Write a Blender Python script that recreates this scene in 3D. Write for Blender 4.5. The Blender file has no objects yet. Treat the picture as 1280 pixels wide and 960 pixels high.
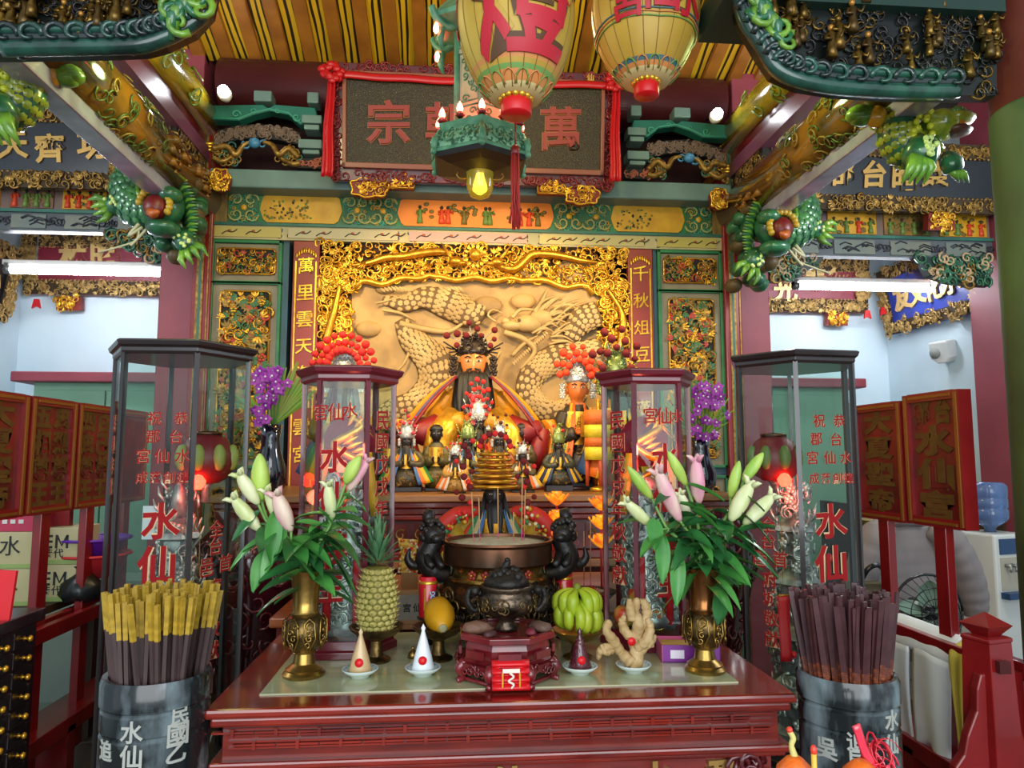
import bpy, math, random
from mathutils import Vector, Matrix
random.seed(7)
sc = bpy.context.scene
COL = sc.collection
PI = math.pi
R_ = math.radians

# ---------------------------------------------------------------- camera
CAM_H = 1.6; FPX = 904.0; PITCH = R_(5.7); YAW = R_(4.7)
cd = bpy.data.cameras.new('camera'); cam = bpy.data.objects.new('camera', cd); COL.objects.link(cam)
cd.sensor_width = 36; cd.lens = 36 * FPX / 1280; cd.clip_start = .05; cd.clip_end = 60
cam.location = (0, 0, CAM_H)
cam.rotation_euler = (PI / 2 + PITCH, 0, -YAW)
sc.camera = cam

# ---------------------------------------------------------------- light and exposure
sc.view_settings.view_transform = 'Standard'; sc.view_settings.look = 'None'
sc.view_settings.gamma = 1; sc.view_settings.use_curve_mapping = False
sc.view_settings.exposure = 0.92
sc.cycles.use_denoising = True
sc.cycles.transparent_max_bounces = 32
sc.cycles.max_bounces = 8
sc.cycles.caustics_reflective = False; sc.cycles.caustics_refractive = False
sc.cycles.sample_clamp_indirect = 6
w = bpy.data.worlds.new('hall_surroundings'); sc.world = w; w.use_nodes = True
w.node_tree.nodes['Background'].inputs[0].default_value = (.80, .90, 1, 1)
w.node_tree.nodes['Background'].inputs[1].default_value = .5

def light(name, kind, loc, energy, color, target=None, size=.3, size_y=None, spot=None, blend=.6):
    ld = bpy.data.lights.new(name, kind); ld.energy = energy; ld.color = color
    if kind == 'AREA':
        ld.size = size
        if size_y: ld.shape = 'RECTANGLE'; ld.size_y = size_y
    else: ld.shadow_soft_size = size
    if spot: ld.spot_size = R_(spot); ld.spot_blend = blend
    o = bpy.data.objects.new(name, ld); COL.objects.link(o); o.location = loc
    if target:
        d = Vector(target) - Vector(loc); o.rotation_euler = d.to_track_quat('-Z', 'Y').to_euler()
    return o
# daylight through the open front of the hall, behind the camera
light('daylight_front', 'AREA', (.15, -2.6, 2.3), 130, (.93, .97, 1), (.15, 3, 1.2), 5.0, 3.4)
# warm lamps of the altar: ceiling lamps in front of the plaque and two altar spots
light('altar_lamp_left', 'SPOT', (-.75, 3.55, 3.05), 52, (1, .68, .32), (.05, 4.7, 2.15), .06, spot=95)
light('altar_lamp_right', 'SPOT', (1.05, 3.55, 3.05), 52, (1, .68, .32), (.25, 4.7, 2.15), .06, spot=95)
light('altar_lamp_low', 'SPOT', (.15, 3.05, 2.5), 30, (1, .74, .42), (.15, 4.0, 1.6), .05, spot=80)
light('bay_fill_right', 'POINT', (3.0, 3.2, 3.1), 42, (.95, .98, 1), size=.25)  # unseen fill added to brighten the shaded right bay and trousers
light('bay_fill_left', 'POINT', (-2.9, 3.2, 3.1), 24, (.95, .98, 1), size=.25)  # matching unseen fill added for the left bay
light('ceiling_lamp', 'POINT', (.4, 3.5, 3.75), 14, (1, .78, .35), size=.12)
light('ceiling_lamp_left', 'POINT', (-1.0, 3.2, 3.75), 9, (1, .9, .4), size=.12)
light('bracket_lamp_left', 'POINT', (-1.25, 3.2, 3.3), 5, (.7, 1, .35), size=.08)
light('bracket_lamp_right', 'POINT', (1.45, 3.2, 3.4), 6, (.7, 1, .35), size=.08)
light('pillar_lamp_right', 'SPOT', (1.0, 1.7, 2.9), 12, (.5, 1, .35), (2.2, 2.5, 2.75), .06, spot=50)

# ---------------------------------------------------------------- pixel to world, mesh builder, tags
_F = Vector((math.sin(YAW) * math.cos(PITCH), math.cos(YAW) * math.cos(PITCH), math.sin(PITCH)))
_R = Vector((math.cos(YAW), -math.sin(YAW), 0)); _U = _R.cross(_F)
def _ray(px, py): return _F + _R * ((px - 640) / FPX) + _U * ((480 - py) / FPX)
def at(px, py, Y):
    d = _ray(px, py); t = Y / d.y; return Vector((d.x * t, Y, CAM_H + d.z * t))
def atz(px, py, Z):
    d = _ray(px, py); t = (Z - CAM_H) / d.z; return Vector((d.x * t, d.y * t, Z))

def T(x=0, y=0, z=0, rx=0, ry=0, rz=0, s=1):
    m = Matrix.Translation((x, y, z)) @ Matrix.Rotation(rz, 4, 'Z') @ Matrix.Rotation(ry, 4, 'Y') @ Matrix.Rotation(rx, 4, 'X')
    if s != 1:
        m = m @ (Matrix.Diagonal((s, s, s, 1)) if not isinstance(s, tuple) else Matrix.Diagonal((*s, 1)))
    return m

class MB:
    def __init__(s): s.v = []; s.f = []; s.mi = []; s.sm = []; s.T = None
    def add(s, vs, fs, mi=0, sm=False):
        o = len(s.v)
        if s.T is not None:
            M_ = s.T; vs = [tuple(M_ @ Vector(v)) for v in vs]
        s.v.extend([tuple(v) for v in vs])
        for f in fs: s.f.append([i + o for i in f])
        if isinstance(mi, list): s.mi.extend(mi)
        else: s.mi.extend([mi] * len(fs))
        s.sm.extend([sm] * len(fs)); return s
    def box(s, x0, x1, y0, y1, z0, z1, mi=0):
        vs = [(x0, y0, z0), (x1, y0, z0), (x1, y1, z0), (x0, y1, z0), (x0, y0, z1), (x1, y0, z1), (x1, y1, z1), (x0, y1, z1)]
        return s.add(vs, [(0, 3, 2, 1), (4, 5, 6, 7), (0, 1, 5, 4), (1, 2, 6, 5), (2, 3, 7, 6), (3, 0, 4, 7)], mi)
    def cbox(s, c, d, mi=0):
        return s.box(c[0] - d[0] / 2, c[0] + d[0] / 2, c[1] - d[1] / 2, c[1] + d[1] / 2, c[2] - d[2] / 2, c[2] + d[2] / 2, mi)
    def bar(s, a, b, wx, wy=None, mi=0):           # square bar from a to b
        return s.tube([a, b], [(wx) * .7071, wx * .7071], 4, mi, sm=False, fl=(wy or wx) / wx, rot=PI / 4)
    def tube(s, pts, r, n=6, mi=0, sm=True, caps=True, fl=1, rot=0, ref=None):
        pts = [Vector(p) for p in pts]; k = len(pts)
        rs = r if isinstance(r, (list, tuple)) else [r] * k
        vs = []; fs = []; prev = None
        for i, p in enumerate(pts):
            t = (pts[min(i + 1, k - 1)] - pts[max(i - 1, 0)])
            if t.length < 1e-9: t = Vector((0, 0, 1))
            t.normalize()
            if prev is None:
                u = Vector(ref) if ref else (Vector((0, 0, 1)) if abs(t.z) < .9 else Vector((1, 0, 0)))
            else: u = prev
            u = u - t * u.dot(t)
            if u.length < 1e-6: u = Vector((1, 0, 0)) - t * t.x
            u.normalize(); prev = u; b = t.cross(u)
            for j in range(n):
                a = 2 * PI * j / n + rot
                vs.append(p + u * (math.cos(a) * rs[i]) + b * (math.sin(a) * rs[i] * fl))
        for i in range(k - 1):
            for j in range(n):
                j2 = (j + 1) % n
                fs.append((i * n + j, i * n + j2, (i + 1) * n + j2, (i + 1) * n + j))
        if caps: fs.append(tuple(range(n - 1, -1, -1))); fs.append(tuple((k - 1) * n + j for j in range(n)))
        return s.add(vs, fs, mi, sm)
    def cyl(s, a, b, r, r2=None, n=12, mi=0, sm=True): return s.tube([a, b], [r, r if r2 is None else r2], n, mi, sm)
    def lathe(s, prof, c=(0, 0, 0), n=24, mi=0, sm=True, sx=1, sy=1, rot=0, fn=None):
        vs = []; fs = []; ms = []
        for i, p in enumerate(prof):
            for j in range(n):
                a = 2 * PI * j / n + rot; r = p[0] * (fn(a, i) if fn else 1)
                vs.append((c[0] + r * math.cos(a) * sx, c[1] + r * math.sin(a) * sy, c[2] + p[1]))
        for i in range(len(prof) - 1):
            for j in range(n):
                j2 = (j + 1) % n
                fs.append((i * n + j, i * n + j2, (i + 1) * n + j2, (i + 1) * n + j)); ms.append(mi[i] if isinstance(mi, list) else mi)
        k = len(prof)
        if prof[0][0] > 1e-5: fs.append(tuple(range(n - 1, -1, -1))); ms.append(ms[0])
        if prof[-1][0] > 1e-5: fs.append(tuple((k - 1) * n + j for j in range(n))); ms.append(ms[-2] if len(ms) > 1 else ms[0])
        return s.add(vs, fs, ms, sm)
    def ball(s, c, r, n=8, m=6, mi=0, sm=True):
        rx, ry, rz = r if isinstance(r, tuple) else (r, r, r)
        vs = [(c[0], c[1], c[2] - rz)]; fs = []
        for i in range(1, m):
            t = -PI / 2 + PI * i / m
            for j in range(n):
                a = 2 * PI * j / n
                vs.append((c[0] + rx * math.cos(t) * math.cos(a), c[1] + ry * math.cos(t) * math.sin(a), c[2] + rz * math.sin(t)))
        vs.append((c[0], c[1], c[2] + rz)); L = len(vs) - 1
        for j in range(n):
            fs.append((0, 1 + (j + 1) % n, 1 + j)); fs.append((L, L - n + j, L - n + (j + 1) % n))
        for i in range(m - 2):
            for j in range(n):
                a = 1 + i * n
                fs.append((a + j, a + (j + 1) % n, a + n + (j + 1) % n, a + n + j))
        return s.add(vs, fs, mi, sm)
    def prism(s, poly, y0, y1, mi=0):              # outline in XZ, from y0 (front) to y1 (back)
        k = len(poly)
        ar = sum(poly[i][0] * poly[(i + 1) % k][1] - poly[(i + 1) % k][0] * poly[i][1] for i in range(k))
        if ar < 0: poly = poly[::-1]
        vs = [(p[0], y0, p[1]) for p in poly] + [(p[0], y1, p[1]) for p in poly]
        fs = [tuple(range(k)), tuple(range(2 * k - 1, k - 1, -1))]
        for i in range(k):
            j = (i + 1) % k; fs.append((j, i, i + k, j + k))
        return s.add(vs, fs, mi)
    def grid(s, fn, nu, nv, mi=0, sm=True, two=0, mfn=None):   # fn(u,v)->point
        vs = [fn(i / nu, j / nv) for j in range(nv + 1) for i in range(nu + 1)]; fs = []; ms = []
        for j in range(nv):
            for i in range(nu):
                a = j * (nu + 1) + i; fs.append((a, a + 1, a + nu + 2, a + nu + 1)); ms.append(mfn((i + .5) / nu, (j + .5) / nv) if mfn else mi)
        return s.add(vs, fs, ms, sm)
    def build(s, name, mats, parent=None, loc=None, bev=0, solid=0, sub=0, kind=None, label=None, sharp=0):
        me = bpy.data.meshes.new(name); me.from_pydata(s.v, [], s.f)
        if not isinstance(mats, (list, tuple)): mats = [mats]
        for m in mats: me.materials.append(m)
        me.polygons.foreach_set('material_index', s.mi); me.polygons.foreach_set('use_smooth', s.sm); me.update()
        if sharp: me.set_sharp_from_angle(angle=sharp)
        o = bpy.data.objects.new(name, me); COL.objects.link(o)
        if parent: o.parent = parent
        if loc is not None: o.location = loc
        if bev:
            b = o.modifiers.new('bevel', 'BEVEL'); b.width = bev; b.segments = 2; b.limit_method = 'ANGLE'; b.angle_limit = R_(40)
        if solid:
            b = o.modifiers.new('solid', 'SOLIDIFY'); b.thickness = solid; b.offset = 0
        if sub:
            b = o.modifiers.new('sub', 'SUBSURF'); b.levels = sub; b.render_levels = sub
        if kind: o['kind'] = kind
        if label: o['label'] = label
        return o

def tag(o, label, cat, group=None, kind=None):
    o['label'] = label; o['category'] = cat
    if group: o['group'] = group
    if kind: o['kind'] = kind
    return o
def thing(name, label, cat, loc=(0, 0, 0), rz=0, group=None):
    o = bpy.data.objects.new(name, None); COL.objects.link(o); o.location = loc; o.rotation_euler = (0, 0, rz)
    o.empty_display_size = .05
    return tag(o, label, cat, group)
def struct(mb, name, mats, parent=None, **k):
    o = mb.build(name, mats, parent, **k)
    if not parent: o['kind'] = 'structure'
    return o
def dup(root, loc=None, rz=None, label=None, scale=None):
    r = root.copy(); COL.objects.link(r)
    if loc is not None: r.location = loc
    if rz is not None: r.rotation_euler[2] = rz
    if label: r['label'] = label
    if scale: r.scale = (scale,) * 3
    for ch in list(root.children):
        c = ch.copy(); COL.objects.link(c); c.parent = r
        for g in list(ch.children):
            d = g.copy(); COL.objects.link(d); d.parent = c
    return r

# ---------------------------------------------------------------- materials
def hexlin(h):
    h = h.lstrip('#'); c = [int(h[i:i + 2], 16) / 255 for i in (0, 2, 4)]
    return tuple((x / 12.92 if x <= .04045 else ((x + .055) / 1.055) ** 2.4) for x in c) + (1,)
_mats = {}
def M(key, col, rough=.5, metal=0, col2=None, nscale=8, stretch=None, bump=0, bscale=40, emit=0, coat=0, ramp=(.35, .65), tex='noise', sss=0, trans=0):
    if key in _mats: return _mats[key]
    m = bpy.data.materials.new(key); m.use_nodes = True; nt = m.node_tree; b = nt.nodes['Principled BSDF']
    b.inputs['Base Color'].default_value = hexlin(col); b.inputs['Roughness'].default_value = rough; b.inputs['Metallic'].default_value = metal
    if coat: b.inputs['Coat Weight'].default_value = coat; b.inputs['Coat Roughness'].default_value = .08
    if sss: b.inputs['Subsurface Weight'].default_value = sss; b.inputs['Subsurface Radius'].default_value = (.02, .012, .006)
    if trans: b.inputs['Transmission Weight'].default_value = trans
    if col2 or bump:
        tc = nt.nodes.new('ShaderNodeTexCoord'); mp = nt.nodes.new('ShaderNodeMapping'); nt.links.new(tc.outputs['Object'], mp.inputs['Vector'])
        if stretch: mp.inputs['Scale'].default_value = stretch
    if col2:
        if tex == 'wave':
            n = nt.nodes.new('ShaderNodeTexWave'); n.inputs['Scale'].default_value = nscale; n.inputs['Distortion'].default_value = 6; n.inputs['Detail'].default_value = 3; out = n.outputs['Fac']
        elif tex == 'voronoi':
            n = nt.nodes.new('ShaderNodeTexVoronoi'); n.inputs['Scale'].default_value = nscale; out = n.outputs['Distance']
        else:
            n = nt.nodes.new('ShaderNodeTexNoise'); n.inputs['Scale'].default_value = nscale; n.inputs['Detail'].default_value = 5; out = n.outputs['Fac']
        nt.links.new(mp.outputs[0], n.inputs['Vector'])
        r = nt.nodes.new('ShaderNodeValToRGB'); r.color_ramp.elements[0].position = ramp[0]; r.color_ramp.elements[1].position = ramp[1]
        r.color_ramp.elements[0].color = hexlin(col); r.color_ramp.elements[1].color = hexlin(col2)
        nt.links.new(out, r.inputs[0]); nt.links.new(r.outputs[0], b.inputs['Base Color'])
        if emit: nt.links.new(r.outputs[0], b.inputs['Emission Color'])
    if bump:
        n2 = nt.nodes.new('ShaderNodeTexNoise'); n2.inputs['Scale'].default_value = bscale; n2.inputs['Detail'].default_value = 4
        nt.links.new(mp.outputs[0], n2.inputs['Vector'])
        bp = nt.nodes.new('ShaderNodeBump'); bp.inputs['Strength'].default_value = bump; bp.inputs['Distance'].default_value = .01
        nt.links.new(n2.outputs['Fac'], bp.inputs['Height']); nt.links.new(bp.outputs[0], b.inputs['Normal'])
    if emit:
        if not col2: b.inputs['Emission Color'].default_value = hexlin(col)
        b.inputs['Emission Strength'].default_value = emit
    _mats[key] = m; return m
def glass(key, tint='#f4fbf8', refl=1.0):
    if key in _mats: return _mats[key]
    m = bpy.data.materials.new(key); m.use_nodes = True; nt = m.node_tree; nt.nodes.clear()
    o = nt.nodes.new('ShaderNodeOutputMaterial'); t = nt.nodes.new('ShaderNodeBsdfTransparent'); g = nt.nodes.new('ShaderNodeBsdfGlossy')
    t.inputs[0].default_value = hexlin(tint); g.inputs['Roughness'].default_value = .02
    fr = nt.nodes.new('ShaderNodeLayerWeight'); fr.inputs[0].default_value = .5
    pw = nt.nodes.new('ShaderNodeMath'); pw.operation = 'POWER'; pw.inputs[1].default_value = 4; nt.links.new(fr.outputs['Facing'], pw.inputs[0])
    mu = nt.nodes.new('ShaderNodeMath'); mu.operation = 'MULTIPLY_ADD'; mu.inputs[1].default_value = .45 * refl; mu.inputs[2].default_value = .022 * refl
    nt.links.new(pw.outputs[0], mu.inputs[0])
    mx = nt.nodes.new('ShaderNodeMixShader'); nt.links.new(mu.outputs[0], mx.inputs[0]); nt.links.new(t.outputs[0], mx.inputs[1]); nt.links.new(g.outputs[0], mx.inputs[2])
    nt.links.new(mx.outputs[0], o.inputs[0]); _mats[key] = m; return m

GOLD = M('gold_leaf', '#d9a032', .32, .75, '#b87a1a', 30)
GOLD2 = M('bright_gold', '#f0b93e', .3, .7, '#cc8f22', 25)
OGOLD = M('old_gold', '#a5803c', .45, .6, '#6e5020', 30)
BRASS = M('aged_brass', '#b08f4a', .3, .9, '#7f6430', 14, bump=.15, bscale=30)
DBRASS = M('dark_brass', '#7d6438', .38, .85, '#3b2f1c', 20, bump=.3, bscale=60)
BRONZE = M('dark_bronze', '#7a5c38', .38, .8, '#3c2c1e', 10, bump=.25, bscale=40)
BLACKM = M('blackened_bronze', '#2a2622', .5, .5, '#15120f', 18, bump=.5, bscale=50)
RED = M('red_lacquer', '#8e1a1c', .3, 0, '#7a1416', 5, coat=.3)
DRED = M('dark_red_lacquer', '#5e1416', .28, 0, '#461010', 6, coat=.4)
WOODR = M('polished_rosewood', '#8c2618', .18, 0, '#5e1410', 5, (1, 8, 8), coat=.6)
MAROON = M('maroon_paint', '#93404c', .5, 0, '#863844', 3)
DARK = M('dark_recess', '#15110f', .7)
BLACK = M('black_lacquer', '#101014', .25, 0, coat=.4)
TEAL = M('teal_paint', '#2f6a58', .45, 0, '#28564c', 6)
GREEN = M('green_paint', '#2c7a45', .45, 0, '#22643a', 8)
JADE = M('pale_jade_paint', '#3f9a80', .45)
BLUEG = M('blue_grey_paint', '#3f6270', .5, 0, '#37535c', 6)
GREYG = M('grey_green_paint', '#6b8780', .45, 0, '#5c7570', 4)
TAUPE = M('taupe_paint', '#8d7f63', .5, 0, '#7c7058', 4)
CREAM = M('cream_paint', '#ddd0a0', .5)
ORANGE = M('orange_paint', '#d9791c', .45)
YELLOW = M('yellow_paint', '#cf9b22', .45, 0, '#b98518', 10)
WHITE = M('white_paint', '#e6e4dd', .5)
SILVER = M('silver_filigree', '#dcdcd4', .3, .55, '#a8a8a0', 40)
PEWTER = M('pewter', '#b4b6b2', .35, .6, '#74787a', 30)
BRED = M('bright_red', '#d4161c', .4)
PRED = M('pompom_red', '#d8241e', .8)
DPOM = M('pompom_dark_red', '#6a0f12', .85)
GLASS = glass('clear_glass', '#f3faf7', 1.0)
SKINB = M('black_face', '#1d1612', .45)
BLUE = M('blue_paint', '#2c4f8e', .45)
PINK = M('pink_paint', '#d27a8c', .5)
LGREEN = M('light_green_glaze', '#7fae3a', .3, 0, '#4b7a2c', 14, coat=.4)
DGREEN = M('dark_green_glaze', '#1f4a34', .3, 0, '#2f7048', 16, coat=.4)

# ---------------------------------------------------------------- writing: glyph meshes from the built-in font
_gl = {}
def glyph(ch, off=0.02, ext=.06):
    k = (ch, off, ext)
    if k in _gl: return _gl[k]
    cu = bpy.data.curves.new('glyph', 'FONT'); cu.body = ch; cu.extrude = ext; cu.offset = off; cu.resolution_u = 2
    o = bpy.data.objects.new('glyph', cu); COL.objects.link(o)
    dg = bpy.context.evaluated_depsgraph_get(); dg.update()
    me = bpy.data.meshes.new_from_object(o.evaluated_get(dg))
    vs = [tuple(v.co) for v in me.vertices]; fs = [tuple(p.vertices) for p in me.polygons]
    bpy.data.objects.remove(o); bpy.data.curves.remove(cu); bpy.data.meshes.remove(me)
    if vs:
        x0 = min(v[0] for v in vs); x1 = max(v[0] for v in vs); y0 = min(v[1] for v in vs); y1 = max(v[1] for v in vs)
        cx, cy = (x0 + x1) / 2, (y0 + y1) / 2; h = max(x1 - x0, y1 - y0)
        vs = [((v[0] - cx) / h, -v[2] / h, (v[1] - cy) / h) for v in vs]
    _gl[k] = (vs, fs); return _gl[k]
def fine_glyph(ch, off, step=.05):                  # glyph cut into small triangles so that it can wrap a curved surface
    import bmesh
    vs, fs = glyph(ch, off); bm = bmesh.new(); V = [bm.verts.new(v) for v in vs]
    for f in fs:
        try: bm.faces.new([V[i] for i in f])
        except ValueError: pass
    for _ in range(5):
        bmesh.ops.triangulate(bm, faces=[f for f in bm.faces if len(f.verts) > 3])
        es = [e for e in bm.edges if e.calc_length() > step]
        if not es: break
        bmesh.ops.subdivide_edges(bm, edges=es, cuts=1)
    bmesh.ops.triangulate(bm, faces=bm.faces[:]); bm.verts.index_update()
    r = ([tuple(v.co) for v in bm.verts], [tuple(v.index for v in f.verts) for f in bm.faces]); bm.free(); return r
def put(mb, ch, M_, size, mi=0, off=.02, depth=.05, shear=0, wide=1):
    vs, fs = glyph(ch, off); old = mb.T
    mb.T = M_ if old is None else old @ M_
    mb.add([(v[0] * size * wide, v[1] * depth * size / .06, (v[2] + v[0] * shear) * size) for v in vs], fs, mi)
    mb.T = old

# ---------------------------------------------------------------- carving elements (local u = X, out = -Y, v = Z)
def curl(mb, u, v, r, mi=0, turns=1.3, th=.16, out=0, a0=None, flip=1, n=11):
    a0 = random.uniform(0, 2 * PI) if a0 is None else a0; pts = []; rs = []
    for i in range(n + 1):
        t = i / n; rr = r * (1 - .82 * t); a = a0 + flip * turns * 2 * PI * t
        pts.append((u + rr * math.cos(a), -out - r * .3 * math.sin(t * PI), v + rr * math.sin(a))); rs.append(r * th * (1.05 - .55 * t))
    mb.tube(pts, rs, 5, mi)
def leaf(mb, u, v, L, wd, a, mi=0, out=0):
    c, s = math.cos(a), math.sin(a)
    def P(x, y, o): return (u + x * c - y * s, -out - o, v + x * s + y * c)
    vs = [P(0, 0, 0), P(L * .45, wd / 2, L * .05), P(L * .5, 0, L * .22), P(L * .45, -wd / 2, L * .05), P(L, 0, L * .05)]
    mb.add(vs, [(0, 2, 1), (0, 3, 2), (1, 2, 4), (2, 3, 4)], mi, True)
def flower(mb, u, v, r, mi=0, mc=1, out=0, n=5):
    for k in range(n):
        a = 2 * PI * k / n + .3
        mb.ball((u + r * .6 * math.cos(a), -out, v + r * .6 * math.sin(a)), (r * .48, r * .3, r * .48), 6, 4, mi)
    mb.ball((u, -out - r * .25, v), r * .3, 6, 4, mc)
def figure(mb, u, v, h, mrobe, mskin, out=0, arm=1):
    mb.ball((u, -out, v + h * .9), h * .1, 6, 5, mskin)
    mb.lathe([(h * .17, 0), (h * .15, h * .25), (h * .1, h * .5), (h * .13, h * .7), (h * .05, h * .8)], (u, -out, v), 7, mrobe)
    mb.tube([(u - h * .12, -out, v + h * .7), (u - h * .22 * arm, -out - h * .1, v + h * .5), (u - h * .05, -out - h * .16, v + h * .48)], [h * .06, h * .06, h * .04], 5, mrobe)
    mb.tube([(u + h * .12, -out, v + h * .7), (u + h * .25, -out - h * .08, v + h * .58), (u + h * .3 * arm, -out - h * .14, v + h * .75)], [h * .06, h * .06, h * .03], 5, mrobe)
def fill_carving(mb, x0, x1, z0, z1, n, size, mats, inside=None, out=0, kinds='ccclbf'):
    for k in range(n):
        u = random.uniform(x0, x1); v = random.uniform(z0, z1)
        if inside and not inside(u, v): continue
        s = size * random.uniform(.6, 1.25); mi = random.choice(mats); o = out + random.uniform(0, size * .4); q = random.choice(kinds)
        if q == 'c': curl(mb, u, v, s, mi, random.uniform(.8, 1.4), random.uniform(.15, .26), o, None, random.choice((-1, 1)))
        elif q == 'l':
            a = random.uniform(0, 6.28)
            for d in (-.5, 0, .5): leaf(mb, u, v, s * 1.5, s * .6, a + d, mi, o)
        elif q == 'b': mb.ball((u, -o, v), s * .3, 6, 4, mi)
        elif q == 'f': flower(mb, u, v, s * .7, mi, random.choice(mats), o)
        elif q == 'h': figure(mb, u, v - s, s * 2.2, mi, random.choice(mats), o)
def bez(pts, n=8):                                  # Catmull-Rom through points
    P = [Vector(p) for p in pts]; out = []
    for i in range(len(P) - 1):
        a = P[max(i - 1, 0)]; b = P[i]; c = P[i + 1]; d = P[min(i + 2, len(P) - 1)]
        for k in range(n):
            t = k / n
            out.append(.5 * ((2 * b) + (c - a) * t + (2 * a - 5 * b + 4 * c - d) * t * t + (3 * b - a - 3 * c + d) * t ** 3))
    out.append(P[-1]); return out
def lerp_list(vals, n):
    out = []
    for i in range(n):
        t = i / (n - 1) * (len(vals) - 1); k = min(int(t), len(vals) - 2); out.append(vals[k] + (vals[k + 1] - vals[k]) * (t - k))
    return out
# ================================================================ STRUCTURE
AX = .15                                             # hall axis
PALE = M('pale_blue_wall', '#cfe2ea', .7, 0, '#c3d8e2', 1.5)
PALEL = M('pale_grey_wall', '#c4d6dc', .7)
FLOORM = M('brown_floor_joint', '#3c3430', .6)
TILE = M('brown_floor_tile', '#6b5a4c', .35, 0, '#5a4a3e', 4)
b = MB(); b.box(-4.4, 4.8, -3, 7, -.12, -.012); fl = struct(b, 'floor', FLOORM)
tm = None
for i in range(15):
    for j in range(12):
        x = -4.2 + i * .6; y = .3 + j * .55
        if tm is None:
            b = MB(); b.box(-.296, .296, -.271, .271, -.014, 0); o = b.build('floor_tile', TILE, fl, bev=.003); tm = o
        else: o = tm.copy(); COL.objects.link(o)
        o.location = (x, y, 0)
b = MB(); b.box(-3.9, 4.3, 6.5, 6.6, 0, 4.9); struct(b, 'wall_back', PALE)
b = MB(); b.box(-3.86, -3.74, .8, 6.5, 0, 4.9); struct(b, 'wall_left', PALE)
b = MB(); b.box(4.12, 4.24, .8, 6.5, 0, 4.9); struct(b, 'wall_right', PALE)
b = MB(); b.box(-3.9, 4.3, -.4, 6.6, 5.42, 5.5); ceil = struct(b, 'ceiling', M('dark_ceiling', '#3a2a1c', .8))
# sloping ceiling boards and rafters, running down to the purlin behind the plaque
PLY = M('yellow_grained_board', '#d3a61d', .5, 0, '#2a1a08', .8, (9, 1.3, 1), ramp=(.66, .74), tex='wave')
RAF = M('orange_brown_rafter', '#a0641e', .5, 0, '#865016', 6)
def slope(x0, x1, th, nm, mat):
    b = MB(); s = .32; ya, yb = 4.98, 1.9; za = 4.36
    vs = []
    for (y, z) in ((ya, za), (yb, za + (ya - yb) * s)):
        vs += [(x0, y, z), (x1, y, z), (x1, y, z + th), (x0, y, z + th)]
    b.add(vs, [(0, 1, 2, 3), (7, 6, 5, 4), (0, 4, 5, 1), (1, 5, 6, 2), (2, 6, 7, 3), (3, 7, 4, 0)])
    return b.build(nm, mat, ceil)
for i in range(26):
    x = -2.3 + i * .19
    slope(x, x + .125, .02, 'ceiling_board', PLY)
    b = slope(x + .115, x + .20, -.045, 'rafter', RAF)
b = MB(); b.box(-3.74, -2.3, 1.9, 6.5, 4.42, 4.46); b.box(2.64, 4.12, 1.9, 6.5, 4.42, 4.46); b.build('side_ceiling_board', M('dark_brown_board', '#30241c', .8), ceil)
# upper back wall above the altar screen
b = MB(); b.box(-1.95, 2.25, 5.22, 5.3, 0, 4.9); struct(b, 'wall_altar', M('dark_red_wall', '#3a1414', .7))

# ---------------------------------------------------------------- round purlin, tie beam, lintels
PURL = M('dark_red_beam', '#4e1c1e', .4, 0, '#5b2020', 3)
b = MB(); b.tube([(-1.62, 5.0, 4.17), (1.95, 5.0, 4.17)], .2, 20); tag(b.build('roof_purlin', PURL), 'thick dark red round purlin under the yellow ceiling boards', 'beam')
YF = 4.72
zt0, zt1 = at(350, 235, YF).z, at(350, 212, YF).z
b = MB(); b.box(-1.6, 1.92, YF, YF + .2, zt0, zt1); o = b.build('tie_beam', GREYG, bev=.012); tag(o, 'plain grey green tie beam under the red plaque', 'beam')
YL = 4.88
lint = thing('painted_lintel', 'yellow and green painted lintel with scroll panels above the gold carved frame', 'beam', (AX, YL, 3.05))
def LX(px): return at(px, 270, YL).x - AX
b = MB(); b.box(LX(262), LX(907), 0, .3, .105, .335); b.build('lintel_board', GREEN, lint)
b = MB(); b.box(LX(262), LX(907), -.015, .3, 0, .095); b.build('lower_strip', M('strip_cream', '#b9a878', .5, 0, '#9a9470', 4), lint)
b = MB(); b.box(LX(262), LX(907), -.03, .02, .093, .112); b.box(LX(262), LX(907), -.03, .02, .325, .345); b.build('green_moulding', TEAL, lint)
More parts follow.
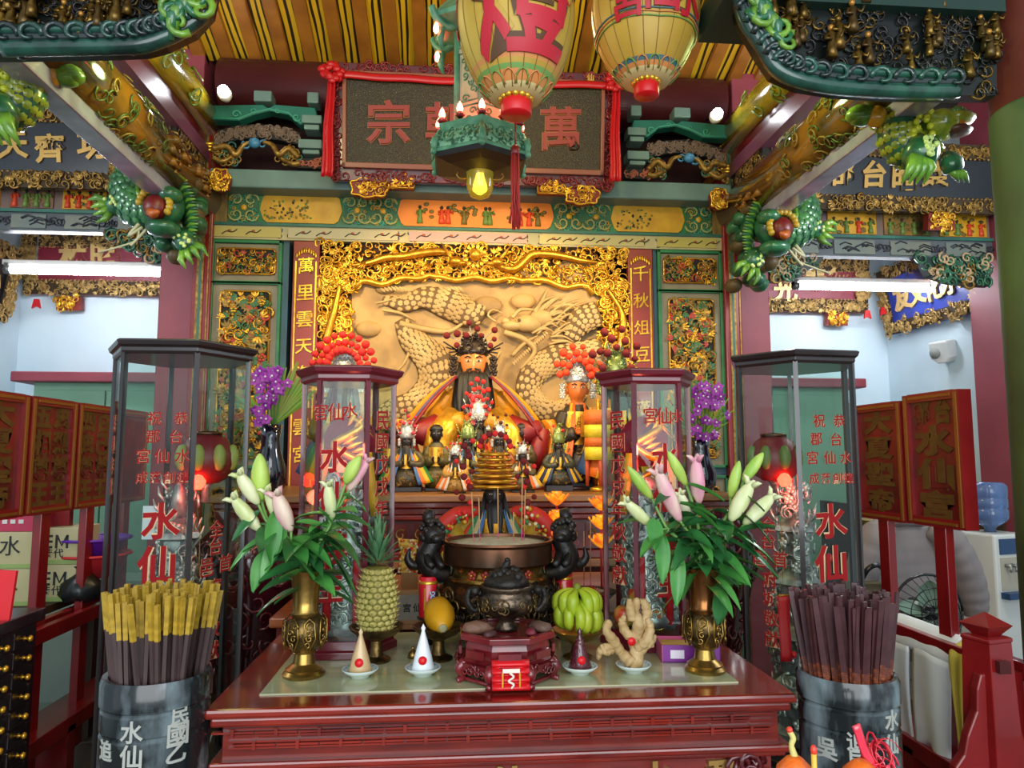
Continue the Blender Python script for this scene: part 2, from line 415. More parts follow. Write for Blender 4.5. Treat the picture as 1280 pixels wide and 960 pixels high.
for (a, c, mt) in ((325, 428, YELLOW), (497, 692, ORANGE), (763, 855, YELLOW)):
    b = MB(); x0, x1 = LX(a), LX(c); z0, z1 = .122, .318
    b.prism([(x0, z0 + .09), (x0 + .025, z0 + .02), (x0 + .05, z0), (x1 - .05, z0), (x1 - .025, z0 + .02), (x1, z0 + .09), (x1 - .02, z1 - .02), (x1 - .05, z1), (x0 + .05, z1), (x0 + .02, z1 - .02)], -.012, .01)
    p = b.build('painted_panel', mt, lint)
    b = MB()
    if mt is ORANGE:                                  # small painted figures and trees
        for (q, col) in ((525, 1), (552, 0), (560, 0), (580, 3), (607, 1), (612, 1), (650, 0), (661, 0), (672, 3)):
            figure(b, LX(q), .14, .13, col, 2, .012, .6)
        for q in (537, 568, 578, 590, 640, 668, 675):
            for k in range(5): b.ball((LX(q) + random.uniform(-.03, .03), -.013, .2 + random.uniform(-.02, .08)), (.018, .004, .014), 6, 4, 3)
    else:
        for q in range(a + 12, c - 40, 6):
            for k in range(6): b.ball((LX(q) + random.uniform(-.03, .03), -.0125, .14 + random.uniform(0, .14) * (1 if q % 4 else .4)), (.009, .0025, random.uniform(.005, .014)), 6, 4, random.choice((3, 1, 4, 2)))
    b.build('painted_figures', [M('robe_vermilion', '#c8401a', .5), M('robe_green', '#5f7a34', .5), M('ink_black', '#2a2018', .6), M('tree_olive', '#6a5a20', .6), M('ochre_shade', '#8f7424', .6)], p)
for (a, c) in ((287, 323), (430, 495), (694, 762), (857, 888)):
    b = MB(); x0, x1 = LX(a), LX(c); b.box(x0, x1, -.008, .01, .115, .325, 0)
    n = max(1, int((x1 - x0) / .16)); wd = (x1 - x0) / n
    for k in range(n):
        cx = x0 + wd * (k + .5)
        for sx in (-1, 1):
            for sz in (-1, 1):
                curl(b, cx + sx * wd * .26, .22 + sz * .05, .05, 1, 1.2, .16, .006, PI / 2 * (1 - sx), sx * sz)
                curl(b, cx + sx * wd * .12, .22 + sz * .085, .024, 3, 1.1, .2, .008, 0, -sx * sz)
        b.ball((cx, -.012, .22), (.022, .01, .022), 8, 5, 2); fill_carving(b, cx - wd * .45, cx + wd * .45, .125, .315, 26, .016, [1, 3, 2], None, .008, 'ccc')
    b.build('scroll_panel', [M('scroll_ground', '#2c5a38', .5), M('scroll_line', '#9c9a5c', .5), YELLOW, JADE], lint)
for a in (268, 889):
    b = MB(); b.box(LX(a), LX(a + 17), -.02, .01, .115, .325); b.build('end_block', M('brown_grain', '#80652f', .5, 0, '#5f4a20', 12, (6, 1, 1)), lint)
for (a, c, col) in ((268, 355, '#b6a45a'), (360, 500, '#b3a680'), (510, 660, '#b08f86'), (672, 805, '#b3a56a'), (818, 895, '#b0a050')):
    b = MB(); b.box(LX(a) + .01, LX(c) - .01, -.022, -.01, .014, .082); p = b.build('strip_panel', M('strip' + col, col, .5), lint)
    b = MB()
    x = LX(a) + .06
    while x < LX(c) - .06:
        b.tube(bez([(x, -.024, .03), (x + .03, -.024, .05), (x + .07, -.024, .045), (x + .1, -.024, .065)], 4), .0035, 4, 0)
        b.ball((x + .05, -.025, .055), (.012, .003, .008), 6, 4, 1); x += random.uniform(.1, .2)
    for q in (a, c):
        for dz in (-.02, .02): curl(b, LX(q) + (.02 if q == a else -.02), .048 + dz, .018, 2, 1.1, .3, .012)
    b.build('painted_sprigs', [M('ink_black', '#2a2018', .6), M('sprig_red', '#a04c30', .6), M('slate_scroll', '#3b4450', .5)], p)

# ---------------------------------------------------------------- screen panels either side (green frames, carved openwork)
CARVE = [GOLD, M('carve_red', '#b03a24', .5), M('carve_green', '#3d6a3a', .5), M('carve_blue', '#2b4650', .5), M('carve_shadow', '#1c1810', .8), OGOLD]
zs = [at(300, y, YL).z for y in (313, 340, 362, 590)]
def screen_panel(xc, label, rnd):
    random.seed(rnd)
    t = thing('screen_panel', label, 'panel', (xc, YL, 1.0)); hw = .265; H = 2.05
    b = MB(); b.box(-hw, hw, .02, .12, 0, H); b.build('panel_board', BLUEG, t)
    zA, zB, zC = zs[0] - 1, zs[1] - 1, zs[2] - 1
    zD = .52
    def frame(x0, x1, z0, z1, wd, d, mat, nm):
        b = MB(); b.box(x0, x1, -d, .03, z0, z0 + wd); b.box(x0, x1, -d, .03, z1 - wd, z1); b.box(x0, x0 + wd, -d, .03, z0, z1); b.box(x1 - wd, x1, -d, .03, z0, z1)
        return b.build(nm, mat, t, bev=.004)
    frame(-.24, .225, zB - .085, zA + .07, .022, .02, GREEN, 'green_frame')
    frame(-.24, .225, zD, zC + .055, .022, .02, GREEN, 'green_frame')
    frame(-.24, .225, .02, zD - .05, .022, .02, GREEN, 'green_frame')
    for (z0, z1) in ((zB - .06, zA + .045), (zD + .02, zC + .033), (.04, zD - .07)):
        b = MB(); b.box(-.22, .205, .0, .03, z0, z1); b.build('taupe_field', TAUPE, t)
    def carved(x0, x1, z0, z1, n, size, nm, mats, kinds='ccclbf'):
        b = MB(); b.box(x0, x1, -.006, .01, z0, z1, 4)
        fill_carving(b, x0 + .01, x1 - .01, z0 + .01, z1 - .01, n, size, mats, None, .006, kinds)
        b.build(nm, CARVE, t, kind='stuff')
        b = MB(); pts = []
        for (cx, cz, a0) in ((x1 - .025, z1 - .025, 0), (x0 + .025, z1 - .025, PI / 2), (x0 + .025, z0 + .025, PI), (x1 - .025, z0 + .025, 1.5 * PI)):
            for k in range(4): pts.append((cx + .025 * math.cos(a0 + k * PI / 6), -.012, cz + .025 * math.sin(a0 + k * PI / 6)))
        b.tube(pts + pts[:1], .007, 5); b.build('gold_rim', GOLD, t)
    carved(-.195, .18, zB - .015, zA + .01, 130, .026, 'small_carved_panel', [0, 0, 5, 5, 1, 2])
    carved(-.165, .155, zD + .07, zC - .012, 620, .036, 'tall_carved_panel', [0, 0, 5, 5, 5, 2, 1, 2, 5], 'cllllbf')
    carved(-.17, .16, .1, zD - .13, 60, .04, 'low_carved_panel', [0, 5, 5])
    return t
screen_panel(-1.377, 'green framed carved panel left of the gold frame, red and green openwork', 3)
screen_panel(1.665, 'green framed carved panel right of the gold frame, brown gold openwork', 4)

# ---------------------------------------------------------------- couplet boards
COUP = M('couplet_red', '#8a2a1e', .4)
def couplet(px0, px1, text, label, ytop):
    x0, x1 = at(px0, 400, YL).x, at(px1, 400, YL).x; xc = (x0 + x1) / 2; hw = (x1 - x0) / 2
    t = thing('couplet_board', label, 'plaque', (xc, YL - .02, 1.2)); H = 1.845
    b = MB(); b.box(-hw, hw, 0, .06, 0, H); b.build('board', COUP, t, bev=.004)
    b = MB()
    for s in (-1, 1): b.box(s * (hw - .02) - .005, s * (hw - .02) + .005, -.006, .002, .05, H - .14)
    for k in range(9): b.ball(((k - 4) * hw * .18, -.003, H - .105 + .04 * math.cos((k - 4) * .35)), (.009, .006, .022), 6, 4)
    b.build('gold_border', GOLD2, t)
    zz = ytop
    for ch in text:
        z = at((px0 + px1) / 2, zz, YL).z - 1.2
        b = MB(); put(b, ch, T(0, -.004, z), .108, 0, .008, .04, .08); b.build('character', GOLD2, t); zz += 33.5
couplet(365, 398, '萬里雲天海山雲宮', 'tall red couplet board with gold characters, left of the gold frame', 333)
couplet(785, 816, '千秋俎豆江漢', 'tall red couplet board with gold characters, right of the gold frame', 343)

# ---------------------------------------------------------------- gold carved frame with dragons, and the dragon relief
gf = thing('gilded_surround', 'gilded openwork dragon frame around the stone dragon relief', 'frame', (AX, YL, 1.3))
random.seed(11)
def G(px, py, d=0): p = at(px, py, YL); return (p.x - AX, -d, p.z - 1.3)
FX0, FX1 = G(399, 330)[0], G(784, 330)[0]; IX0, IX1 = G(438, 400)[0], G(749, 400)[0]; FZ1 = 3.045 - 1.3
def sag(u):
    t = (u - (FX0 + FX1) / 2) / ((FX1 - FX0) / 2); a = abs(t)
    return FZ1 - .215 - (.02 if a < .3 else .06 * min(1, (a - .3) / .3)) - (.05 if a > .75 else 0)
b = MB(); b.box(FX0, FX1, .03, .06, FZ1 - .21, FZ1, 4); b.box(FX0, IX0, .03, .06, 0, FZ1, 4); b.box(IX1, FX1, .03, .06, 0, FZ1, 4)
fill_carving(b, FX0, FX1, FZ1 - .34, FZ1, 800, .036, [0, 0, 0, 5], lambda u, v: v > sag(u), 0, 'cccclb')
fill_carving(b, FX0, IX0, 0, FZ1 - .2, 420, .045, [0, 0, 0, 5], None, 0, 'cccclb')
fill_carving(b, IX1, FX1, 0, FZ1 - .2, 420, .045, [0, 0, 0, 5], None, 0, 'cccclb')
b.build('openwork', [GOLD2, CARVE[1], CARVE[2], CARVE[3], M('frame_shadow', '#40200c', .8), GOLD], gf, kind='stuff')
for side in (-1, 1):                                   # two dragons chasing the pearl
    b = MB(); cx = (FX0 + FX1) / 2
    pts = bez([(cx + side * (.15 + .115 * k), -.05, FZ1 - .12 + (.05, -.03, .02, .06, -.05, .01, .045)[(k * 3 + (side > 0)) % 7]) for k in range(7)], 6)
    b.tube(pts, lerp_list([.016, .027, .03, .026, .026, .02, .008], len(pts)), 8)
    hx = cx + side * .14
    b.ball((hx, -.07, FZ1 - .13), (.045, .035, .035), 8, 6); b.ball((hx - side * .045, -.08, FZ1 - .145), (.03, .022, .018), 7, 5)
    for k in range(5):
        b.tube([(hx + side * .02, -.08, FZ1 - .11), (hx + side * (.06 + .01 * k), -.09, FZ1 - .09 + .02 * k)], [.01, .003], 5)
    for k in (1.5, 3.5, 5.2):
        x = cx + side * (.15 + .115 * k)
        for d in (-.5, 0, .5): b.tube([(x, -.06, FZ1 - .15), (x + .03 * side + d * .05, -.08, FZ1 - .2)], [.012, .004], 5)
    b.build('frame_dragon', GOLD, gf)
    b = MB(); xm = (FX0 + IX0) / 2 if side < 0 else (FX1 + IX1) / 2      # column dragons
    pts = bez([(xm + (.04, -.05, .01, .05, -.03)[(k * 2 + (side > 0)) % 5], -.05, FZ1 - .3 - .17 * k) for k in range(8)], 6)
    b.tube(pts, lerp_list([.012, .024, .027, .024, .024, .018, .01], len(pts)), 8); b.build('column_dragon', GOLD, gf)
b = MB(); p = G(594, 321); b.ball((p[0], -.05, p[2]), .042, 14, 10)
for k in range(14):
    a = 2 * PI * k / 14; leaf(b, p[0] + .05 * math.cos(a), p[2] + .05 * math.sin(a), .04, .025, a, 0, .03)
b.build('flaming_pearl', GOLD2, gf)
b = MB(); pts = [(FX0 + (FX1 - FX0) * k / 60, -.012, sag(FX0 + (FX1 - FX0) * k / 60) + .012 * math.sin(k * .9)) for k in range(7, 54)]
b.tube(pts, .022, 6); b.build('lower_edge', GOLD2, gf)

STONE = M('painted_relief_stone', '#bb975e', .65, 0, '#665030', 2.6, bump=.35, bscale=9, ramp=(.47, .72))
STONE2 = M('relief_highlight', '#c8a76c', .6, 0, '#a98a54', 6)
INK = M('relief_dark_wash', '#6a5232', .8)
rel = thing('dragon_relief', 'sand coloured dragon relief panel behind the main deity', 'relief', (AX, YL, 1.3))
b = MB()
def rel_surf(u, v):
    x = IX0 - .03 + (IX1 - IX0 + .06) * u; z = .02 + (FZ1 - .1) * v
    return (x, .04 - .03 * (math.sin(x * 5 + z * 3) * math.sin(z * 6 - x * 2)) - .012 * math.sin(x * 17 + 2 * math.sin(z * 9)), z)
b.grid(rel_surf, 60, 50, 0); b.build('cloud_ground', STONE, rel)
def dragon_part(px, rad, nm, scales=True, flat=.7):
    b = MB(); b.T = Matrix.Diagonal((1, .5, 1, 1)); pts = [Vector(G(x, y, .0)) for x, y in px]; pts = bez(pts, 7); rs = lerp_list(rad, len(pts)); n = len(pts)
    b.tube(pts, rs, 12, 0, ref=(0, -1, 0), fl=1)
    if scales:
        acc = 0; last = pts[0]; row = 0
        for i in range(1, n - 1):
            t = (pts[i + 1] - pts[i - 1]).normalized(); nrm = Vector((t.z, 0, -t.x)); acc += (pts[i] - last).length; last = pts[i]
            if acc < .025: continue
            acc = 0; row += 1; r = rs[i]; m = max(3, int(r * 2.6 / .040))
            for k in range(m):
                a = -1.25 + 2.5 * (k + (.5 if row % 2 else 0)) / m
                c = pts[i] + nrm * (math.sin(a) * r) + Vector((0, -math.cos(a) * r, 0)); q = .0192
                d = (nrm * math.cos(a) + Vector((0, math.sin(a), 0))) * q; e = t * q * 1.05; o_ = (c - pts[i]).normalized() * .007
                vs = [c + o_] + [c + d * math.cos(h) + e * math.sin(h) + o_ * .1 for h in [2 * PI * j / 6 for j in range(6)]]
                b.add(vs, [(0, 1 + (j + 1) % 6, 1 + j) for j in range(6)], 1, False)
    return b.build(nm, [INK, STONE2], rel)
dragon_part([(478, 374), (505, 380), (530, 372), (560, 380), (588, 392), (596, 380)], [.02, .06, .075, .11, .1, .06], 'dragon_coil')
dragon_part([(500, 400), (515, 425), (540, 450), (545, 480), (520, 505), (490, 515), (455, 540)], [.04, .09, .12, .13, .1, .085, .06], 'dragon_coil')
dragon_part([(748, 392), (725, 402), (712, 425)], [.09, .1, .05], 'dragon_coil')
dragon_part([(752, 440), (720, 445), (690, 450), (665, 470), (662, 495), (690, 515), (720, 500), (735, 470)], [.1, .1, .1, .09, .08, .075, .06, .03], 'dragon_coil')
b = MB()                                               # head with horns, whiskers and flowing mane
for (c, r) in (((660, 405), (.1, .05, .06)), ((640, 408), (.07, .05, .035)), ((676, 398), (.08, .04, .06)), ((632, 402), (.03, .03, .025))):
    p = G(*c); b.ball((p[0], -.01, p[2]), r, 12, 8)
for (path, r) in (([(630, 416), (655, 425), (668, 440), (650, 462)], .022), ([(668, 392), (678, 375), (684, 362)], .014), ([(640, 398), (650, 388), (668, 388)], .014),
                  ([(620, 403), (610, 395), (616, 388), (628, 392)], .008), ([(640, 445), (655, 430), (672, 420)], .015), ([(625, 440), (610, 470), (600, 500)], .012),
                  ([(470, 380), (540, 365), (590, 372)], .007), ([(500, 405), (530, 412), (560, 415), (578, 405)], .022), ([(478, 388), (500, 392), (520, 402)], .012), ([(515, 432), (505, 455), (490, 470)], .01)):
    pts = bez([G(x, y, .02) for x, y in path], 6); b.tube(pts, lerp_list([r, r, r * .4], len(pts)), 6)
for k in range(26):
    x0, y0 = 672 + random.uniform(-8, 26), 392 + random.uniform(-8, 40); L = random.uniform(18, 42); a = random.uniform(-.7, .35)
    pts = bez([G(x0, y0, .02), G(x0 + L * .5, y0 + L * .5 * math.sin(a) - 5, .03), G(x0 + L, y0 + L * math.sin(a) - 2, .02)], 4); b.tube(pts, lerp_list([.01, .009, .002], len(pts)), 5)
for k in range(18):                                    # teeth of the crest along the jaw
    x, y = 640 + k * 2.4, 452 - k * 2.2; p = G(x, y, .03); leaf(b, p[0], p[2], .035, .018, -.9, 0, .02)
for k in range(22):
    x, y = 482 + k * 4.6, 366 - 2 * math.sin(k * .4); p = G(x, y, .02); leaf(b, p[0], p[2], .05, .02, 2.4, 0, .01)
p = G(648, 402); b.ball((p[0], -.055, p[2]), .012, 8, 6, 1)
b.build('dragon_head', [STONE2, INK], rel)
for (c, r) in (((585, 440), .1), ((470, 480), .09), ((700, 425), .11), ((610, 380), .08), ((655, 375), .07), ((480, 360), .05), ((740, 520), .08), ((460, 410), .07)):
    b = MB(); p = G(*c); b.ball((p[0], .04, p[2]), (r * 1.3, .035, r * .8), 14, 8); b.build('cloud', STONE, rel)
# ================================================================ PILLARS, BRACKETS, HANGING THINGS
def rel(p, o): return Vector(p) - Vector(o)
def pillar(xa, xb, side, ys, label):
    """square back pillar; its inner corner carries a red post with gold lines and brass bands"""
    xc = (xa + xb) / 2; hw = (xb - xa) / 2
    t = thing('back_pillar', label, 'pillar', (xc, 5.02, 0)); H = 4.4
    b = MB(); b.box(-hw, hw, -.13, .19, 0, H); b.build('shaft', MAROON, t, bev=.01)
    x0 = hw if side > 0 else -hw - .12
    b = MB(); b.box(x0, x0 + .12, -.19, .19, .0, 3.78); p = b.build('corner_post', RED, t, bev=.008)
    b = MB()
    for q in ((.03, .045, 0), (.045, .062, 1), (.062, .075, 0), (.1, .108, 0)):
        b.box(x0 + q[0], x0 + q[1], -.197, -.185, 0.02, 3.77, q[2])
    b.build('gold_line', [OGOLD, TEAL], p)
    for y in ys:
        z = at(255 if side > 0 else 918, y, 4.83).z
        b = MB()
        for k in (-1, 0, 1): b.tube([(x0 - .008, -.2, z + k * .022), (x0 + .128, -.2, z + k * .022)], .014, 6); b.box(x0 - .008, x0 + .128, -.196, .19, z + k * .022 - .011, z + k * .022 + .011)
        b.build('brass_band', GOLD2, p)
    return t
pillar(-1.95, -1.72, 1, (149, 184, 230), 'square dusty red pillar with brass bands, left of the altar screen')
pillar(2.01, 2.24, -1, (180, 212, 252), 'square dusty red pillar with brass bands, right of the altar screen')

# carved brackets on the tie beam between pillars and plaque
def beam_bracket(mx, label):
    t = thing('arched_bracket', label, 'bracket', (AX, 4.72, 3.57)); s = mx
    o = Vector((AX, 4.72, 3.57))
    def Q(px, py): p = at(px, py, 4.72) - o; q = -p.x if s < 0 else p.x; return (q, p.z)
    b = MB(); b.prism([Q(*p) for p in ((266, 134), (330, 133), (337, 138), (345, 133), (395, 137), (400, 157), (375, 158), (362, 146), (338, 141), (318, 146), (300, 153), (266, 152))], -.03, .06, 0)
    p = b.build('scrolled_board', M('bracket_teal', '#1f6a5c', .45), t, bev=.008)
    b = MB()
    for (x, y, r, f) in ((297, 146, .03, 1), (372, 150, .03, -1), (318, 142, .02, 1), (348, 141, .02, -1)):
        q = Q(x, y); curl(b, q[0], q[1], r, 0, 1.2, .22, .03, 0, f * s)
    b.tube([(Q(x, y)[0], -.032, Q(x, y)[1]) for x, y in ((268, 151), (300, 151), (318, 144), (338, 139), (362, 144), (376, 156), (398, 155))], .006, 5)
    b.build('pale_outline', JADE, p)
    b = MB(); pts = [Q(*p) for p in ((268, 182), (272, 164), (300, 157), (325, 156), (350, 159), (375, 167), (376, 182), (350, 176), (325, 173), (300, 175))]
    b.prism(pts, -.01, .06, 0)
    for k in range(150):
        x = random.uniform(270, 374); c = 156 + ((x - 325) / 50) ** 2 * 10; q = Q(x, random.uniform(c + 3, c + 15))
        curl(b, q[0], q[1], .022, 1, .9, .26, .01)
    b.build('carved_arch', [DARK, M('carved_wood_grey', '#6b5648', .5)], t, kind='stuff')
    b = MB()
    for (path, r, mi) in (([(268, 188), (285, 186), (296, 196), (306, 184), (318, 180)], .022, 0), ([(375, 200), (362, 188), (350, 196), (342, 184), (330, 180)], .022, 0), ([(268, 200), (280, 204), (292, 198)], .02, 0), ([(376, 206), (366, 207), (352, 200)], .02, 0)):
        pts = bez([(Q(x, y)[0], -.03, Q(x, y)[1]) for x, y in path], 5); b.tube(pts, lerp_list([r, r, r * .6], len(pts)), 6, mi)
    for k in range(36):
        x = random.choice((random.uniform(268, 300), random.uniform(346, 376))); q = Q(x, random.uniform(184, 206)); curl(b, q[0], q[1], .03, random.choice((0, 0, 2)), 1.2, .22, .02)
    q = Q(320, 182); b.ball((q[0], -.04, q[1]), (.04, .03, .035), 10, 8, 1)
    for dx in (-10, 10): q = Q(320 + dx, 183); curl(b, q[0], q[1], .035, 1, 1.2, .25, .02)
    b.build('scrolled_arms', [OGOLD, M('cloud_blue', '#3f7ea8', .4), TEAL], t, kind='stuff')
    for (x0, x1, y0, y1) in ((320, 342, 118, 132), (379, 404, 148, 159), (382, 401, 160, 167), (375, 404, 178, 190), (380, 401, 191, 197), (386, 400, 120, 134)):
        a, c = Q(x0, y0), Q(x1, y1); b = MB(); b.box(min(a[0], c[0]), max(a[0], c[0]), -.06, .06, c[1], a[1]); b.build('bearing_block', GREYG, t, bev=.008)
    b = MB(); a, c = Q(372, 199), Q(405, 212); b.box(min(a[0], c[0]), max(a[0], c[0]), -.02, .02, c[1], a[1], 0)
    for k in range(16): curl(b, random.uniform(min(a[0], c[0]), max(a[0], c[0])), random.uniform(c[1] + .01, a[1] - .01), .022, 1, 1, .25, .02)
    b.build('red_fretwork', [DARK, M('fret_red', '#a3563e', .5)], t)
beam_bracket(1, 'arched teal and gold bracket on the tie beam, left of the red plaque')
beam_bracket(-1, 'arched teal and gold bracket on the tie beam, right of the red plaque')

# gilded hanging brackets below the tie beam
def cloud_plate(px, py, w, h, mi, label):
    p = at(px, py, 4.66); s = 4.66 / 904
    t = thing('gilded_bracket', label, 'bracket', tuple(p)); W_, H_ = w * s / 2, h * s / 2
    b = MB()
    if mi: pts = [(-W_, -H_), (W_, -H_), (W_, H_), (-W_, H_)]
    else:
        pts = []
        for k in range(40):
            a = 2 * PI * k / 40; r = 1 + .09 * math.sin(a * 7 + .8); pts.append((W_ * .95 * r * math.copysign(abs(math.cos(a)) ** .8, math.cos(a)), H_ * .95 * r * math.copysign(abs(math.sin(a)) ** .6, math.sin(a))))
    b.prism(pts, -.02, .03, 0); b.build('backing', M('bracket_red', '#7a1e12', .5), t)
    b = MB(); b.tube([(x, -.025, z) for x, z in pts + pts[:1]], .007, 5)
    fill_carving(b, -W_ * .8, W_ * .8, -H_ * .7, H_ * .7, 26, .026, [0], None, .02, 'ccl'); b.build('gold_carving', GOLD2, t, kind='stuff')
cloud_plate(462, 236, 48, 25, 0, 'cloud shaped gold bracket on the lintel below the left part of the plaque')
cloud_plate(500, 227, 36, 20, 1, 'square gold bracket under the plaque, left of the glass bell')
cloud_plate(689, 234, 36, 20, 1, 'square gold bracket under the plaque, right of the red tassel')
cloud_plate(727, 245, 46, 25, 0, 'cloud shaped gold bracket on the lintel below the right part of the plaque')
cloud_plate(276, 226, 24, 28, 0, 'gold bracket against the left pillar under the tie beam')
cloud_plate(898, 250, 24, 28, 0, 'gold bracket against the right pillar under the tie beam')

# ---------------------------------------------------------------- the big red plaque
pc = at(594, 158, 4.58)
pq = thing('temple_plaque', 'big dark red plaque with red characters hanging under the ceiling', 'plaque', tuple(pc))
pq.rotation_euler = (R_(8), 0, 0)
PW, PH = .93, .38
SPK = M('glittering_field', '#2a1c12', .35, .2, '#6a6a2a', 160, ramp=(.55, .68), bump=.5, bscale=150)
b = MB(); b.box(-PW, PW, 0, .06, -PH, PH); b.build('board', DRED, pq, bev=.006)
b = MB(); b.box(-PW + .09, PW - .09, -.012, .02, -PH + .09, PH - .07); b.build('speckled_field', SPK, pq)
b = MB()
for (x0, x1, z0, z1) in ((-PW + .07, PW - .07, PH - .08, PH - .06), (-PW + .07, PW - .07, -PH + .08, -PH + .115), (-PW + .07, -PW + .095, -PH + .08, PH - .06), (PW - .095, PW - .07, -PH + .08, PH - .06)): b.box(x0, x1, -.03, .02, z0, z1)
b.build('inner_frame', M('plaque_moulding', '#8a4a30', .4), pq, bev=.004)
b = MB()
for k in range(210):
    q = random.random() * 2 * (2 * PW + 2 * PH); 
    if q < 4 * PW: u = -PW + (q % (2 * PW)); v = random.choice((-PH + .035, PH - .03)) + random.uniform(-.02, .02)
    else: v = -PH + ((q - 4 * PW) % (2 * PH)); u = random.choice((-PW + .035, PW - .035)) + random.uniform(-.02, .02)
    curl(b, u, v, .03, 0, 1.1, .24, .0)
b.build('carved_border', M('border_red', '#74191a', .35), pq, kind='stuff')
CHR = M('plaque_character', '#8e2a22', .5)
CHO = M('character_gold_edge', '#9a5a2c', .45, .3)
for ch, x in (('宗', -.565), ('朝', -.19), ('水', .19), ('萬', .565)):
    b = MB(); put(b, ch, T(x, -.014, .0), .29, 0, .03, .02, .04); p = b.build('character', CHO, pq)
    b = MB(); put(b, ch, T(x, -.022, .0), .28, 0, .01, .04, .04); b.build('red_face', CHR, p)
b = MB(); put(b, '仙', T(PW - .17, -.01, PH - .035), .05, 0, .03, .1); b.build('small_character', GOLD2, pq)
def ribbon(px0, py0, px1, py1, label):
    a = at(px0, py0, 4.5); e = at(px1, py1, 4.5); t = thing('red_ribbon', label, 'ribbon', tuple(a)); d = e - a
    b = MB(); cl = M('red_satin', '#b8141c', .35)
    for k in range(26):
        u = 2 * PI * k / 26; r = .03 + .035 * random.random(); b.ball((r * math.cos(u), -.02 - .02 * random.random(), r * math.sin(u)), (.03, .018, .022), 6, 4)
    b.build('rosette', cl, t)
    b = MB(); L = -d.z
    def S(u, v): return (d.x * v + (u - .5) * (.045 + .03 * v) + .004 * math.sin(v * 9), -.02 + .012 * math.sin(u * 12), -L * v)
    b.grid(S, 10, 14); b.build('tail', cl, t, solid=.004)
ribbon(415, 93, 409, 222, 'long red ribbon with rosette on the left edge of the plaque')
ribbon(769, 105, 768, 228, 'long red ribbon with rosette on the right edge of the plaque')
b = MB(); p0, p1 = at(418, 84, 4.46), at(765, 98, 4.46)
def S(u, v): return (p0.x + (p1.x - p0.x) * u, 4.5 - .012 * math.sin(v * 3), p0.z + (p1.z - p0.z) * u - .015 * math.sin(PI * u) - .05 * v + .003 * math.sin(u * 30))
b.grid(S, 60, 5); tag(b.build('red_bunting', M('red_satin', '#b8141c', .35), solid=.004), 'red satin bunting along the top of the plaque', 'bunting')

# ---------------------------------------------------------------- spot lamps
EMW = M('lamp_white', '#f4f8ff', .5, emit=40)
for (px, py, lab) in ((280, 115, 'small white spot lamp above the left arched bracket'), (896, 143, 'small white spot lamp above the right arched bracket')):
    p = at(px, py, 4.5); t = thing('spot_lamp', lab, 'lamp', tuple(p))
    b = MB(); b.lathe([(.03, -.0), (.045, .01), (.04, .04), (.02, .07)], (0, 0, 0), 14); o = b.build('housing', WHITE, t); o.rotation_euler = (-PI / 2 - .3, 0, 0)
    b = MB(); b.ball((0, -.012, 0), .036, 12, 8); b.build('bulb', EMW, t)
    b = MB(); b.cyl((0, .06, 0), (0, .18, .05), .01); b.build('bracket', BLACK, t)

# ---------------------------------------------------------------- fluorescent tubes
EMT = M('tube_white', '#f3f6ff', .5, emit=24)
def tube_lamp(px0, py0, px1, py1, Y, ztop, label):
    a, e = at(px0, py0, Y), at(px1, py1, Y); c = (a + e) / 2; hl = (e.x - a.x) / 2
    t = thing('fluorescent_lamp', label, 'lamp', tuple(c))
    b = MB(); b.tube([(-hl, 0, 0), (hl, 0, 0)], .03, 14); b.build('tube', EMT, t)
    b = MB(); b.box(-hl - .06, hl + .06, -.02, .06, .036, .075); b.build('fitting', WHITE, t, bev=.005)
    for s in (-1, 1):
        b = MB(); b.cyl((s * (hl + .0), 0, 0), (s * (hl + .045), 0, 0), .034, n=12); b.box(s * (hl + .03) - .015, s * (hl + .03) + .015, -.02, .03, 0, .05); b.build('end_cap', PEWTER, t)
        b = MB(); b.cyl((s * hl * .7, .02, .07), (s * hl * .7, .02, ztop - c.z), .006, n=6); b.build('suspension_rod', PEWTER, t)
tube_lamp(14, 338, 204, 340, 5.6, 4.4, 'glowing fluorescent tube in the left side bay')
tube_lamp(998, 359, 1160, 359, 5.7, 4.4, 'glowing fluorescent tube in the right side bay')

# ---------------------------------------------------------------- hexagonal palace lamp with glass bell and tassel
hc = at(600, 205, 3.2)
hl = thing('palace_lamp', 'hexagonal green carved palace lamp with red candle bulbs', 'lamp', tuple(hc))
GRL = M('lamp_green', '#5f9a78', .4, 0, '#3f7a58', 20); DKL = M('lamp_black', '#12100e', .5)
S6 = PI / 6
b = MB(); b.lathe([(.05, -.05), (.16, -.035), (.225, -.02), (.236, .0), (.05, .005)], n=6, sm=False, rot=S6); b.build('underside_bowl', DKL, hl)
b = MB(); b.lathe([(.236, .0), (.238, .012), (.228, .02), (.225, .055), (.205, .10), (.212, .115), (.215, .135), (.19, .14), (.10, .145)], n=6, sm=False, rot=S6, mi=[0, 0, 1, 1, 0, 0, 0, 0]); b.build('platform', [GRL, M('lamp_fret', '#2c5a40', .5, 0, '#7fb893', 60, ramp=(.45, .55))], hl)
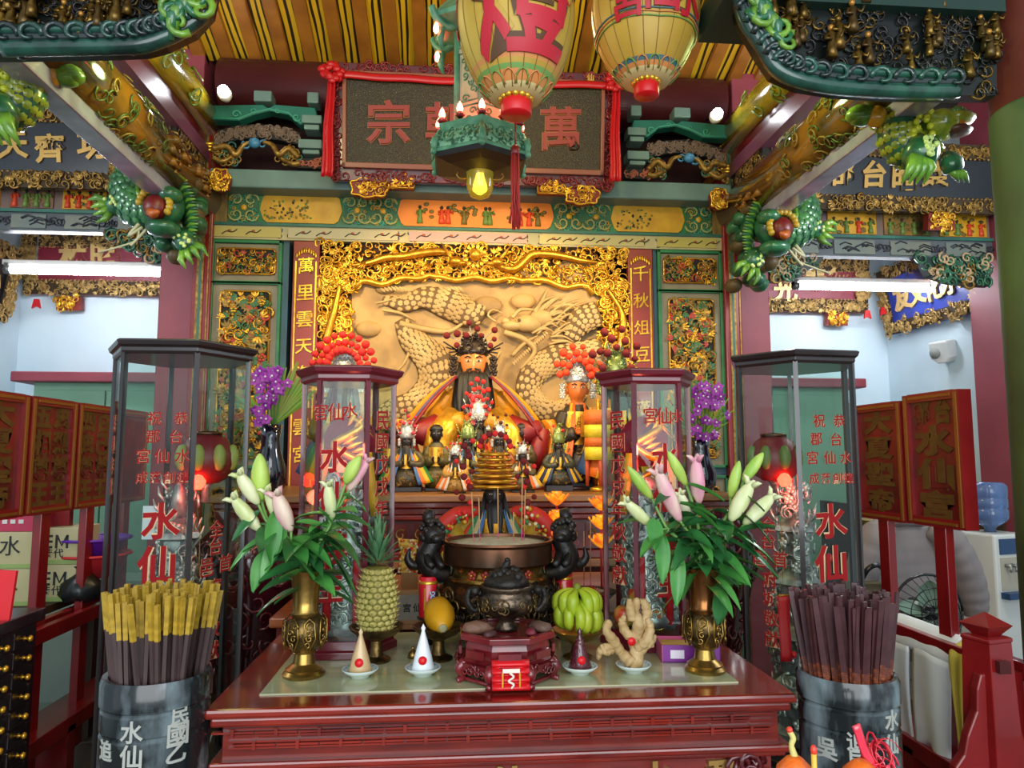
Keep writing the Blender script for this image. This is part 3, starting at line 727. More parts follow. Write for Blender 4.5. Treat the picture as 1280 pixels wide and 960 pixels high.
for k in range(6):
    a = S6 + k * PI / 3; b = MB()
    b.tube([(.235 * math.cos(a), .235 * math.sin(a), .0), (.24 * math.cos(a), .24 * math.sin(a), .04), (.21 * math.cos(a), .21 * math.sin(a), .1)], [.012, .018, .012], 6); b.ball((.24 * math.cos(a), .24 * math.sin(a), -.0), .016, 8, 6)
    b.build('corner_bracket', GRL, hl)
    a2 = k * PI / 3; r = .207; b = MB(); b.T = T(r * math.cos(a2), r * math.sin(a2), .06, rz=a2 + PI / 2)
    for s in (-1, 1):
        curl(b, s * .05, .0, .03, 0, 1.2, .18, .004, 0, s); curl(b, s * .02, .015, .02, 0, 1.2, .2, .004, PI, s)
        curl(b, s * .085, .012, .02, 0, 1.2, .2, .004, 0, -s)
    b.build('apron_scroll', GRL, hl)
    rr = .125; b = MB(); b.tube([(rr * math.cos(a), rr * math.sin(a), .14), (rr * math.cos(a), rr * math.sin(a), .62)], .014, 6); b.build('post', GRL, hl)
    b = MB(); b.T = T(.108 * math.cos(a2), .108 * math.sin(a2), .14, rz=a2 + PI / 2)
    b.box(-.06, .06, -.004, .006, 0, .48, 1)
    for (z0, z1) in ((.0, .09), (.1, .34), (.36, .47)):
        b.tube([(-.05, -.006, z0 + .012), (.05, -.006, z0 + .012), (.05, -.006, z1), (-.05, -.006, z1), (-.05, -.006, z0 + .012)], .005, 4)
        for q in range(int((z1 - z0) / .035)): curl(b, random.uniform(-.03, .03), z0 + .025 + q * .035, .018, 0, 1.1, .22, .006)
    b.build('lattice_panel', [GRL, M('lamp_pane', '#cfc39a', .4, 0, '#a79f78', 8)], hl)
    b = MB(); a3 = S6 + k * PI / 3; r = .215
    x, y = r * math.cos(a3) * .93, r * math.sin(a3) * .93
    b.cyl((x, y, .14), (x, y, .165), .012, n=8, mi=0); b.lathe([(.011, .165), (.015, .18), (.009, .2), (.0, .215)], (x, y, 0), 8, 1); b.lathe([(.013, .14), (.024, .15), (.018, .156)], (x, y, 0), 8, 2)
    b.build('candle_bulb', [GRL, M('bulb_red_glow', '#ff5a48', .5, emit=14), RED], hl)
    a4 = k * PI / 3; x, y = .19 * math.cos(a4), .19 * math.sin(a4); b = MB()
    b.cyl((x, y, .14), (x, y, .165), .012, n=8, mi=0); b.lathe([(.011, .165), (.015, .18), (.009, .2), (.0, .215)], (x, y, 0), 8, 1); b.lathe([(.013, .14), (.024, .15), (.018, .156)], (x, y, 0), 8, 2)
    b.build('candle_bulb', [GRL, M('bulb_red_glow', '#ff5a48', .5, emit=14), RED], hl)
    b = MB(); b.T = T(0, 0, .6, rz=a)                      # eaves with bulb and drop
    b.tube(bez([(.09, 0, .06), (.17, 0, .0), (.23, 0, .02), (.26, 0, .07)], 5), .018, 6, 0); b.lathe([(.004, -.03), (.012, -.02), (.013, 0), (.006, .02)], (.235, 0, -.02), 8, 1)
    b.tube([(.2, 0, -.01), (.215, 0, -.07), (.2, 0, -.12)], [.012, .018, .006], 6, 0)
    b.build('eave_bracket', [GRL, M('bulb_red_glow', '#ff5a48', .5, emit=14)], hl)
b = MB(); b.lathe([(.13, .6), (.24, .63), (.245, .65), (.12, .8), (.1, .9)], n=6, sm=False, rot=S6); b.build('roof', GRL, hl)
b = MB(); b.cyl((0, 0, .88), (0, 0, 2.2), .008, n=6); b.build('chain', BLACK, hl)
b = MB(); b.lathe([(.006, -.17), (.014, -.165), (.045, -.15), (.06, -.115), (.064, -.06), (.072, -.012), (.07, -.008)], n=20); b.T = None
gb = b.build('glass_bell', M('amber_glass', '#c9b23a', .08, 0, trans=.55), hl)
b = MB(); b.tube([(0, 0, -.135), (0, 0, -.115), (0, 0, -.06), (0, 0, -.03)], [.008, .024, .012, .01], 10); b.build('bell_bulb', M('warm_bulb', '#ffd860', .5, emit=4), gb)
b = MB()
for s in (-1, 1): b.tube(bez([(s * .06, 0, -.07), (s * .09, -.01, -.075), (s * .105, -.01, -.06), (s * .1, -.01, -.045)], 4), .004, 5)
b.build('bell_hook', BRASS, hl)
tp = at(644, 182, 2.99); t = thing('red_tassel', 'long red tassel hanging from the palace lamp', 'tassel', tuple(tp))
b = MB(); b.lathe([(.012, 0), (.02, -.01), (.02, -.035), (.014, -.045)], n=10); b.cyl((0, 0, 0), (.0, .0, .13), .004, n=5); b.build('tassel_cap', RED, t)
b = MB()
for k in range(40):
    a = random.uniform(0, 6.28); r = random.uniform(0, .017); x, y = r * math.cos(a), r * math.sin(a)
    b.tube([(x, y, -.04), (x * 1.1, y, -.15), (x * 1.2 + random.uniform(-.01, .01), y, -.24), (x * 1.4 + random.uniform(-.014, .014), y, -.33 - random.uniform(0, .04))], .0026, 4)
b.build('threads', M('tassel_red', '#b02a24', .7), t, kind='stuff')

# ---------------------------------------------------------------- paper lanterns
def paper_lantern(px, pyb, Y, rad, hgt, text, label, rz, capr, capw=None):
    p = at(px, pyb, Y); t = thing('paper_lantern', label, 'lantern', tuple(p)); t.rotation_euler = (0, 0, rz)
    cols = [M('lantern_gold', '#c8a640', .5, 0, '#b89232', 4, sss=.0), M('lantern_orange', '#d58a4a', .5), M('lantern_green', '#6f9a4a', .5), M('lantern_rib', '#8a6a24', .6), M('lantern_blue', '#48707a', .5), M('lantern_cream', '#d9c688', .5)]
    prof = []; mi = []
    N = 40
    for k in range(N + 1):
        q = k / N; r = rad * math.sin(PI * (.07 + .86 * q)) ** .55; prof.append((r, hgt * q))
    bands = {0: 5, 1: 1, 2: 1, 3: 2, 5: 1} if rad < .21 else {0: 5, 1: 1, 2: 4}
    mi = [bands.get(k, 0) for k in range(N)]
    b = MB(); b.lathe(prof, n=60, mi=mi); b.build('paper_shade', cols, t)
    for j in range(20):
        a = 2 * PI * j / 20; b = MB() ; b.tube([(pr[0] * 1.003 * math.cos(a), pr[0] * 1.003 * math.sin(a), pr[1]) for pr in prof[::2]], .0018, 4); b.build('rib', cols[3], t)
    def on(u, v, out=.003):                           # angle u, height fraction v
        q = max(0, min(1, v)); r = rad * math.sin(PI * (.07 + .86 * q)) ** .55 + out; return (r * math.sin(u), -r * math.cos(u), hgt * q)
    for (ch, u, v, size, mi_) in text:
        for off, mt, out in ((.034, 'lantern_outline', .004), (.014, 'lantern_red', .0065)):
            vs, fs = fine_glyph(ch, off); b = MB()
            b.add([on(u + vx * size / rad, v + vz * size / hgt, out + (.002 if vy < 0 else 0)) for vx, vy, vz in vs], fs)
            b.build('character', M('lantern_red', '#c01a2c', .5) if mt == 'lantern_red' else M('lantern_outline', '#5a3a1c', .6), t)
    b = MB()
    for j in range(16):                               # lotus scallops round the base
        a = 2 * PI * j / 16
        pts = [on(a + da, va, .004) for da, va in ((-.17, .01), (-.19, .04), (-.1, .065), (0, .075), (.1, .065), (.19, .04), (.17, .01))]; b.tube(pts, .003, 4, j % 2)
    for (v0, mi_) in ((.27, 0), (.295, 1), (.315, 2)) if rad > .205 else ():
        b.tube([on(2 * PI * j / 80, v0 + .018 * abs(math.sin(j * PI / 20)), .003) for j in range(81)], .0035, 4, mi_)
    b.build('painted_border', [cols[2], cols[1], cols[4]], t)
    b = MB(); b.lathe([(capr * .96, -.005), (capr, .0), (capr * 1.02, .02), (capr, .045), (capr * .9, .05)], n=24, c=(0, 0, -.055)); b.build('red_base_ring', BRED, t)
    b = MB()
    for j in range(14):
        a = 2 * PI * j / 14; b.ball((capr * .95 * math.cos(a), capr * .95 * math.sin(a), .0), (.014, .014, .016), 6, 5)
    b.build('gold_rim', GOLD2, t)
    b = MB(); b.lathe([(capr, hgt - .005), (capr * 1.1, hgt + .02), (capr, hgt + .05)], n=24); b.cyl((0, 0, hgt), (0, 0, 5.42 - p.z), .006, n=6); b.build('hanger', RED, t)
paper_lantern(645, 124, 2.4, .205, .6, [('燈', .0, .44, .40, 0), ('仙', 2.2, .5, .25, 0), ('水', -2.2, .5, .25, 0)], 'big gold paper lantern with a red character, over the palace lamp', .1, .054)
paper_lantern(808, 103, 2.75, .218, .6, [('宮', -.6, .40, .15, 0), ('仙', .0, .45, .17, 0), ('水', .6, .44, .18, 0)], 'yellow paper lantern with three red characters, right of the other lantern', .0, .05)
# ================================================================ SIDE BAYS: lintels, plaques, longitudinal beams, dragons
PUR = M('faded_purple_paint', '#6a5a5c', .35, 0, '#7c6450', 5)
SLATE = M('slate_strip', '#5a5f63', .35, 0, '#484d50', 5)
def side_lintel(pa, pb, y0, y1, y2, y3, label, strips):
    Y = 4.95; a, e = at(pa, (y0 + y1) / 2, Y), at(pb, (y0 + y1) / 2, Y)
    z0, z1, z2, z3 = [at((pa + pb) / 2, y, Y).z for y in (y0, y1, y2, y3)]
    t = thing('side_lintel', label, 'beam', (a.x, Y, z3)); L = e.x - a.x
    b = MB(); b.box(0, L, 0, .08, z1 - z3, z0 - z3); b.build('painted_beam', PUR, t)
    b = MB(); b.box(0, L, -.02, .06, 0, z2 - z3); b.build('lower_strip', SLATE, t)
    b = MB(); b.box(0, L, -.04, .02, z2 - z3 - .005, z1 - z3 + .005); b.build('green_moulding', TEAL, t)
    n = 4
    for k in range(n):
        x0 = L * k / n + .03; x1 = L * (k + 1) / n - .03
        b = MB(); b.box(x0, x1, -.012, .01, z1 - z3 + .02, z0 - z3 - .02); p = b.build('painted_panel', [YELLOW, M('panel_brown', '#7d5a3c', .4, 0, '#6a4a4a', 8), YELLOW, M('panel_ochre', '#96702a', .4, 0, '#6b5030', 7)][(k + strips) % 4], t)
        b = MB()
        for q in range(4): figure(b, x0 + (x1 - x0) * (q + .5) / 4, z1 - z3 + .025, .12, random.choice((0, 1, 1)), 2, .012, .6)
        for q in range(16): b.ball((random.uniform(x0 + .03, x1 - .03), -.013, random.uniform(z1 - z3 + .03, z0 - z3 - .03)), (.022, .004, .014), 6, 4, 3)
        b.build('painted_figures', [M('robe_vermilion', '#c8401a', .5), M('robe_green', '#5f7a34', .5), M('ink_black', '#2a2018', .6), M('tree_olive', '#6a5a20', .6)], p)
        b = MB(); b.box(x0 + .03, x1 - .03, -.03, -.015, .015, z2 - z3 - .02, 0)
        for q in range(9):
            u = random.uniform(x0 + .06, x1 - .1); v = random.uniform(.03, z2 - z3 - .04); b.tube([(u, -.032, v), (u + .04, -.033, v + .02), (u + .09, -.032, v + .005)], .005, 4, 1)
        for q in (x0, x1):
            for s in (-1, 1): curl(b, q + s * .012, (z2 - z3) / 2, .03, 1, 1.2, .2, .02)
        b.build('strip_panel', [M('strip_grey', '#767868', .4, 0, '#66706a', 6), M('dark_scroll', '#2a2a30', .5)], t)
    return t
side_lintel(-60, 205, 226, 265, 267, 290, 'painted lintel across the left side bay', 0)
side_lintel(958, 1236, 262, 297, 299, 322, 'painted lintel across the right side bay', 1)

def spandrel(path, Y, label):
    o = at(path[0][0], path[0][1], Y); t = thing('corner_bracket', label, 'bracket', tuple(o))
    P = [(at(x, y, Y) - o) for x, y in path]; P = [(p.x, p.z) for p in P]
    b = MB(); b.prism(P, -.02, .05, 0); b.build('backing', M('spandrel_dark', '#16241f', .5), t)
    xs = [p[0] for p in P]; zs_ = [p[1] for p in P]; b = MB()
    for k in range(60):
        u = random.uniform(min(xs), max(xs)); v = random.uniform(min(zs_), max(zs_)); ins = False; j = len(P) - 1
        for i in range(len(P)):
            if (P[i][1] > v) != (P[j][1] > v) and u < (P[j][0] - P[i][0]) * (v - P[i][1]) / (P[j][1] - P[i][1]) + P[i][0]: ins = not ins
            j = i
        if ins: curl(b, u, v, random.uniform(.03, .055), random.choice((0, 0, 0, 1, 2)), 1.3, .22, .02)
    b.build('leaf_scrolls', [DGREEN, OGOLD, M('pale_bud', '#b89a72', .5)], t, kind='stuff')
spandrel([(205, 291), (130, 291), (136, 303), (150, 300), (160, 312), (176, 316), (184, 328), (205, 332)], 4.93, 'dark green carved bracket under the left side lintel')
spandrel([(958, 322), (1028, 322), (1020, 334), (1010, 338), (1000, 346), (985, 346), (976, 352), (958, 352)], 4.93, 'dark green carved bracket under the right lintel, beside the red pillar')
spandrel([(1236, 322), (1142, 322), (1152, 330), (1160, 345), (1175, 350), (1186, 354), (1205, 356), (1236, 358)], 4.93, 'dark green carved bracket under the right lintel, beside the green pillar')

def plaque(corners, Y, field, text, label, tilt=10, fw=.08, gold=OGOLD, csize=.2, cmat=None, foot=(), rz=0, rmat=None, ends=True):
    """corners: px x0,x1,y0,y1 of the outer frame at depth Y"""
    x0, x1, y0, y1 = corners; a = at(x0, y0, Y); e = at(x1, y1, Y); c = (a + e) / 2; hw = abs(e.x - a.x) / 2; hh = abs(a.z - e.z) / 2
    t = thing('name_plaque', label, 'plaque', tuple(c)); t.rotation_euler = (R_(tilt), 0, rz)
    b = MB(); b.box(-hw, hw, 0, .05, -hh, hh); b.build('board', rmat or field, t)
    b = MB(); b.box(-hw + fw, hw - fw, -.006, .01, -hh + fw, hh - fw); b.build('field', field, t)
    for nm, (u0, u1, v0, v1) in (('frame_rail', (-hw, hw, hh - fw, hh)), ('frame_rail', (-hw, hw, -hh, -hh + fw)), ('frame_stile', (-hw, -hw + fw, -hh + fw, hh - fw)), ('frame_stile', (hw - fw, hw, -hh + fw, hh - fw))):
        b = MB(); b.box(u0, u1, -.02, .03, v0, v1, 1)
        n = int((u1 - u0) * (v1 - v0) * 9000) + 12; n = min(n, 200)
        fill_carving(b, u0 + .01, u1 - .01, v0 + .012, v1 - .012, n, .03, [0], None, .02, 'cccl')
        b.build(nm, [gold, M('frame_shadow2', '#3a2a14', .8)], t)
    b = MB(); k = 0
    while k * .034 < 2 * (hw - fw): b.ball((-hw + fw + k * .034, -.012, -hh + fw), .011, 6, 4); b.ball((-hw + fw + k * .034, -.012, hh - fw), .011, 6, 4); k += 1
    b.build('bead_row', gold, t, kind='stuff')
    for ch, px, py in text:
        p = at(px, py, Y) - c; b = MB(); put(b, ch, T(p.x, -.012, p.z), csize, 0, .03, .04, .05); b.build('character', cmat or M('sign_gold', '#b8904a', .4, .4), t)
    for px in foot:
        p = at(px, y1 + 6, Y) - c; b = MB(); b.box(p.x - .1, p.x + .1, -.03, .03, p.z - .07, p.z + .05, 1); fill_carving(b, p.x - .09, p.x + .09, p.z - .06, p.z + .05, 30, .03, [0], None, .03, 'ccl'); b.build('support_bracket', [GOLD2, M('bracket_red', '#7a1e12', .5)], t)
    return t
NIGHT = M('blue_black_field', '#12141c', .3, coat=.3)
plaque((-190, 158, 126, 236), 4.72, NIGHT, [('天', 18, 182), ('齊', 64, 186), ('功', 117, 182)], 'black plaque with three gold characters over the left side bay', 10, .1, OGOLD, .19)
plaque((985, 1300, 176, 268), 4.72, NIGHT, [('郡', 1051, 217), ('台', 1091, 218), ('昭', 1129, 222), ('靈', 1167, 218)], 'black plaque with four gold characters over the right side bay', 10, .1, OGOLD, .19, foot=(1180,))
MARF = M('plaque_maroon', '#7d2233', .45)
plaque((32, 290, 291, 371), 6.38, MARF, [('林', 93, 321), ('昭', 133, 322)], 'maroon plaque with gold frame on the back wall of the left bay', 8, .12, M('pale_gold_frame', '#c9a866', .45, .4, '#8a6a34', 30), .24, M('sign_pale_gold', '#dcbc78', .4, .3), foot=(84,), rmat=BRED)
plaque((880, 1086, 320, 391), 6.38, MARF, [('光', 981, 362), ('奉', 1017, 350), ('德', 1048, 349)], 'maroon plaque with gold frame on the back wall of the right bay', 8, .12, M('pale_gold_frame', '#c9a866', .45, .4, '#8a6a34', 30), .24, M('sign_pale_gold', '#dcbc78', .4, .3), foot=(1048,), rmat=BRED)
def wall_plaque(x, y, z, hw, hh, rz, field, text, label, gold):
    t = thing('name_plaque', label, 'plaque', (x, y, z)); t.rotation_euler = (R_(8), 0, rz)
    b = MB(); b.box(-hw, hw, 0, .05, -hh, hh); b.build('board', field, t)
    for nm, (u0, u1, v0, v1) in (('frame_rail', (-hw, hw, hh - .1, hh)), ('frame_rail', (-hw, hw, -hh, -hh + .1)), ('frame_stile', (-hw, -hw + .1, -hh + .1, hh - .1)), ('frame_stile', (hw - .1, hw, -hh + .1, hh - .1))):
        b = MB(); b.box(u0, u1, -.02, .03, v0, v1, 1); fill_carving(b, u0, u1, v0, v1, 100, .035, [0], None, .02, 'cccl'); b.build(nm, [gold, M('frame_shadow2', '#3a2a14', .8)], t)
    for i, ch in enumerate(text):
        b = MB(); put(b, ch, T(-hw + .3 + i * (2 * hw - .6) / max(1, len(text) - 1), -.012, 0), .24, 0, .03, .04, .05); b.build('character', M('sign_pale_gold', '#dcbc78', .4, .3), t)
    return t
PGF = M('pale_gold_frame', '#c9a866', .45, .4)
wall_plaque(4.02, 5.75, 3.02, .62, .3, -PI / 2, M('plaque_blue', '#2b3f9a', .4), '友文化水', 'blue plaque with gold characters on the right wall of the right bay', PGF)
wall_plaque(-3.64, 5.5, 3.0, .7, .3, PI / 2, NIGHT, '水心', 'black plaque with gold frame high on the left wall', PGF)
b = MB()
for (px, py) in ((46, 374), (1084, 388), (1104, 384)):
    p = at(px, py, 6.3); t = MB()
    t.prism([(-.02, 0), (.02, 0), (.035, -.08), (0, -.06), (-.035, -.08)], -.01, .01)
    tag(t.build('red_ribbon_end', M('red_satin', '#b8141c', .35), None, tuple(p)), {46: 'small red ribbon end under the maroon plaque in the left bay', 1084: 'small red ribbon end at the corner of the maroon plaque in the right bay', 1104: 'small red ribbon end at the corner of the blue plaque'}[px], 'ribbon')

# ---------------------------------------------------------------- longitudinal beams
PAINTB = M('painted_round_beam', '#8a5a1c', .14, 0, '#3c3018', 4.5, (1, .5, 1), coat=.9, ramp=(.38, .6))
PAINTG = M('painted_yellow_beam', '#b79a1e', .16, 0, '#5a5a1c', 5, (1, .5, 1), coat=.9, ramp=(.42, .62))
LAV = M('painted_sheen_strip', '#a9a3bd', .18, 0, '#8a7f96', 6, coat=.6)  # fluorescent tube's reflection on the beams, put in as a pale colour
for sx, lab in ((-1, 'left'), (1, 'right')):
    X = AX + sx * 1.86
    t = thing('long_beam', 'painted round beam from the %s pillar toward the front, floral scroll ends' % lab, 'beam', (X, 4.9, 3.32))
    b = MB(); b.tube([(0, 0, 0), (0, -2.3, 0)], .155, 24); b.build('round_beam', PAINTB, t)
    b = MB()
    for q in range(90):                              # carved and gilded strapwork at the front end
        y = -random.uniform(1.0, 1.75); a = random.uniform(0, 6.28); b.T = T(.155 * math.cos(a), y, .155 * math.sin(a), ry=-a - PI / 2 + PI, rx=0); b.T = Matrix.Translation((.157 * math.cos(a), y, .157 * math.sin(a))) @ Matrix.Rotation(PI / 2 - a, 4, 'Y') @ Matrix.Rotation(-PI / 2, 4, 'X')
        curl(b, 0, 0, .045, random.choice((0, 1)), 1.2, .12, 0)
    b.build('scroll_ornament', [M('strap_olive', '#4a5a24', .4), M('strap_ochre', '#8a6a28', .4)], t, kind='stuff')
    b = MB()
    for q in range(16):
        y = -random.uniform(.15, .95); a = random.choice((PI * .75, PI, PI * 1.2, 0, .4, -.5, -PI / 2)) + random.uniform(-.3, .3)
        b.T = Matrix.Translation((.155 * math.cos(a), y, .155 * math.sin(a))) @ Matrix.Rotation(PI / 2 - a, 4, 'Y') @ Matrix.Rotation(-PI / 2, 4, 'X')
        figure(b, 0, -.05, .14, random.choice((0, 1)), 2, .0, .7)
    b.build('painted_figures', [M('robe_ochre', '#8a5a1a', .4), M('robe_umber', '#6a4a1c', .4), M('ink_black', '#2a2018', .6)], t)
    b = MB(); b.box(-.06, .06, -2.3, 0, -.22, -.14); b.build('painted_sheen_strip', LAV, t, bev=.01)  # flat strip standing in for the bluish sheen under the beam
    t = thing('upper_beam', 'upper painted yellow beam from the %s pillar toward the front' % lab, 'beam', (X - sx * .02, 4.9, 3.86))
    b = MB(); b.tube([(0, 0, 0), (0, -2.1, 0)], .125, 20); b.build('round_beam', PAINTG, t)
    b = MB()
    for q in range(40):
        y = -random.uniform(.5, 1.9); a = random.uniform(0, 6.28)
        b.T = Matrix.Translation((.126 * math.cos(a), y, .126 * math.sin(a))) @ Matrix.Rotation(PI / 2 - a, 4, 'Y') @ Matrix.Rotation(-PI / 2, 4, 'X'); curl(b, 0, 0, .06, 0, 1.1, .14, 0)
    b.build('scroll_ornament', [M('olive_scroll', '#6a7a2c', .4)], t, kind='stuff')
    b = MB(); b.box(-.05, .05, -2.2, 0, -.3, -.2); b.build('maroon_plank', M('plank_purple', '#6d3c50', .3, coat=.4), t)
    b = MB(); b.box(-.03, .03, -2.2, 0, -.2, -.12); b.build('dark_red_web', DRED, t)
    # filler between the two beams near the pillar: carved scroll block
    t = thing('carved_block', 'carved scroll block under the upper beam at the %s pillar' % lab, 'bracket', (X, 4.55, 3.52))
    b = MB(); b.box(-.05, .05, -.25, .25, -.1, .12, 1)
    for q in range(70):
        for s in (-1, 1):
            b.T = T(s * .05, 0, 0, rz=s * PI / 2); curl(b, random.uniform(-.25, .25), random.uniform(-.1, .12), .035, random.choice((0, 2)), 1.2, .2, .0)
    b.T = T(0, -.25, 0)
    for q in range(16): curl(b, random.uniform(-.05, .05), random.uniform(-.1, .12), .03, random.choice((0, 2)), 1.2, .2, .0)
    b.build('scrollwork', [OGOLD, DARK, M('carved_brown', '#5a4028', .5)], t)

# ---------------------------------------------------------------- dragon brackets at the back pillars (built for the left, mirrored right)
SCALEM = M('dragon_scale', '#4f8a4a', .28, .1, '#2a5a3c', 20, coat=.5)
def scaly_tube(b, pts, rs, mi, ms, q, dens=.6, full=True):
    b.tube(pts, rs, 10, mi); row = 0; acc = 0; last = pts[0]
    for i in range(1, len(pts) - 1):
        t = (pts[i + 1] - pts[i - 1]).normalized(); acc += (pts[i] - last).length; last = pts[i]
        if acc < q * 1.1: continue
        acc = 0; row += 1; u = t.cross(Vector((0, 1, 0))); u.normalize(); w_ = t.cross(u); m = max(6, int(2 * PI * rs[i] / (q * 1.7)))
        for k in range(m):
            a = 2 * PI * (k + .5 * (row % 2)) / m; n_ = u * math.cos(a) + w_ * math.sin(a); d = (w_ * math.cos(a) - u * math.sin(a)) * q; c = pts[i] + n_ * rs[i]; e = t * q
            vs = [c + n_ * q * .45] + [c + d * math.cos(h) + e * math.sin(h) - n_ * q * .1 for h in [2 * PI * j / 6 for j in range(6)]]
            b.add(vs, [(0, 1 + j, 1 + (j + 1) % 6) for j in range(6)], ms, True)
def dragon_bracket(mx, label, shift):
    t = thing('dragon_bracket', label, 'carving', (AX + mx * 2.02, 4.45, 2.75)); o = Vector((AX - 2.02, 4.45, 2.75))
    def Q(px, py, dy=0): p = at(px, py, 4.45) - o; return Vector((p.x * (-mx), -dy, p.z))
    b = MB()
    pts = bez([Q(183, 190, .0), Q(180, 215, .04), Q(172, 240, .07), Q(182, 265, .1), Q(204, 272, .13), Q(222, 258, .15)], 7)
    scaly_tube(b, pts, lerp_list([.1, .1, .125, .125, .1, .07], len(pts)), 0, 1, .026)
    b.build('scaled_body', [DGREEN, SCALEM], t)
    b = MB()
    b.tube(bez([Q(152, 200, .05), Q(158, 186, .06), Q(185, 182, .06), Q(205, 188, .06), Q(212, 208, .08)], 5), .035, 8, 0)
    for k in range(26): p = Q(random.uniform(158, 205), random.uniform(188, 208), .1); b.ball(tuple(p), .017, 6, 5, 1)
    b.ball(tuple(Q(182, 198, .02)), (.14, .05, .08), 10, 7, 2)
    b.build('tail_fan', [LGREEN, M('pearl_green', '#cfe08a', .3), DGREEN], t)
    b = MB()
    b.tube(bez([Q(205, 215, .1), Q(208, 250, .16), Q(192, 258, .2), Q(188, 240, .16), Q(198, 226, .16)], 5), .022, 6, 0)
    b.tube(bez([Q(196, 208, .12), Q(206, 212, .16), Q(208, 230, .18), Q(200, 238, .18)], 5), .03, 6, 0)
    for k in range(18):
        q = k / 17; p = Q(183 + 24 * math.sin(q * 2.6), 226 + 36 * q, .2); b.ball(tuple(p), .014, 6, 4, 0)
    b.build('ear_fins', [LGREEN], t)
    # head, mouth open toward the camera and down
    b = MB(); h = Q(216, 275, .22)
    b.ball(tuple(Q(216, 270, .16)), (.13, .12, .12), 12, 9, 0); b.ball(tuple(Q(222, 300, .22)), (.1, .1, .05), 10, 7, 0); b.ball(tuple(Q(232, 262, .24)), (.07, .08, .05), 9, 7, 0)
    for k in range(12):
        a = -.5 + k * .32; p = Q(216, 275, .28) + Vector((.085 * math.cos(a) * -mx, 0, .09 * math.sin(a))); b.ball(tuple(p), .022, 6, 5, 1)
    b.build('head', [DGREEN, M('lip_gold', '#b8962a', .35)], t)
    b = MB(); b.ball(tuple(Q(216, 277, .26)), (.07, .06, .075), 10, 7, 0); b.tube([Q(214, 285, .3), Q(222, 292, .36), Q(230, 290, .38)], [.03, .028, .008], 6, 1)
    b.build('open_mouth', [M('mouth_red', '#6a1414', .4), M('tongue_orange', '#b0561c', .4)], t)
    for k in range(26):                               # spiny mane along the pillar
        q = k / 25; p = Q(226 + 16 * math.sin(q * 2.4), 232 + 90 * q, .1); e = Q(240 + 20 * math.sin(q * 2.6), 226 + 95 * q, .16)
        if k == 0: b = MB()
        b.tube([p, (p + e) / 2 + Vector((0, -.02, .012)), e], [.022, .014, .003], 5, k % 2)
    b.build('spiny_mane', [DGREEN, LGREEN], t)
    def claw(x, y, x2, y2, dy, nm):
        b = MB(); p, e = Q(x, y, dy), Q(x2, y2, dy + .06); d = e - p
        b.tube([p, p + d * .35, p + d * .7], [.05, .07, .05], 8, 0)
        for k in range(10): b.ball(tuple(p + d * random.uniform(.1, .6) + Vector((random.uniform(-.04, .04), -.06, random.uniform(-.03, .03)))), .012, 6, 4, 2)
        s = Vector((-d.z, 0, d.x)).normalized()
        for k in (-1.2, -.4, .4, 1.2): b.tube([p + d * .6 + s * k * .025, p + d * .9 + s * k * .06, p + d * 1.25 + s * k * .06 + Vector((0, .02, 0))], [.026, .02, .004], 6, 1)
        b.build(nm, [DGREEN, LGREEN, M('pearl_green', '#cfe08a', .3)], t)
    claw(168, 262, 138, 272, .1, 'claw'); claw(236, 300, 254, 330, .12, 'claw')
    b = MB()
    for pth in (([(196, 303), (192, 316), (170, 324), (148, 330)], .006), ([(205, 302), (196, 312), (186, 322)], .009), ([(200, 300), (184, 310), (196, 296)], .01)):
        pts = bez([Q(x, y, .25) for x, y in pth[0]], 5); b.tube(pts, pth[1], 5)
    b.build('whiskers', M('whisker_cream', '#b5ae8a', .4), t)
    b = MB()                                             # carved cloud base that carries it, against the pillar
    for k in range(30): p = Q(random.uniform(205, 246), random.uniform(225, 330), random.uniform(-.22, .05)); b.ball(tuple(p), (.06, .08, .05), 7, 5, random.choice((0, 0, 1)))
    b.build('cloud_base', [DGREEN, M('cloud_brown', '#5c4a2c', .5)], t)
    t.location.z += shift
dragon_bracket(-1, 'green scaly dragon carving on the left red pillar, head turned down', 0)
dragon_bracket(1, 'green scaly dragon carving on the right red pillar, head turned down', -.03)

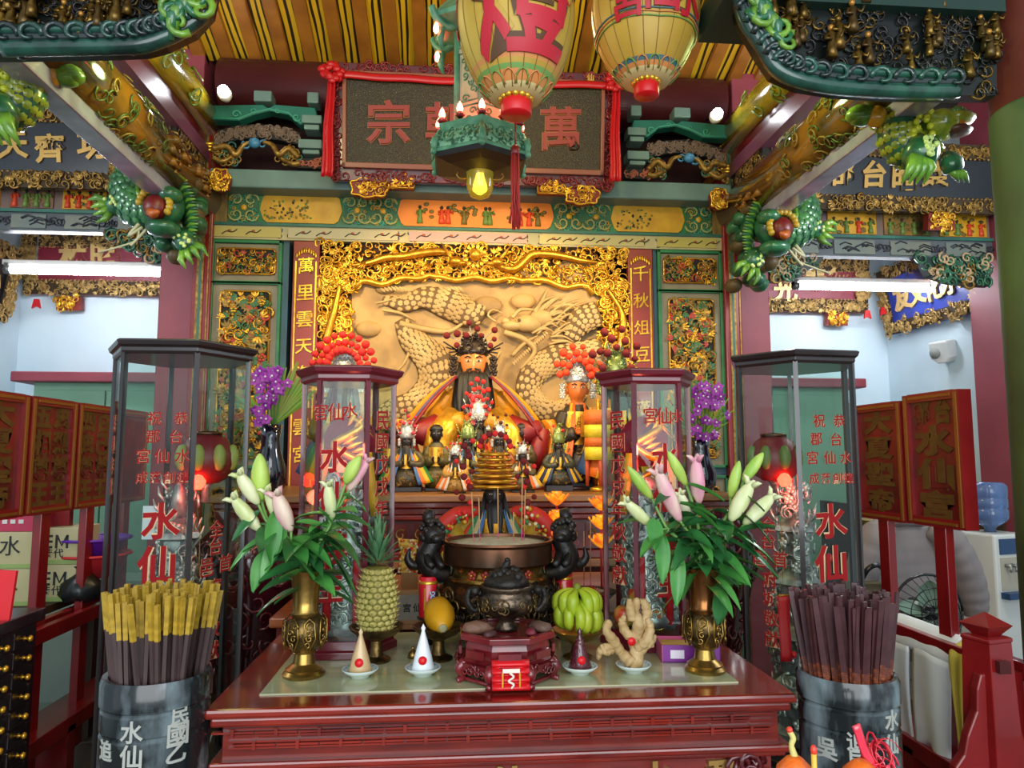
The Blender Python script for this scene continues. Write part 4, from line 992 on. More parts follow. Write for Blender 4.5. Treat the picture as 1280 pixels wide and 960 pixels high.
# dragons behind the front brackets, near the top corners
def front_dragon(px, py, Y, flip, label):
    o = at(px, py, Y); t = thing('dragon_carving', label, 'carving', tuple(o)); s = Y / 904
    def Q(x, z, dy=0): return Vector((flip * x * s, -dy, z * s))
    YG = M('yellow_green_glaze', '#a9b22e', .25, 0, '#5f7a26', 18, coat=.5)
    b = MB(); pts = bez([Q(-10, 40, -.1), Q(-6, 20), Q(-4, 0), Q(8, -18), Q(24, -22), Q(40, -8, .05)], 7)
    scaly_tube(b, pts, lerp_list([.06, .075, .09, .09, .08, .05], len(pts)), 0, 1, .02); b.build('scaled_body', [DGREEN, YG], t)
    b = MB()
    for k in range(14): b.ball(tuple(Q(random.uniform(-2, 26), random.uniform(-16, 24), .09)), .016, 6, 5, 0)
    b.build('knobs', M('knob_yellow', '#d8e030', .3, coat=.5), t)
    b = MB(); b.ball(tuple(Q(46, 10, .05)), (.09, .09, .07), 10, 8, 0); b.ball(tuple(Q(64, 14, .08)), (.08, .07, .035), 9, 7, 0); b.ball(tuple(Q(62, -2, .08)), (.07, .06, .025), 9, 7, 1)
    b.ball(tuple(Q(62, 6, .07)), (.06, .06, .03), 8, 6, 3)
    for k in range(7): b.tube([Q(36, 14 + 2 * k, .02), Q(22 - k, 28 + 3 * k, 0)], [.014, .003], 5, 2)
    for k in range(6): b.ball(tuple(Q(52 + 4 * k, 20 + 3 * math.sin(k), .12)), .016, 6, 5, 2)
    b.build('head', [YG, M('jaw_brown', '#5a3a2a', .35), LGREEN, M('mouth_orange', '#c07a1c', .4)], t)
    b = MB(); b.tube([Q(10, -16, .05), Q(8, -34, .1), Q(-2, -52, .12)], [.05, .075, .07], 8, 0)
    for k in range(14): b.ball(tuple(Q(random.uniform(-6, 12), random.uniform(-50, -26), .18)), .014, 6, 5, 2)
    for k in (-1.5, -.5, .5, 1.5): b.tube([Q(-2 + k * 5, -48, .13), Q(-5 + k * 9, -64, .15), Q(-12 + k * 10, -82, .12)], [.03, .022, .004], 6, 1)
    b.build('claw', [DGREEN, LGREEN, M('pearl_green', '#cfe08a', .3)], t)
    b = MB(); b.tube([Q(66, -30, .0), Q(60, -45, .05), Q(62, -55, .05)], [.04, .05, .04], 8, 0)
    for k in (-1, 0, 1): b.tube([Q(62 + k * 3, -52, .05), Q(68 + k * 6, -60, .06), Q(78 + k * 7, -68, .04)], [.022, .018, .003], 6, 1)
    b.build('claw', [DGREEN, LGREEN], t)
    b = MB(); b.ball(tuple(Q(-34, 26, .0)), (.05, .05, .05), 9, 7, 0)
    for k in range(5): b.ball(tuple(Q(-44 - 3 * k, 34 - 4 * (k % 3), -.02)), (.06, .05, .035), 8, 6, 1)
    b.build('cloud_pearl', [M('pearl_amber', '#d8a020', .25, coat=.6), LGREEN], t)
front_dragon(1126, 170, 3.0, 1, 'yellow green dragon carving beside the green pillar, claw over the black plaque')
front_dragon(24, 118, 3.0, -1, 'yellow green dragon carving at the top left corner, claw over the black plaque')

# ---------------------------------------------------------------- carved cross brackets with gilded figures, near the camera
def cross_bracket(path, tip, Y, label, rnd):
    random.seed(rnd); o = at(path[-1][0], path[-1][1], Y); t = thing('figure_bracket', label, 'carving', tuple(o))
    def Q(px, py): p = at(px, py, Y) - o; return (p.x, p.z)
    P = [Q(*p) for p in path]
    b = MB(); b.prism(P, 0, .06, 0); b.build('backing', M('bracket_black_green', '#0f1613', .35), t)
    def inside(u, v):
        ins = False; j = len(P) - 1
        for i in range(len(P)):
            if (P[i][1] > v) != (P[j][1] > v) and u < (P[j][0] - P[i][0]) * (v - P[i][1]) / (P[j][1] - P[i][1]) + P[i][0]: ins = not ins
            j = i
        return ins
    xs = [p[0] for p in P]; zz = [p[1] for p in P]
    b = MB(); n = 0
    while n < 46:
        u = random.uniform(min(xs), max(xs)); v = random.uniform(min(zz), max(zz))
        if inside(u, v - .045) and inside(u, v + .03): figure(b, u, v - .03, random.uniform(.09, .13), random.choice((0, 0, 1)), random.choice((0, 2)), .02 + random.uniform(0, .05)); n += 1
    b.build('gilded_figures', [M('dim_gilt', '#8a6a2a', .3, .7, '#4a3818', 30), M('dim_bronze', '#5a4420', .35, .6), M('gilt_face', '#c0883a', .35, .4)], t, kind='stuff')
    b = MB(); n = 0
    for k in range(400):
        u = random.uniform(min(xs), max(xs)); v = random.uniform(min(zz), max(zz))
        if inside(u, v): curl(b, u, v, .03, random.choice((0, 0, 0, 1)), 1.2, .18, 0)
    b.build('scrollwork', [M('dark_scrollwork', '#1c1a16', .35), M('dim_gilt', '#8a6a2a', .3, .7)], t, kind='stuff')
    b = MB()                                             # wave mouldings along the lower edge
    low = path[1:-2]
    for s, (dy, r) in enumerate(((0, .032), (-9, .022), (-17, .018))):
        pts = bez([(Q(x, y + dy)[0], -.03 - s * .012, Q(x, y + dy)[1]) for x, y in low], 6); b.tube(pts, r, 7, s % 2)
    pts = bez([(Q(x, y - 4)[0], -.05, Q(x, y - 4)[1]) for x, y in low], 5)
    for i, p in enumerate(pts[::2]): curl(b, p[0], p[2] + .015, .045, i % 2, .9, .28, .06, PI if tip > 0 else 0, -1 if tip > 0 else 1)
    b.build('wave_moulding', [M('wave_green', '#27594a', .25, 0, '#14302a', 10, coat=.5), M('wave_dark', '#1b2a2a', .25, coat=.5)], t)
    b = MB()
    for (x, y, r) in ((low[0][0] + tip * 14, low[0][1] + 12, .05), (low[1][0] + tip * 10, low[1][1] - 6, .05), (low[2][0] + tip * 16, low[2][1] - 14, .045)):
        q = Q(x, y)
        for k in range(3): curl(b, q[0] + k * .015, q[1] - k * .03, r, k % 2, 1.1, .3, .07, None, tip)
    for k in range(6):
        q = Q(low[1][0] + tip * (4 + k * 5), low[1][1] + k * 6); b.tube([(q[0], -.06, q[1] + .08), (q[0] + tip * .02, -.08, q[1] + .02), (q[0] + tip * .03, -.05, q[1] - .05)], [.012, .022, .01], 6, k % 2)
    b.build('leaf_tip', [LGREEN, M('bright_green_glaze', '#2a6a44', .25, coat=.5)], t)
    return t
cross_bracket([(1246, -40), (915, -40), (925, 22), (948, 62), (968, 92), (1000, 106), (1050, 114), (1120, 118), (1190, 119), (1246, 119)][0:1] + [(915, -40), (925, 22), (948, 62), (968, 92), (1000, 106), (1050, 114), (1120, 118), (1190, 119), (1246, 119), (1246, 100)], 1, 2.5, 'dark carved bracket with gilded figures reaching in from the green pillar', 21)
cross_bracket([(-60, -40), (274, -40), (262, 14), (240, 38), (205, 55), (180, 62), (140, 64), (80, 65), (10, 66), (-60, 66), (-60, 50)], -1, 2.5, 'dark carved bracket with gilded figures in the top left corner', 22)
b = MB(); p = at(900, 6, 2.5); b.box(p.x, 2.1, 2.45, 2.75, p.z, p.z + .12); tag(b.build('front_tie_beam', M('dark_green_beam', '#1e3a30', .4)), 'dark green tie beam above the right carved bracket', 'beam')
# ---------------------------------------------------------------- round green pillar at the right
GPIL = M('green_pillar_paint', '#4c5e30', .65, 0, '#3a4424', 3, (1, 1, .6), bump=.12, bscale=18)
t = thing('green_pillar', 'thick round green pillar with worn red top at the right edge', 'pillar', (2.375, 2.56, 0))
b = MB(); b.lathe([(.232, .0), (.232, .3), (.228, 1.5), (.226, 2.96), (.226, 2.97)], n=40); b.build('green_shaft', GPIL, t)
b = MB(); b.lathe([(.222, 2.97), (.222, 5.3)], n=32); b.build('red_shaft', M('worn_red_paint', '#7a3524', .6, 0, '#6a2a22', 5), t)
# ================================================================ ALTAR SHELF AND INNER TABLE
SHZ = 1.41
ALTW = M('altar_wood', '#7a1e10', .24, 0, '#52120c', 4, (1, 6, 6), coat=.5)
ALTE = M('altar_edge_wood', '#9a6a3c', .35, 0, '#7c4f2a', 6, (1, 8, 8))
t = thing('altar_shelf', 'long red brown stepped altar carrying the row of deity statues', 'altar', (AX, 3.6, 0))
b = MB(); b.box(-1.32, 1.32, 0, 1.2, SHZ - .035, SHZ); b.build('top_board', ALTE, t, bev=.006)
for i, (dy, z0, z1, m) in enumerate(((.02, 1.345, 1.375, ALTW), (.05, 1.31, 1.345, ALTW), (.035, 1.285, 1.31, ALTW), (.09, 1.13, 1.285, DRED), (.05, 1.09, 1.13, ALTW), (.03, 1.05, 1.09, ALTE), (.1, .1, 1.05, DRED), (.04, 0, .1, ALTW))):
    b = MB(); b.box(-1.3 + dy * .3, 1.3 - dy * .3, dy, 1.15, z0, z1); b.build('moulding' if z1 - z0 < .1 else 'front_panel', m, t, bev=.006)
b = MB()
for k in range(26):
    x = -1.2 + k * .096; b.box(x, x + .06, .08, .1, 1.15, 1.265); curl(b, x + .03, 1.21, .03, 1, 1.2, .2, -.08)
b.T = None; b.build('carved_fret', [ALTW, OGOLD], t, kind='stuff')
b = MB(); b.box(-.6, .6, .5, 1.1, SHZ, SHZ + .02); b.build('rear_step', ALTW, t, bev=.006)
INZ = 1.04
t = thing('inner_table', 'red wooden inner table behind the bronze censer', 'table', (AX, 3.0, 0))
b = MB(); b.box(-.78, .78, -.36, .55, INZ - .035, INZ); b.build('top', M('orange_wood', '#a85a26', .3, 0, '#84401a', 5, (1, 7, 7), coat=.4), t, bev=.006)
b = MB(); b.box(-.76, .76, -.33, .53, .75, INZ - .035); b.build('apron', ALTW, t)
for sx in (-1, 1):
    for sy in (-.28, .48): b = MB(); b.box(sx * .7 - .04, sx * .7 + .04, sy - .04, sy + .04, 0, .76); b.build('leg', ALTW, t)

# ---------------------------------------------------------------- deity statues
ROBE = {}
def robe(c): return M('robe_' + c, c, .45, .1, None, bump=.3, bscale=60)
FACEO = M('gilded_face', '#d67c3a', .35, .1)
def statue(name, label, x, y, z, H, face, robec, beard=1, crown='silver', pom=PRED, npom=12, cape=(), hat=None, base=.06, wide=1.0, lean=0, rz=0, group=None, big=False, crownh=1.0, poms=1.0, cat='statue'):
    t = thing(name, label, cat, (x, y, z), rz, group)
    B = base; h = H                                   # h: height of the body up to the crown of the head
    if base:
        b = MB(); b.box(-.27 * h * wide, .27 * h * wide, -.2 * h, .2 * h, 0, B * h); b.build('pedestal', M('pedestal_dark', '#2a2420', .4), t, bev=.004)
    z0 = B * h
    secs = [(0, .27, .2, -.03), (.1, .265, .22, -.05), (.22, .25, .22, -.06), (.3, .21, .18, -.04), (.37, .18, .13, 0), (.5, .2, .13, .02), (.6, .23, .12, .02), (.66, .19, .1, .02), (.7, .09, .07, .015), (.725, .055, .055, 0), (.75, .06, .075, -.01), (.78, .075, .09, -.012), (.82, .088, .1, -.01), (.87, .092, .102, -.005), (.92, .086, .095, 0), (.97, .06, .07, 0), (.99, .0, .0, 0)]
    secs2 = [(.72 if s[0] > .9 else 1) and s for s in secs]
    n = 28; b = MB(); vs = []; fs = []; ms = []
    for i, (zz, rx, ry, cy) in enumerate(secs2):
        for j in range(n):
            a = 2 * PI * j / n; c, s = math.cos(a), math.sin(a)
            k = 1
            if .1 <= zz <= .31 and s < 0: k = 1 + .16 * abs(math.cos(a * 1.0)) * (1 if abs(c) > .25 else .4)   # knees
            if zz > .74 and zz < .9 and abs(a - 1.5 * PI) < .16:  k = {.75: 1.02, .78: 1.1, .82: 1.22, .87: 1.06}.get(zz, 1)   # nose
            if zz == .87 and .2 < abs(a - 1.5 * PI) < .55: k = .95                                               # eye hollows
            if zz == .78 and .15 < abs(a - 1.5 * PI) < .4: k = 1.04                                              # cheeks
            wv = wide if zz < .68 else 1
            fold = 1 + (.035 * math.sin(a * 9 + zz * 20) if zz < .6 else 0)
            vs.append((rx * c * k * wv * fold * h, (cy + ry * s * k * fold) * h, z0 + zz * h))
    for i in range(len(secs2) - 1):
        for j in range(n): j2 = (j + 1) % n; fs.append((i * n + j, i * n + j2, (i + 1) * n + j2, (i + 1) * n + j)); ms.append(1 if secs2[i][0] >= .7 else 0)
    fs.append(tuple(range(n - 1, -1, -1))); ms.append(0)
    b.add(vs, fs, ms, True)
    for s in (-1, 1):                                 # arms: shoulder, elbow, wrist, joined hands holding a tablet
        pts = bez([(s * .17 * wide * h, .02 * h, z0 + .62 * h), (s * .25 * wide * h, -.03 * h, z0 + .48 * h), (s * .2 * wide * h, -.17 * h, z0 + .4 * h), (s * .06 * h, -.25 * h, z0 + .44 * h)], 5)
        b.tube(pts, lerp_list([.075 * h, .085 * h, .085 * h, .06 * h], len(pts)), 9, 0)
        b.ball((s * .035 * h, -.265 * h, z0 + .45 * h), (.03 * h, .028 * h, .035 * h), 8, 6, 1)
        for f in range(4): b.tube([(s * .05 * h, -.28 * h, z0 + (.43 + f * .013) * h), (s * .02 * h, -.3 * h, z0 + (.435 + f * .013) * h)], .008 * h, 5, 1)
        b.ball((s * .092 * h, -.0 * h, z0 + .83 * h), (.014 * h, .025 * h, .04 * h), 7, 6, 1)
        b.ball((s * .036 * h, -.098 * h, z0 + .852 * h), (.017 * h, .01 * h, .008 * h), 7, 5, 2); b.ball((s * .036 * h, -.107 * h, z0 + .852 * h), (.008 * h, .004 * h, .007 * h), 6, 4, 3)
        b.tube([(s * .018 * h, -.106 * h, z0 + .874 * h), (s * .04 * h, -.104 * h, z0 + .885 * h), (s * .064 * h, -.088 * h, z0 + .876 * h)], [.005 * h, .006 * h, .003 * h], 5, 3)
    b.ball((0, -.098 * h, z0 + .787 * h), (.024 * h, .01 * h, .008 * h), 8, 5, 4)
    b.build('body', [robe(robec), face, M('eye_white', '#d8cdb4', .4), M('brow_black', '#14100c', .5), M('lip_red', '#8e2a20', .4)], t)
    b = MB(); b.box(-.022 * h, .022 * h, -.31 * h, -.298 * h, z0 + .4 * h, z0 + .6 * h); b.build('tablet', GOLD if not big else BRED, t)
    b = MB()                                          # chest panel and belt
    b.grid(lambda u, v: ((u - .5) * .22 * h, -.125 * h - .03 * h * math.cos((u - .5) * 2.6) - .02 * h * (1 - v), z0 + (.33 + .3 * v) * h), 6, 6, 0); b.tube([(.2 * wide * h * math.cos(a), (.0 + .15 * math.sin(a)) * h, z0 + .37 * h) for a in [PI * k / 10 + PI for k in range(11)]], .016 * h, 6, 1)
    for k in range(14): curl(b, random.uniform(-.09, .09) * h, z0 + random.uniform(.4, .6) * h, .025 * h, 1, 1.1, .2, .165 * h)
    for k in range(20): curl(b, random.uniform(-.22, .22) * h * wide, z0 + random.uniform(.03, .28) * h, .03 * h, 1, 1.1, .2, .27 * h)
    b.build('embroidery', [GOLD, OGOLD], t, kind='stuff')
    if beard:
        b = MB()
        strands = ((0, .052, .42), (-.045, .03, .36), (.045, .03, .36), (-.075, .022, .33), (.075, .022, .33)) if big else ((0, .06, .34), (-.035, .03, .28), (.035, .03, .28))
        for (dx, r, L) in strands:
            pts = [(dx * h, -.095 * h, z0 + .775 * h), (dx * 1.15 * h, -.14 * h, z0 + .72 * h), (dx * 1.3 * h, -.18 * h, z0 + (.775 - L * .6) * h), (dx * 1.2 * h, -.21 * h, z0 + (.775 - L) * h)]
            pts = bez(pts, 4); b.tube(pts, lerp_list([r * .5 * h, r * h, r * .95 * h, r * .35 * h], len(pts)), 8, fl=.6, ref=(1, 0, 0))
        for s in (-1, 1): b.tube([(s * .09 * h, -.02 * h, z0 + .85 * h), (s * .1 * h, -.06 * h, z0 + .74 * h), (s * .12 * h, -.12 * h, z0 + (.55 if big else .62) * h), (s * .12 * h, -.16 * h, z0 + (.42 if big else .56) * h)], [.012 * h, .028 * h, .03 * h, .006 * h], 6)
        for s in (-1, 1): b.tube([(s * .008 * h, -.11 * h, z0 + .798 * h), (s * .04 * h, -.115 * h, z0 + .79 * h), (s * .06 * h, -.11 * h, z0 + .74 * h)], [.006 * h, .01 * h, .004 * h], 5)
        b.build('beard', M('beard_black', '#0f0c0a', .55), t)
    if cape:
        n_ = len(cape)
        for s in (-1, 1):
            for i, c in enumerate(cape):
                w0, w1 = i / n_, (i + 1) / n_
                def S(u, v, s=s, w0=w0, w1=w1):
                    w_ = w0 + (w1 - w0) * u; sp = .06 + .16 * v ** 1.3 + w_ * (.07 + .2 * v ** .8); return (s * sp * h * wide, (-.11 - .2 * math.sin(min(v * 1.9, 1.57)) + .25 * w_ * w_ + .012 * math.sin(u * 3)) * h, z0 + (.71 - .68 * v * (1 - .1 * w_)) * h)
                b = MB(); b.grid(S, 4, 10); b.build('cape_band', M('cape_' + c, c, .45, .05, None, bump=.25, bscale=80), t, solid=.008 * h)
        b = MB()
        def S(u, v): a = PI * u; r = .13 + .3 * v ** .7; return (r * math.cos(a) * h * wide * 1.05, (.05 + .14 * math.sin(a)) * h, z0 + (.7 - .66 * v) * h)
        b.grid(S, 14, 6); b.build('cape_back', robe(cape[0]), t, solid=.008 * h)
    ct = z0 + .9 * h                                   # crown
    cm = {'silver': SILVER, 'gold': GOLD, 'green': M('crown_green_gold', '#9aa860', .3, .5, '#6c7a3c', 30), 'dark': M('crown_dark', '#2c2018', .4, .3), 'tier': GOLD, 'none': DARK}[crown]
    if crown not in ('none',):
        b = MB(); ch = crownh
        if crown == 'tier':
            for k in range(7): rr = .235 - .014 * k; b.lathe([(rr * h * .9, 0), (rr * h, .012 * h), (rr * h, .028 * h), (rr * h * .86, .04 * h)], (0, 0, ct + k * .05 * h), 20)
        else:
            cr = 1.22 if crownh > 1.5 else 1.0; b.lathe([(.1 * h, 0), (.11 * h * cr, .02 * h), (.105 * h * cr, .05 * h * ch), (.095 * h * cr, .1 * h * ch), (.06 * h, .15 * h * ch), (.0, .17 * h * ch)], (0, 0, ct), 16)
            for k in range(46):
                a = random.uniform(0, 2 * PI); zz = random.random(); r = (.112 - .05 * zz) * h * cr
                b.T = Matrix.Translation((r * math.cos(a), r * math.sin(a), ct + (.01 + .19 * zz * ch) * h)) @ Matrix.Rotation(a + PI / 2, 4, 'Z')
                flower(b, 0, 0, .026 * h, 0, 0) if k % 3 == 0 else curl(b, 0, 0, .026 * h, 0, 1, .25)
            b.T = None
            for s in (-1, 1):
                for k in range(4): b.tube([(s * .1 * h, -.02 * h, ct + .03 * h), (s * (.15 + .02 * k) * h, -.04 * h, ct + (-.02 + .05 * k * ch) * h)], .006 * h, 5)
                for k in range(3): flower(b, s * .14 * h, ct - (.03 + .045 * k) * h, .03 * h, 0, 0, .04 * h)
        o = b.build('crown', cm, t)
        if npom:
            for k in range(npom):
                b = MB(); q = (k + .5) / npom
                a = PI * (.02 + .96 * q); ring = (k % 3)
                R1 = (.125 + .05 * ring) * h * poms
                b.tube([(0, -.03 * h, ct + .06 * h), (R1 * math.cos(a), -.07 * h, ct + .04 * h + R1 * 1.15 * math.sin(a) * ch)], .003 * h, 4, 1)
                b.ball((R1 * math.cos(a), -.075 * h - .02 * h * (ring == 0), ct + .04 * h + R1 * 1.15 * math.sin(a) * ch), (.021 if big else .031) * h * random.uniform(.85, 1.25), 8, 6, 0); b.build('pompom', [pom, SILVER], t)
    if hat:
        b = MB(); b.lathe([(.1 * h, 0), (.115 * h, .03 * h), (.1 * h, .07 * h), (.05 * h, .11 * h), (0, .12 * h)], (0, .01 * h, ct - .02 * h), 14); b.build('cap', hat, t)
    return t
random.seed(5)
Y1 = 4.15
def SX(px, Y): return at(px, 590, Y).x
OR, YE, BL, GR, RD, WH, DB = '#d9691c', '#d2a41e', '#3a5f8c', '#2f7a3c', '#a31c1c', '#c9bfae', '#2a3350'
statue('deity_statue', 'large gilded main deity with orange face and long black beard, in front of the relief', SX(591, 4.3), 4.35, SHZ + .02, .86, FACEO, '#c8861a', 1, 'dark', DPOM, 10, (), None, .0, 1.0, big=True, crownh=.75, poms=.95)
# its wide red lined mantle
mt = [o for o in COL.objects if o.name == 'deity_statue'][0]
for s in (-1, 1):
    for i, c in enumerate(('#d9a01c', '#d8821c', '#4a5a9a', '#7a1216')):
        def S(u, v, s=s, i=i):
            w_ = (i + u) / 4; return (s * (.1 + .29 * v + .02 * math.sin(v * 3)), -.1 - .12 * math.sin(v * 2) - .04 * w_ + .1 * (1 - w_), .66 - .29 * v ** 1.1 - w_ * (.03 + .10 * v))
        b = MB(); b.grid(S, 4, 12); b.build('mantle_band', M('cape_' + c, c, .4, .1, None, bump=.3, bscale=50), mt, solid=.012)
    def S(u, v, s=s): return (s * (.4 + .07 * u + .02 * math.sin(v * 7) + .03 * v), -.14 - .05 * math.sin(u * 3), .38 - .36 * v)
    b = MB(); b.grid(S, 6, 10); b.build('mantle_fall', M('cape_#d8821c', '#d8821c', .4), mt, solid=.012)
    b = MB(); b.tube([(s * .2, -.16, .36), (s * .3, -.2, .3), (s * .39, -.2, .33)], [.06, .075, .05], 10); b.tube([(s * .39, -.2, .33), (s * .37, -.2, .2), (s * .3, -.2, .06)], [.05, .06, .05], 10); b.build('red_sleeve', M('sleeve_red', '#7a1014', .5), mt)
    b = MB(); b.tube([(s * .1, -.14, .4), (s * .2, -.2, .28), (s * .2, -.23, .14), (s * .1, -.26, .1)], [.08, .1, .09, .06], 10); b.build('gold_sleeve', GOLD2, mt)
statue('deity_statue', 'black faced central deity with silver crown full of bright red pompoms', SX(597, 4.12), 4.12, SHZ, .40, SKINB, '#8a5a1c', 1, 'silver', PRED, 22, (RD, OR, RD), None, .08, .95, crownh=2.2, poms=.95)
statue('deity_statue', 'black faced deity with silver crown and orange and blue cape, leftmost of the row', SX(508, 3.95), 3.95, SHZ, .285, SKINB, '#3c3420', 1, 'silver', M('pom_pink', '#c02a3a', .8), 10, (BL, OR, YE, GR), None, .1, 1.1, crownh=1.9)
statue('deity_statue', 'small deity in orange and white robe in front, left of center', SX(569, 3.8), 3.8, SHZ, .21, SKINB, '#a57a34', 1, 'silver', PRED, 6, (WH, OR, WH, OR), None, .03, 1.0, crownh=1.7)
statue('deity_statue', 'black faced deity with green crown and blue cape, behind the orange robed one', SX(584, 4.0), 4.0, SHZ, .29, SKINB, '#4a4a2c', 1, 'green', PRED, 0, (BL, YE, BL), None, .08, 1.0, crownh=2.0)
statue('deity_statue', 'black faced deity with silver crown and orange red cape, right of the central deity', SX(624, 4.0), 4.0, SHZ, .29, SKINB, '#7a3a1c', 1, 'silver', M('pom_brown', '#4a1c14', .8), 8, (OR, RD, YE), None, .08, .95, crownh=1.9)
statue('deity_statue', 'small black bearded deity with orange cape in front, right of center', SX(653, 3.85), 3.85, SHZ, .21, SKINB, '#4a4024', 1, 'silver', DPOM, 6, (OR, WH, YE), None, .06, 1.05, crownh=1.6)
statue('deity_statue', 'black faced deity with green crown and yellow cape, right end of the row', SX(698, 3.95), 3.95, SHZ, .25, SKINB, '#33372c', 1, 'green', PRED, 2, (DB, YE, DB, YE), None, .14, 1.1, crownh=2.3)
statue('deity_statue', 'plain dark wooden attendant with bald black head, left of the small orange robed deity', SX(545, 4.02), 4.02, SHZ, .345, SKINB, '#4c4420', 0, 'none', None, 0, (), M('cap_black', '#12100e', .5), .06, .62)
statue('deity_statue', 'plain dark wooden attendant with bald black head, behind the small bearded deity', SX(652, 4.12), 4.12, SHZ, .36, SKINB, '#3c3420', 0, 'none', None, 0, (), M('cap_black', '#12100e', .5), .06, .62)
statue('deity_statue', 'dark bald attendant half hidden by the left red framed case', SX(488, 4.1), 4.1, SHZ, .335, SKINB, '#2c2820', 0, 'none', None, 0, (), M('cap_black', '#12100e', .5), .06, .7)
statue('deity_statue', 'tall orange faced attendant in orange and black robe, right of the main deity', SX(722, 4.25), 4.25, SHZ, .65, M('orange_face', '#c86a28', .4), '#2a221c', 0, 'silver', M('pom_orange', '#e8431c', .8), 20, ('#cf5a1c', '#c9a02a', '#3a3a30'), None, .06, .62, crownh=1.2, poms=.95)
statue('deity_statue', 'tall deity with silver crown thick with red pompoms, behind the left red framed case', SX(428, 4.05), 4.05, SHZ, .66, SKINB, '#8a6a2a', 1, 'silver', PRED, 34, (YE, GR, BL), None, .06, .75, crownh=1.0, poms=1.15)
statue('deity_statue', 'tall deity with pale green crown and dark red pompoms, behind the right red framed case', SX(770, 4.05), 4.05, SHZ, .66, SKINB, '#8a6a2a', 1, 'green', DPOM, 13, (YE, OR, BL), None, .06, .75, crownh=1.5, poms=1.0)
FX = at(618, 700, 2.92).x
statue('deity_statue', 'black bearded deity with tiered gold crown right behind the bronze censer', FX, 2.95, INZ, .43, SKINB, '#b59a2a', 1, 'tier', DPOM, 0, ('#3f6a9a', '#c9b47a', '#3f8a5a', '#c8301c', '#c9a02a'), None, .1, 1.35)
ft = [o for o in COL.objects if o.name.startswith('deity_statue') and 'tiered' in o.get('label', '')][0]
for k in range(22):
    s = -1 if k < 13 else 1; q = (k % 13) / 12
    b = MB(); b.ball((s * (.098 + .02 * (k % 3) + .015 * math.sin(k)), -.09 - .01 * (k % 2), .38 + .24 * q), .011 + .003 * (k % 2), 8, 6); b.build('pompom', DPOM if k % 4 else PRED, ft)
for k in range(9):
    b = MB(); a = PI * k / 8; b.ball((.06 * math.cos(a), -.06, .60 + .05 * math.sin(a)), .013, 8, 6); b.build('pompom', DPOM if k % 2 else PRED, ft)
b = MB()
for s in (-1, 1):
    b.tube(bez([(s * .07, -.06, .345), (s * .15, -.1, .335), (s * .21, -.11, .28), (s * .22, -.1, .19)], 6), lerp_list([.018, .03, .032, .012], 19), 9, 1)
    for k in range(40): q = random.random(); b.ball((s * (.09 + .14 * q + random.uniform(-.02, .02)), -.135 + random.uniform(-.01, .03), .335 - .12 * q * q + random.uniform(-.03, .03)), random.uniform(.006, .01), 6, 4, random.choice((0, 2, 3, 4)))
b.build('embroidered_shoulder', [PRED, M('cloth_red', '#c0281c', .6), CREAM, M('cloth_green', '#3f8a5a', .6), YELLOW], ft, kind='stuff')

# embroidered banner with fringes beside the tall attendant
p = at(748, 568, 3.9); t = thing('embroidered_banner', 'orange and yellow fringed banner hanging on a pole right of the tall attendant', 'banner', (p.x, 3.9, SHZ))
for k, (z0, z1, c) in enumerate(((.36, .44, '#d9651c'), (.29, .37, '#e0c024'), (.24, .30, '#d9651c'), (.17, .25, '#e0c024'))):
    b = MB(); b.lathe([(.075, z0), (.073, z1)], n=20, fn=lambda a, i: 1 + .03 * math.sin(a * 14)); b.build('tier_cloth', M('banner_' + c, c, .6, 0, None, bump=.4, bscale=90), t)
b = MB(); b.cyl((0, 0, 0), (0, 0, .5), .008, n=8); b.lathe([(.05, 0), (.05, .02), (.01, .03)], n=12); b.build('pole', GOLD, t)
b = MB()
for a in (0, 1.6, 3.1, 4.7): b.tube([(.06 * math.cos(a), .06 * math.sin(a), .2), (.062 * math.cos(a), .062 * math.sin(a), .03)], [.014, .01], 6)
b.build('streamer', M('streamer_orange', '#b5451c', .6), t, kind='stuff')

# dark vases with purple orchids either side
PURP = M('orchid_purple', '#8e2490', .5, 0, '#b03cae', 30)
def orchid_vase(px, pyb, Y, label, zb):
    p = at(px, pyb, Y); zt = at(px, pyb - 72 if px < 600 else pyb - 60, Y).z
    t = thing('orchid_vase', label[0], 'vase', (p.x, Y, zb)); h = p.z - zb + .14
    b = MB(); b.lathe([(.05, 0), (.075, .04), (.08, h * .35), (.05, h * .62), (.042, h * .8), (.055, h)], n=20); b.build('vase_body', M('vase_black_blue', '#0f1020', .08, coat=.8), t)
    f = thing('orchid_spray', label[1], 'flowers', (p.x, Y, zb + h))
    b = MB()
    for k in range(5): b.tube(bez([(0, 0, -.1), (.02 * (k - 2), -.02, .12), (.03 * (k - 2), -.04, .3)], 4), .004, 5)
    b.build('stem', M('stem_green', '#4a7a2c', .5), f)
    for k in range(40):
        b = MB(); x, z = random.gauss(0, .042), random.uniform(.0, .27); r = .024
        b.T = T(x, -.05 - random.uniform(0, .05), z, rz=random.uniform(-.6, .6), rx=random.uniform(-.5, .4))
        for q in range(5):
            a = 2 * PI * q / 5 + .3; leaf(b, 0, 0, r * 1.3, r * 1.1, a, 0, 0)
        b.ball((0, -.008, 0), .006, 5, 4, 1); b.build('orchid_bloom', [PURP, WHITE], f)
    for k in range(26):
        b = MB(); a = random.uniform(.3, 2.8); L = random.uniform(.22, .36)
        pts = bez([(.02 * math.cos(a), 0, 0), (L * .45 * math.cos(a), .02, L * .6 * math.sin(a)), (L * .75 * math.cos(a), .03, L * 1.05 * math.sin(a))], 4); b.tube(pts, lerp_list([.004, .012, .002], len(pts)), 5, fl=.2); b.build('leaf', M('fern_green', '#6f9a2c', .5, 0, '#8a8a24', 9), f)
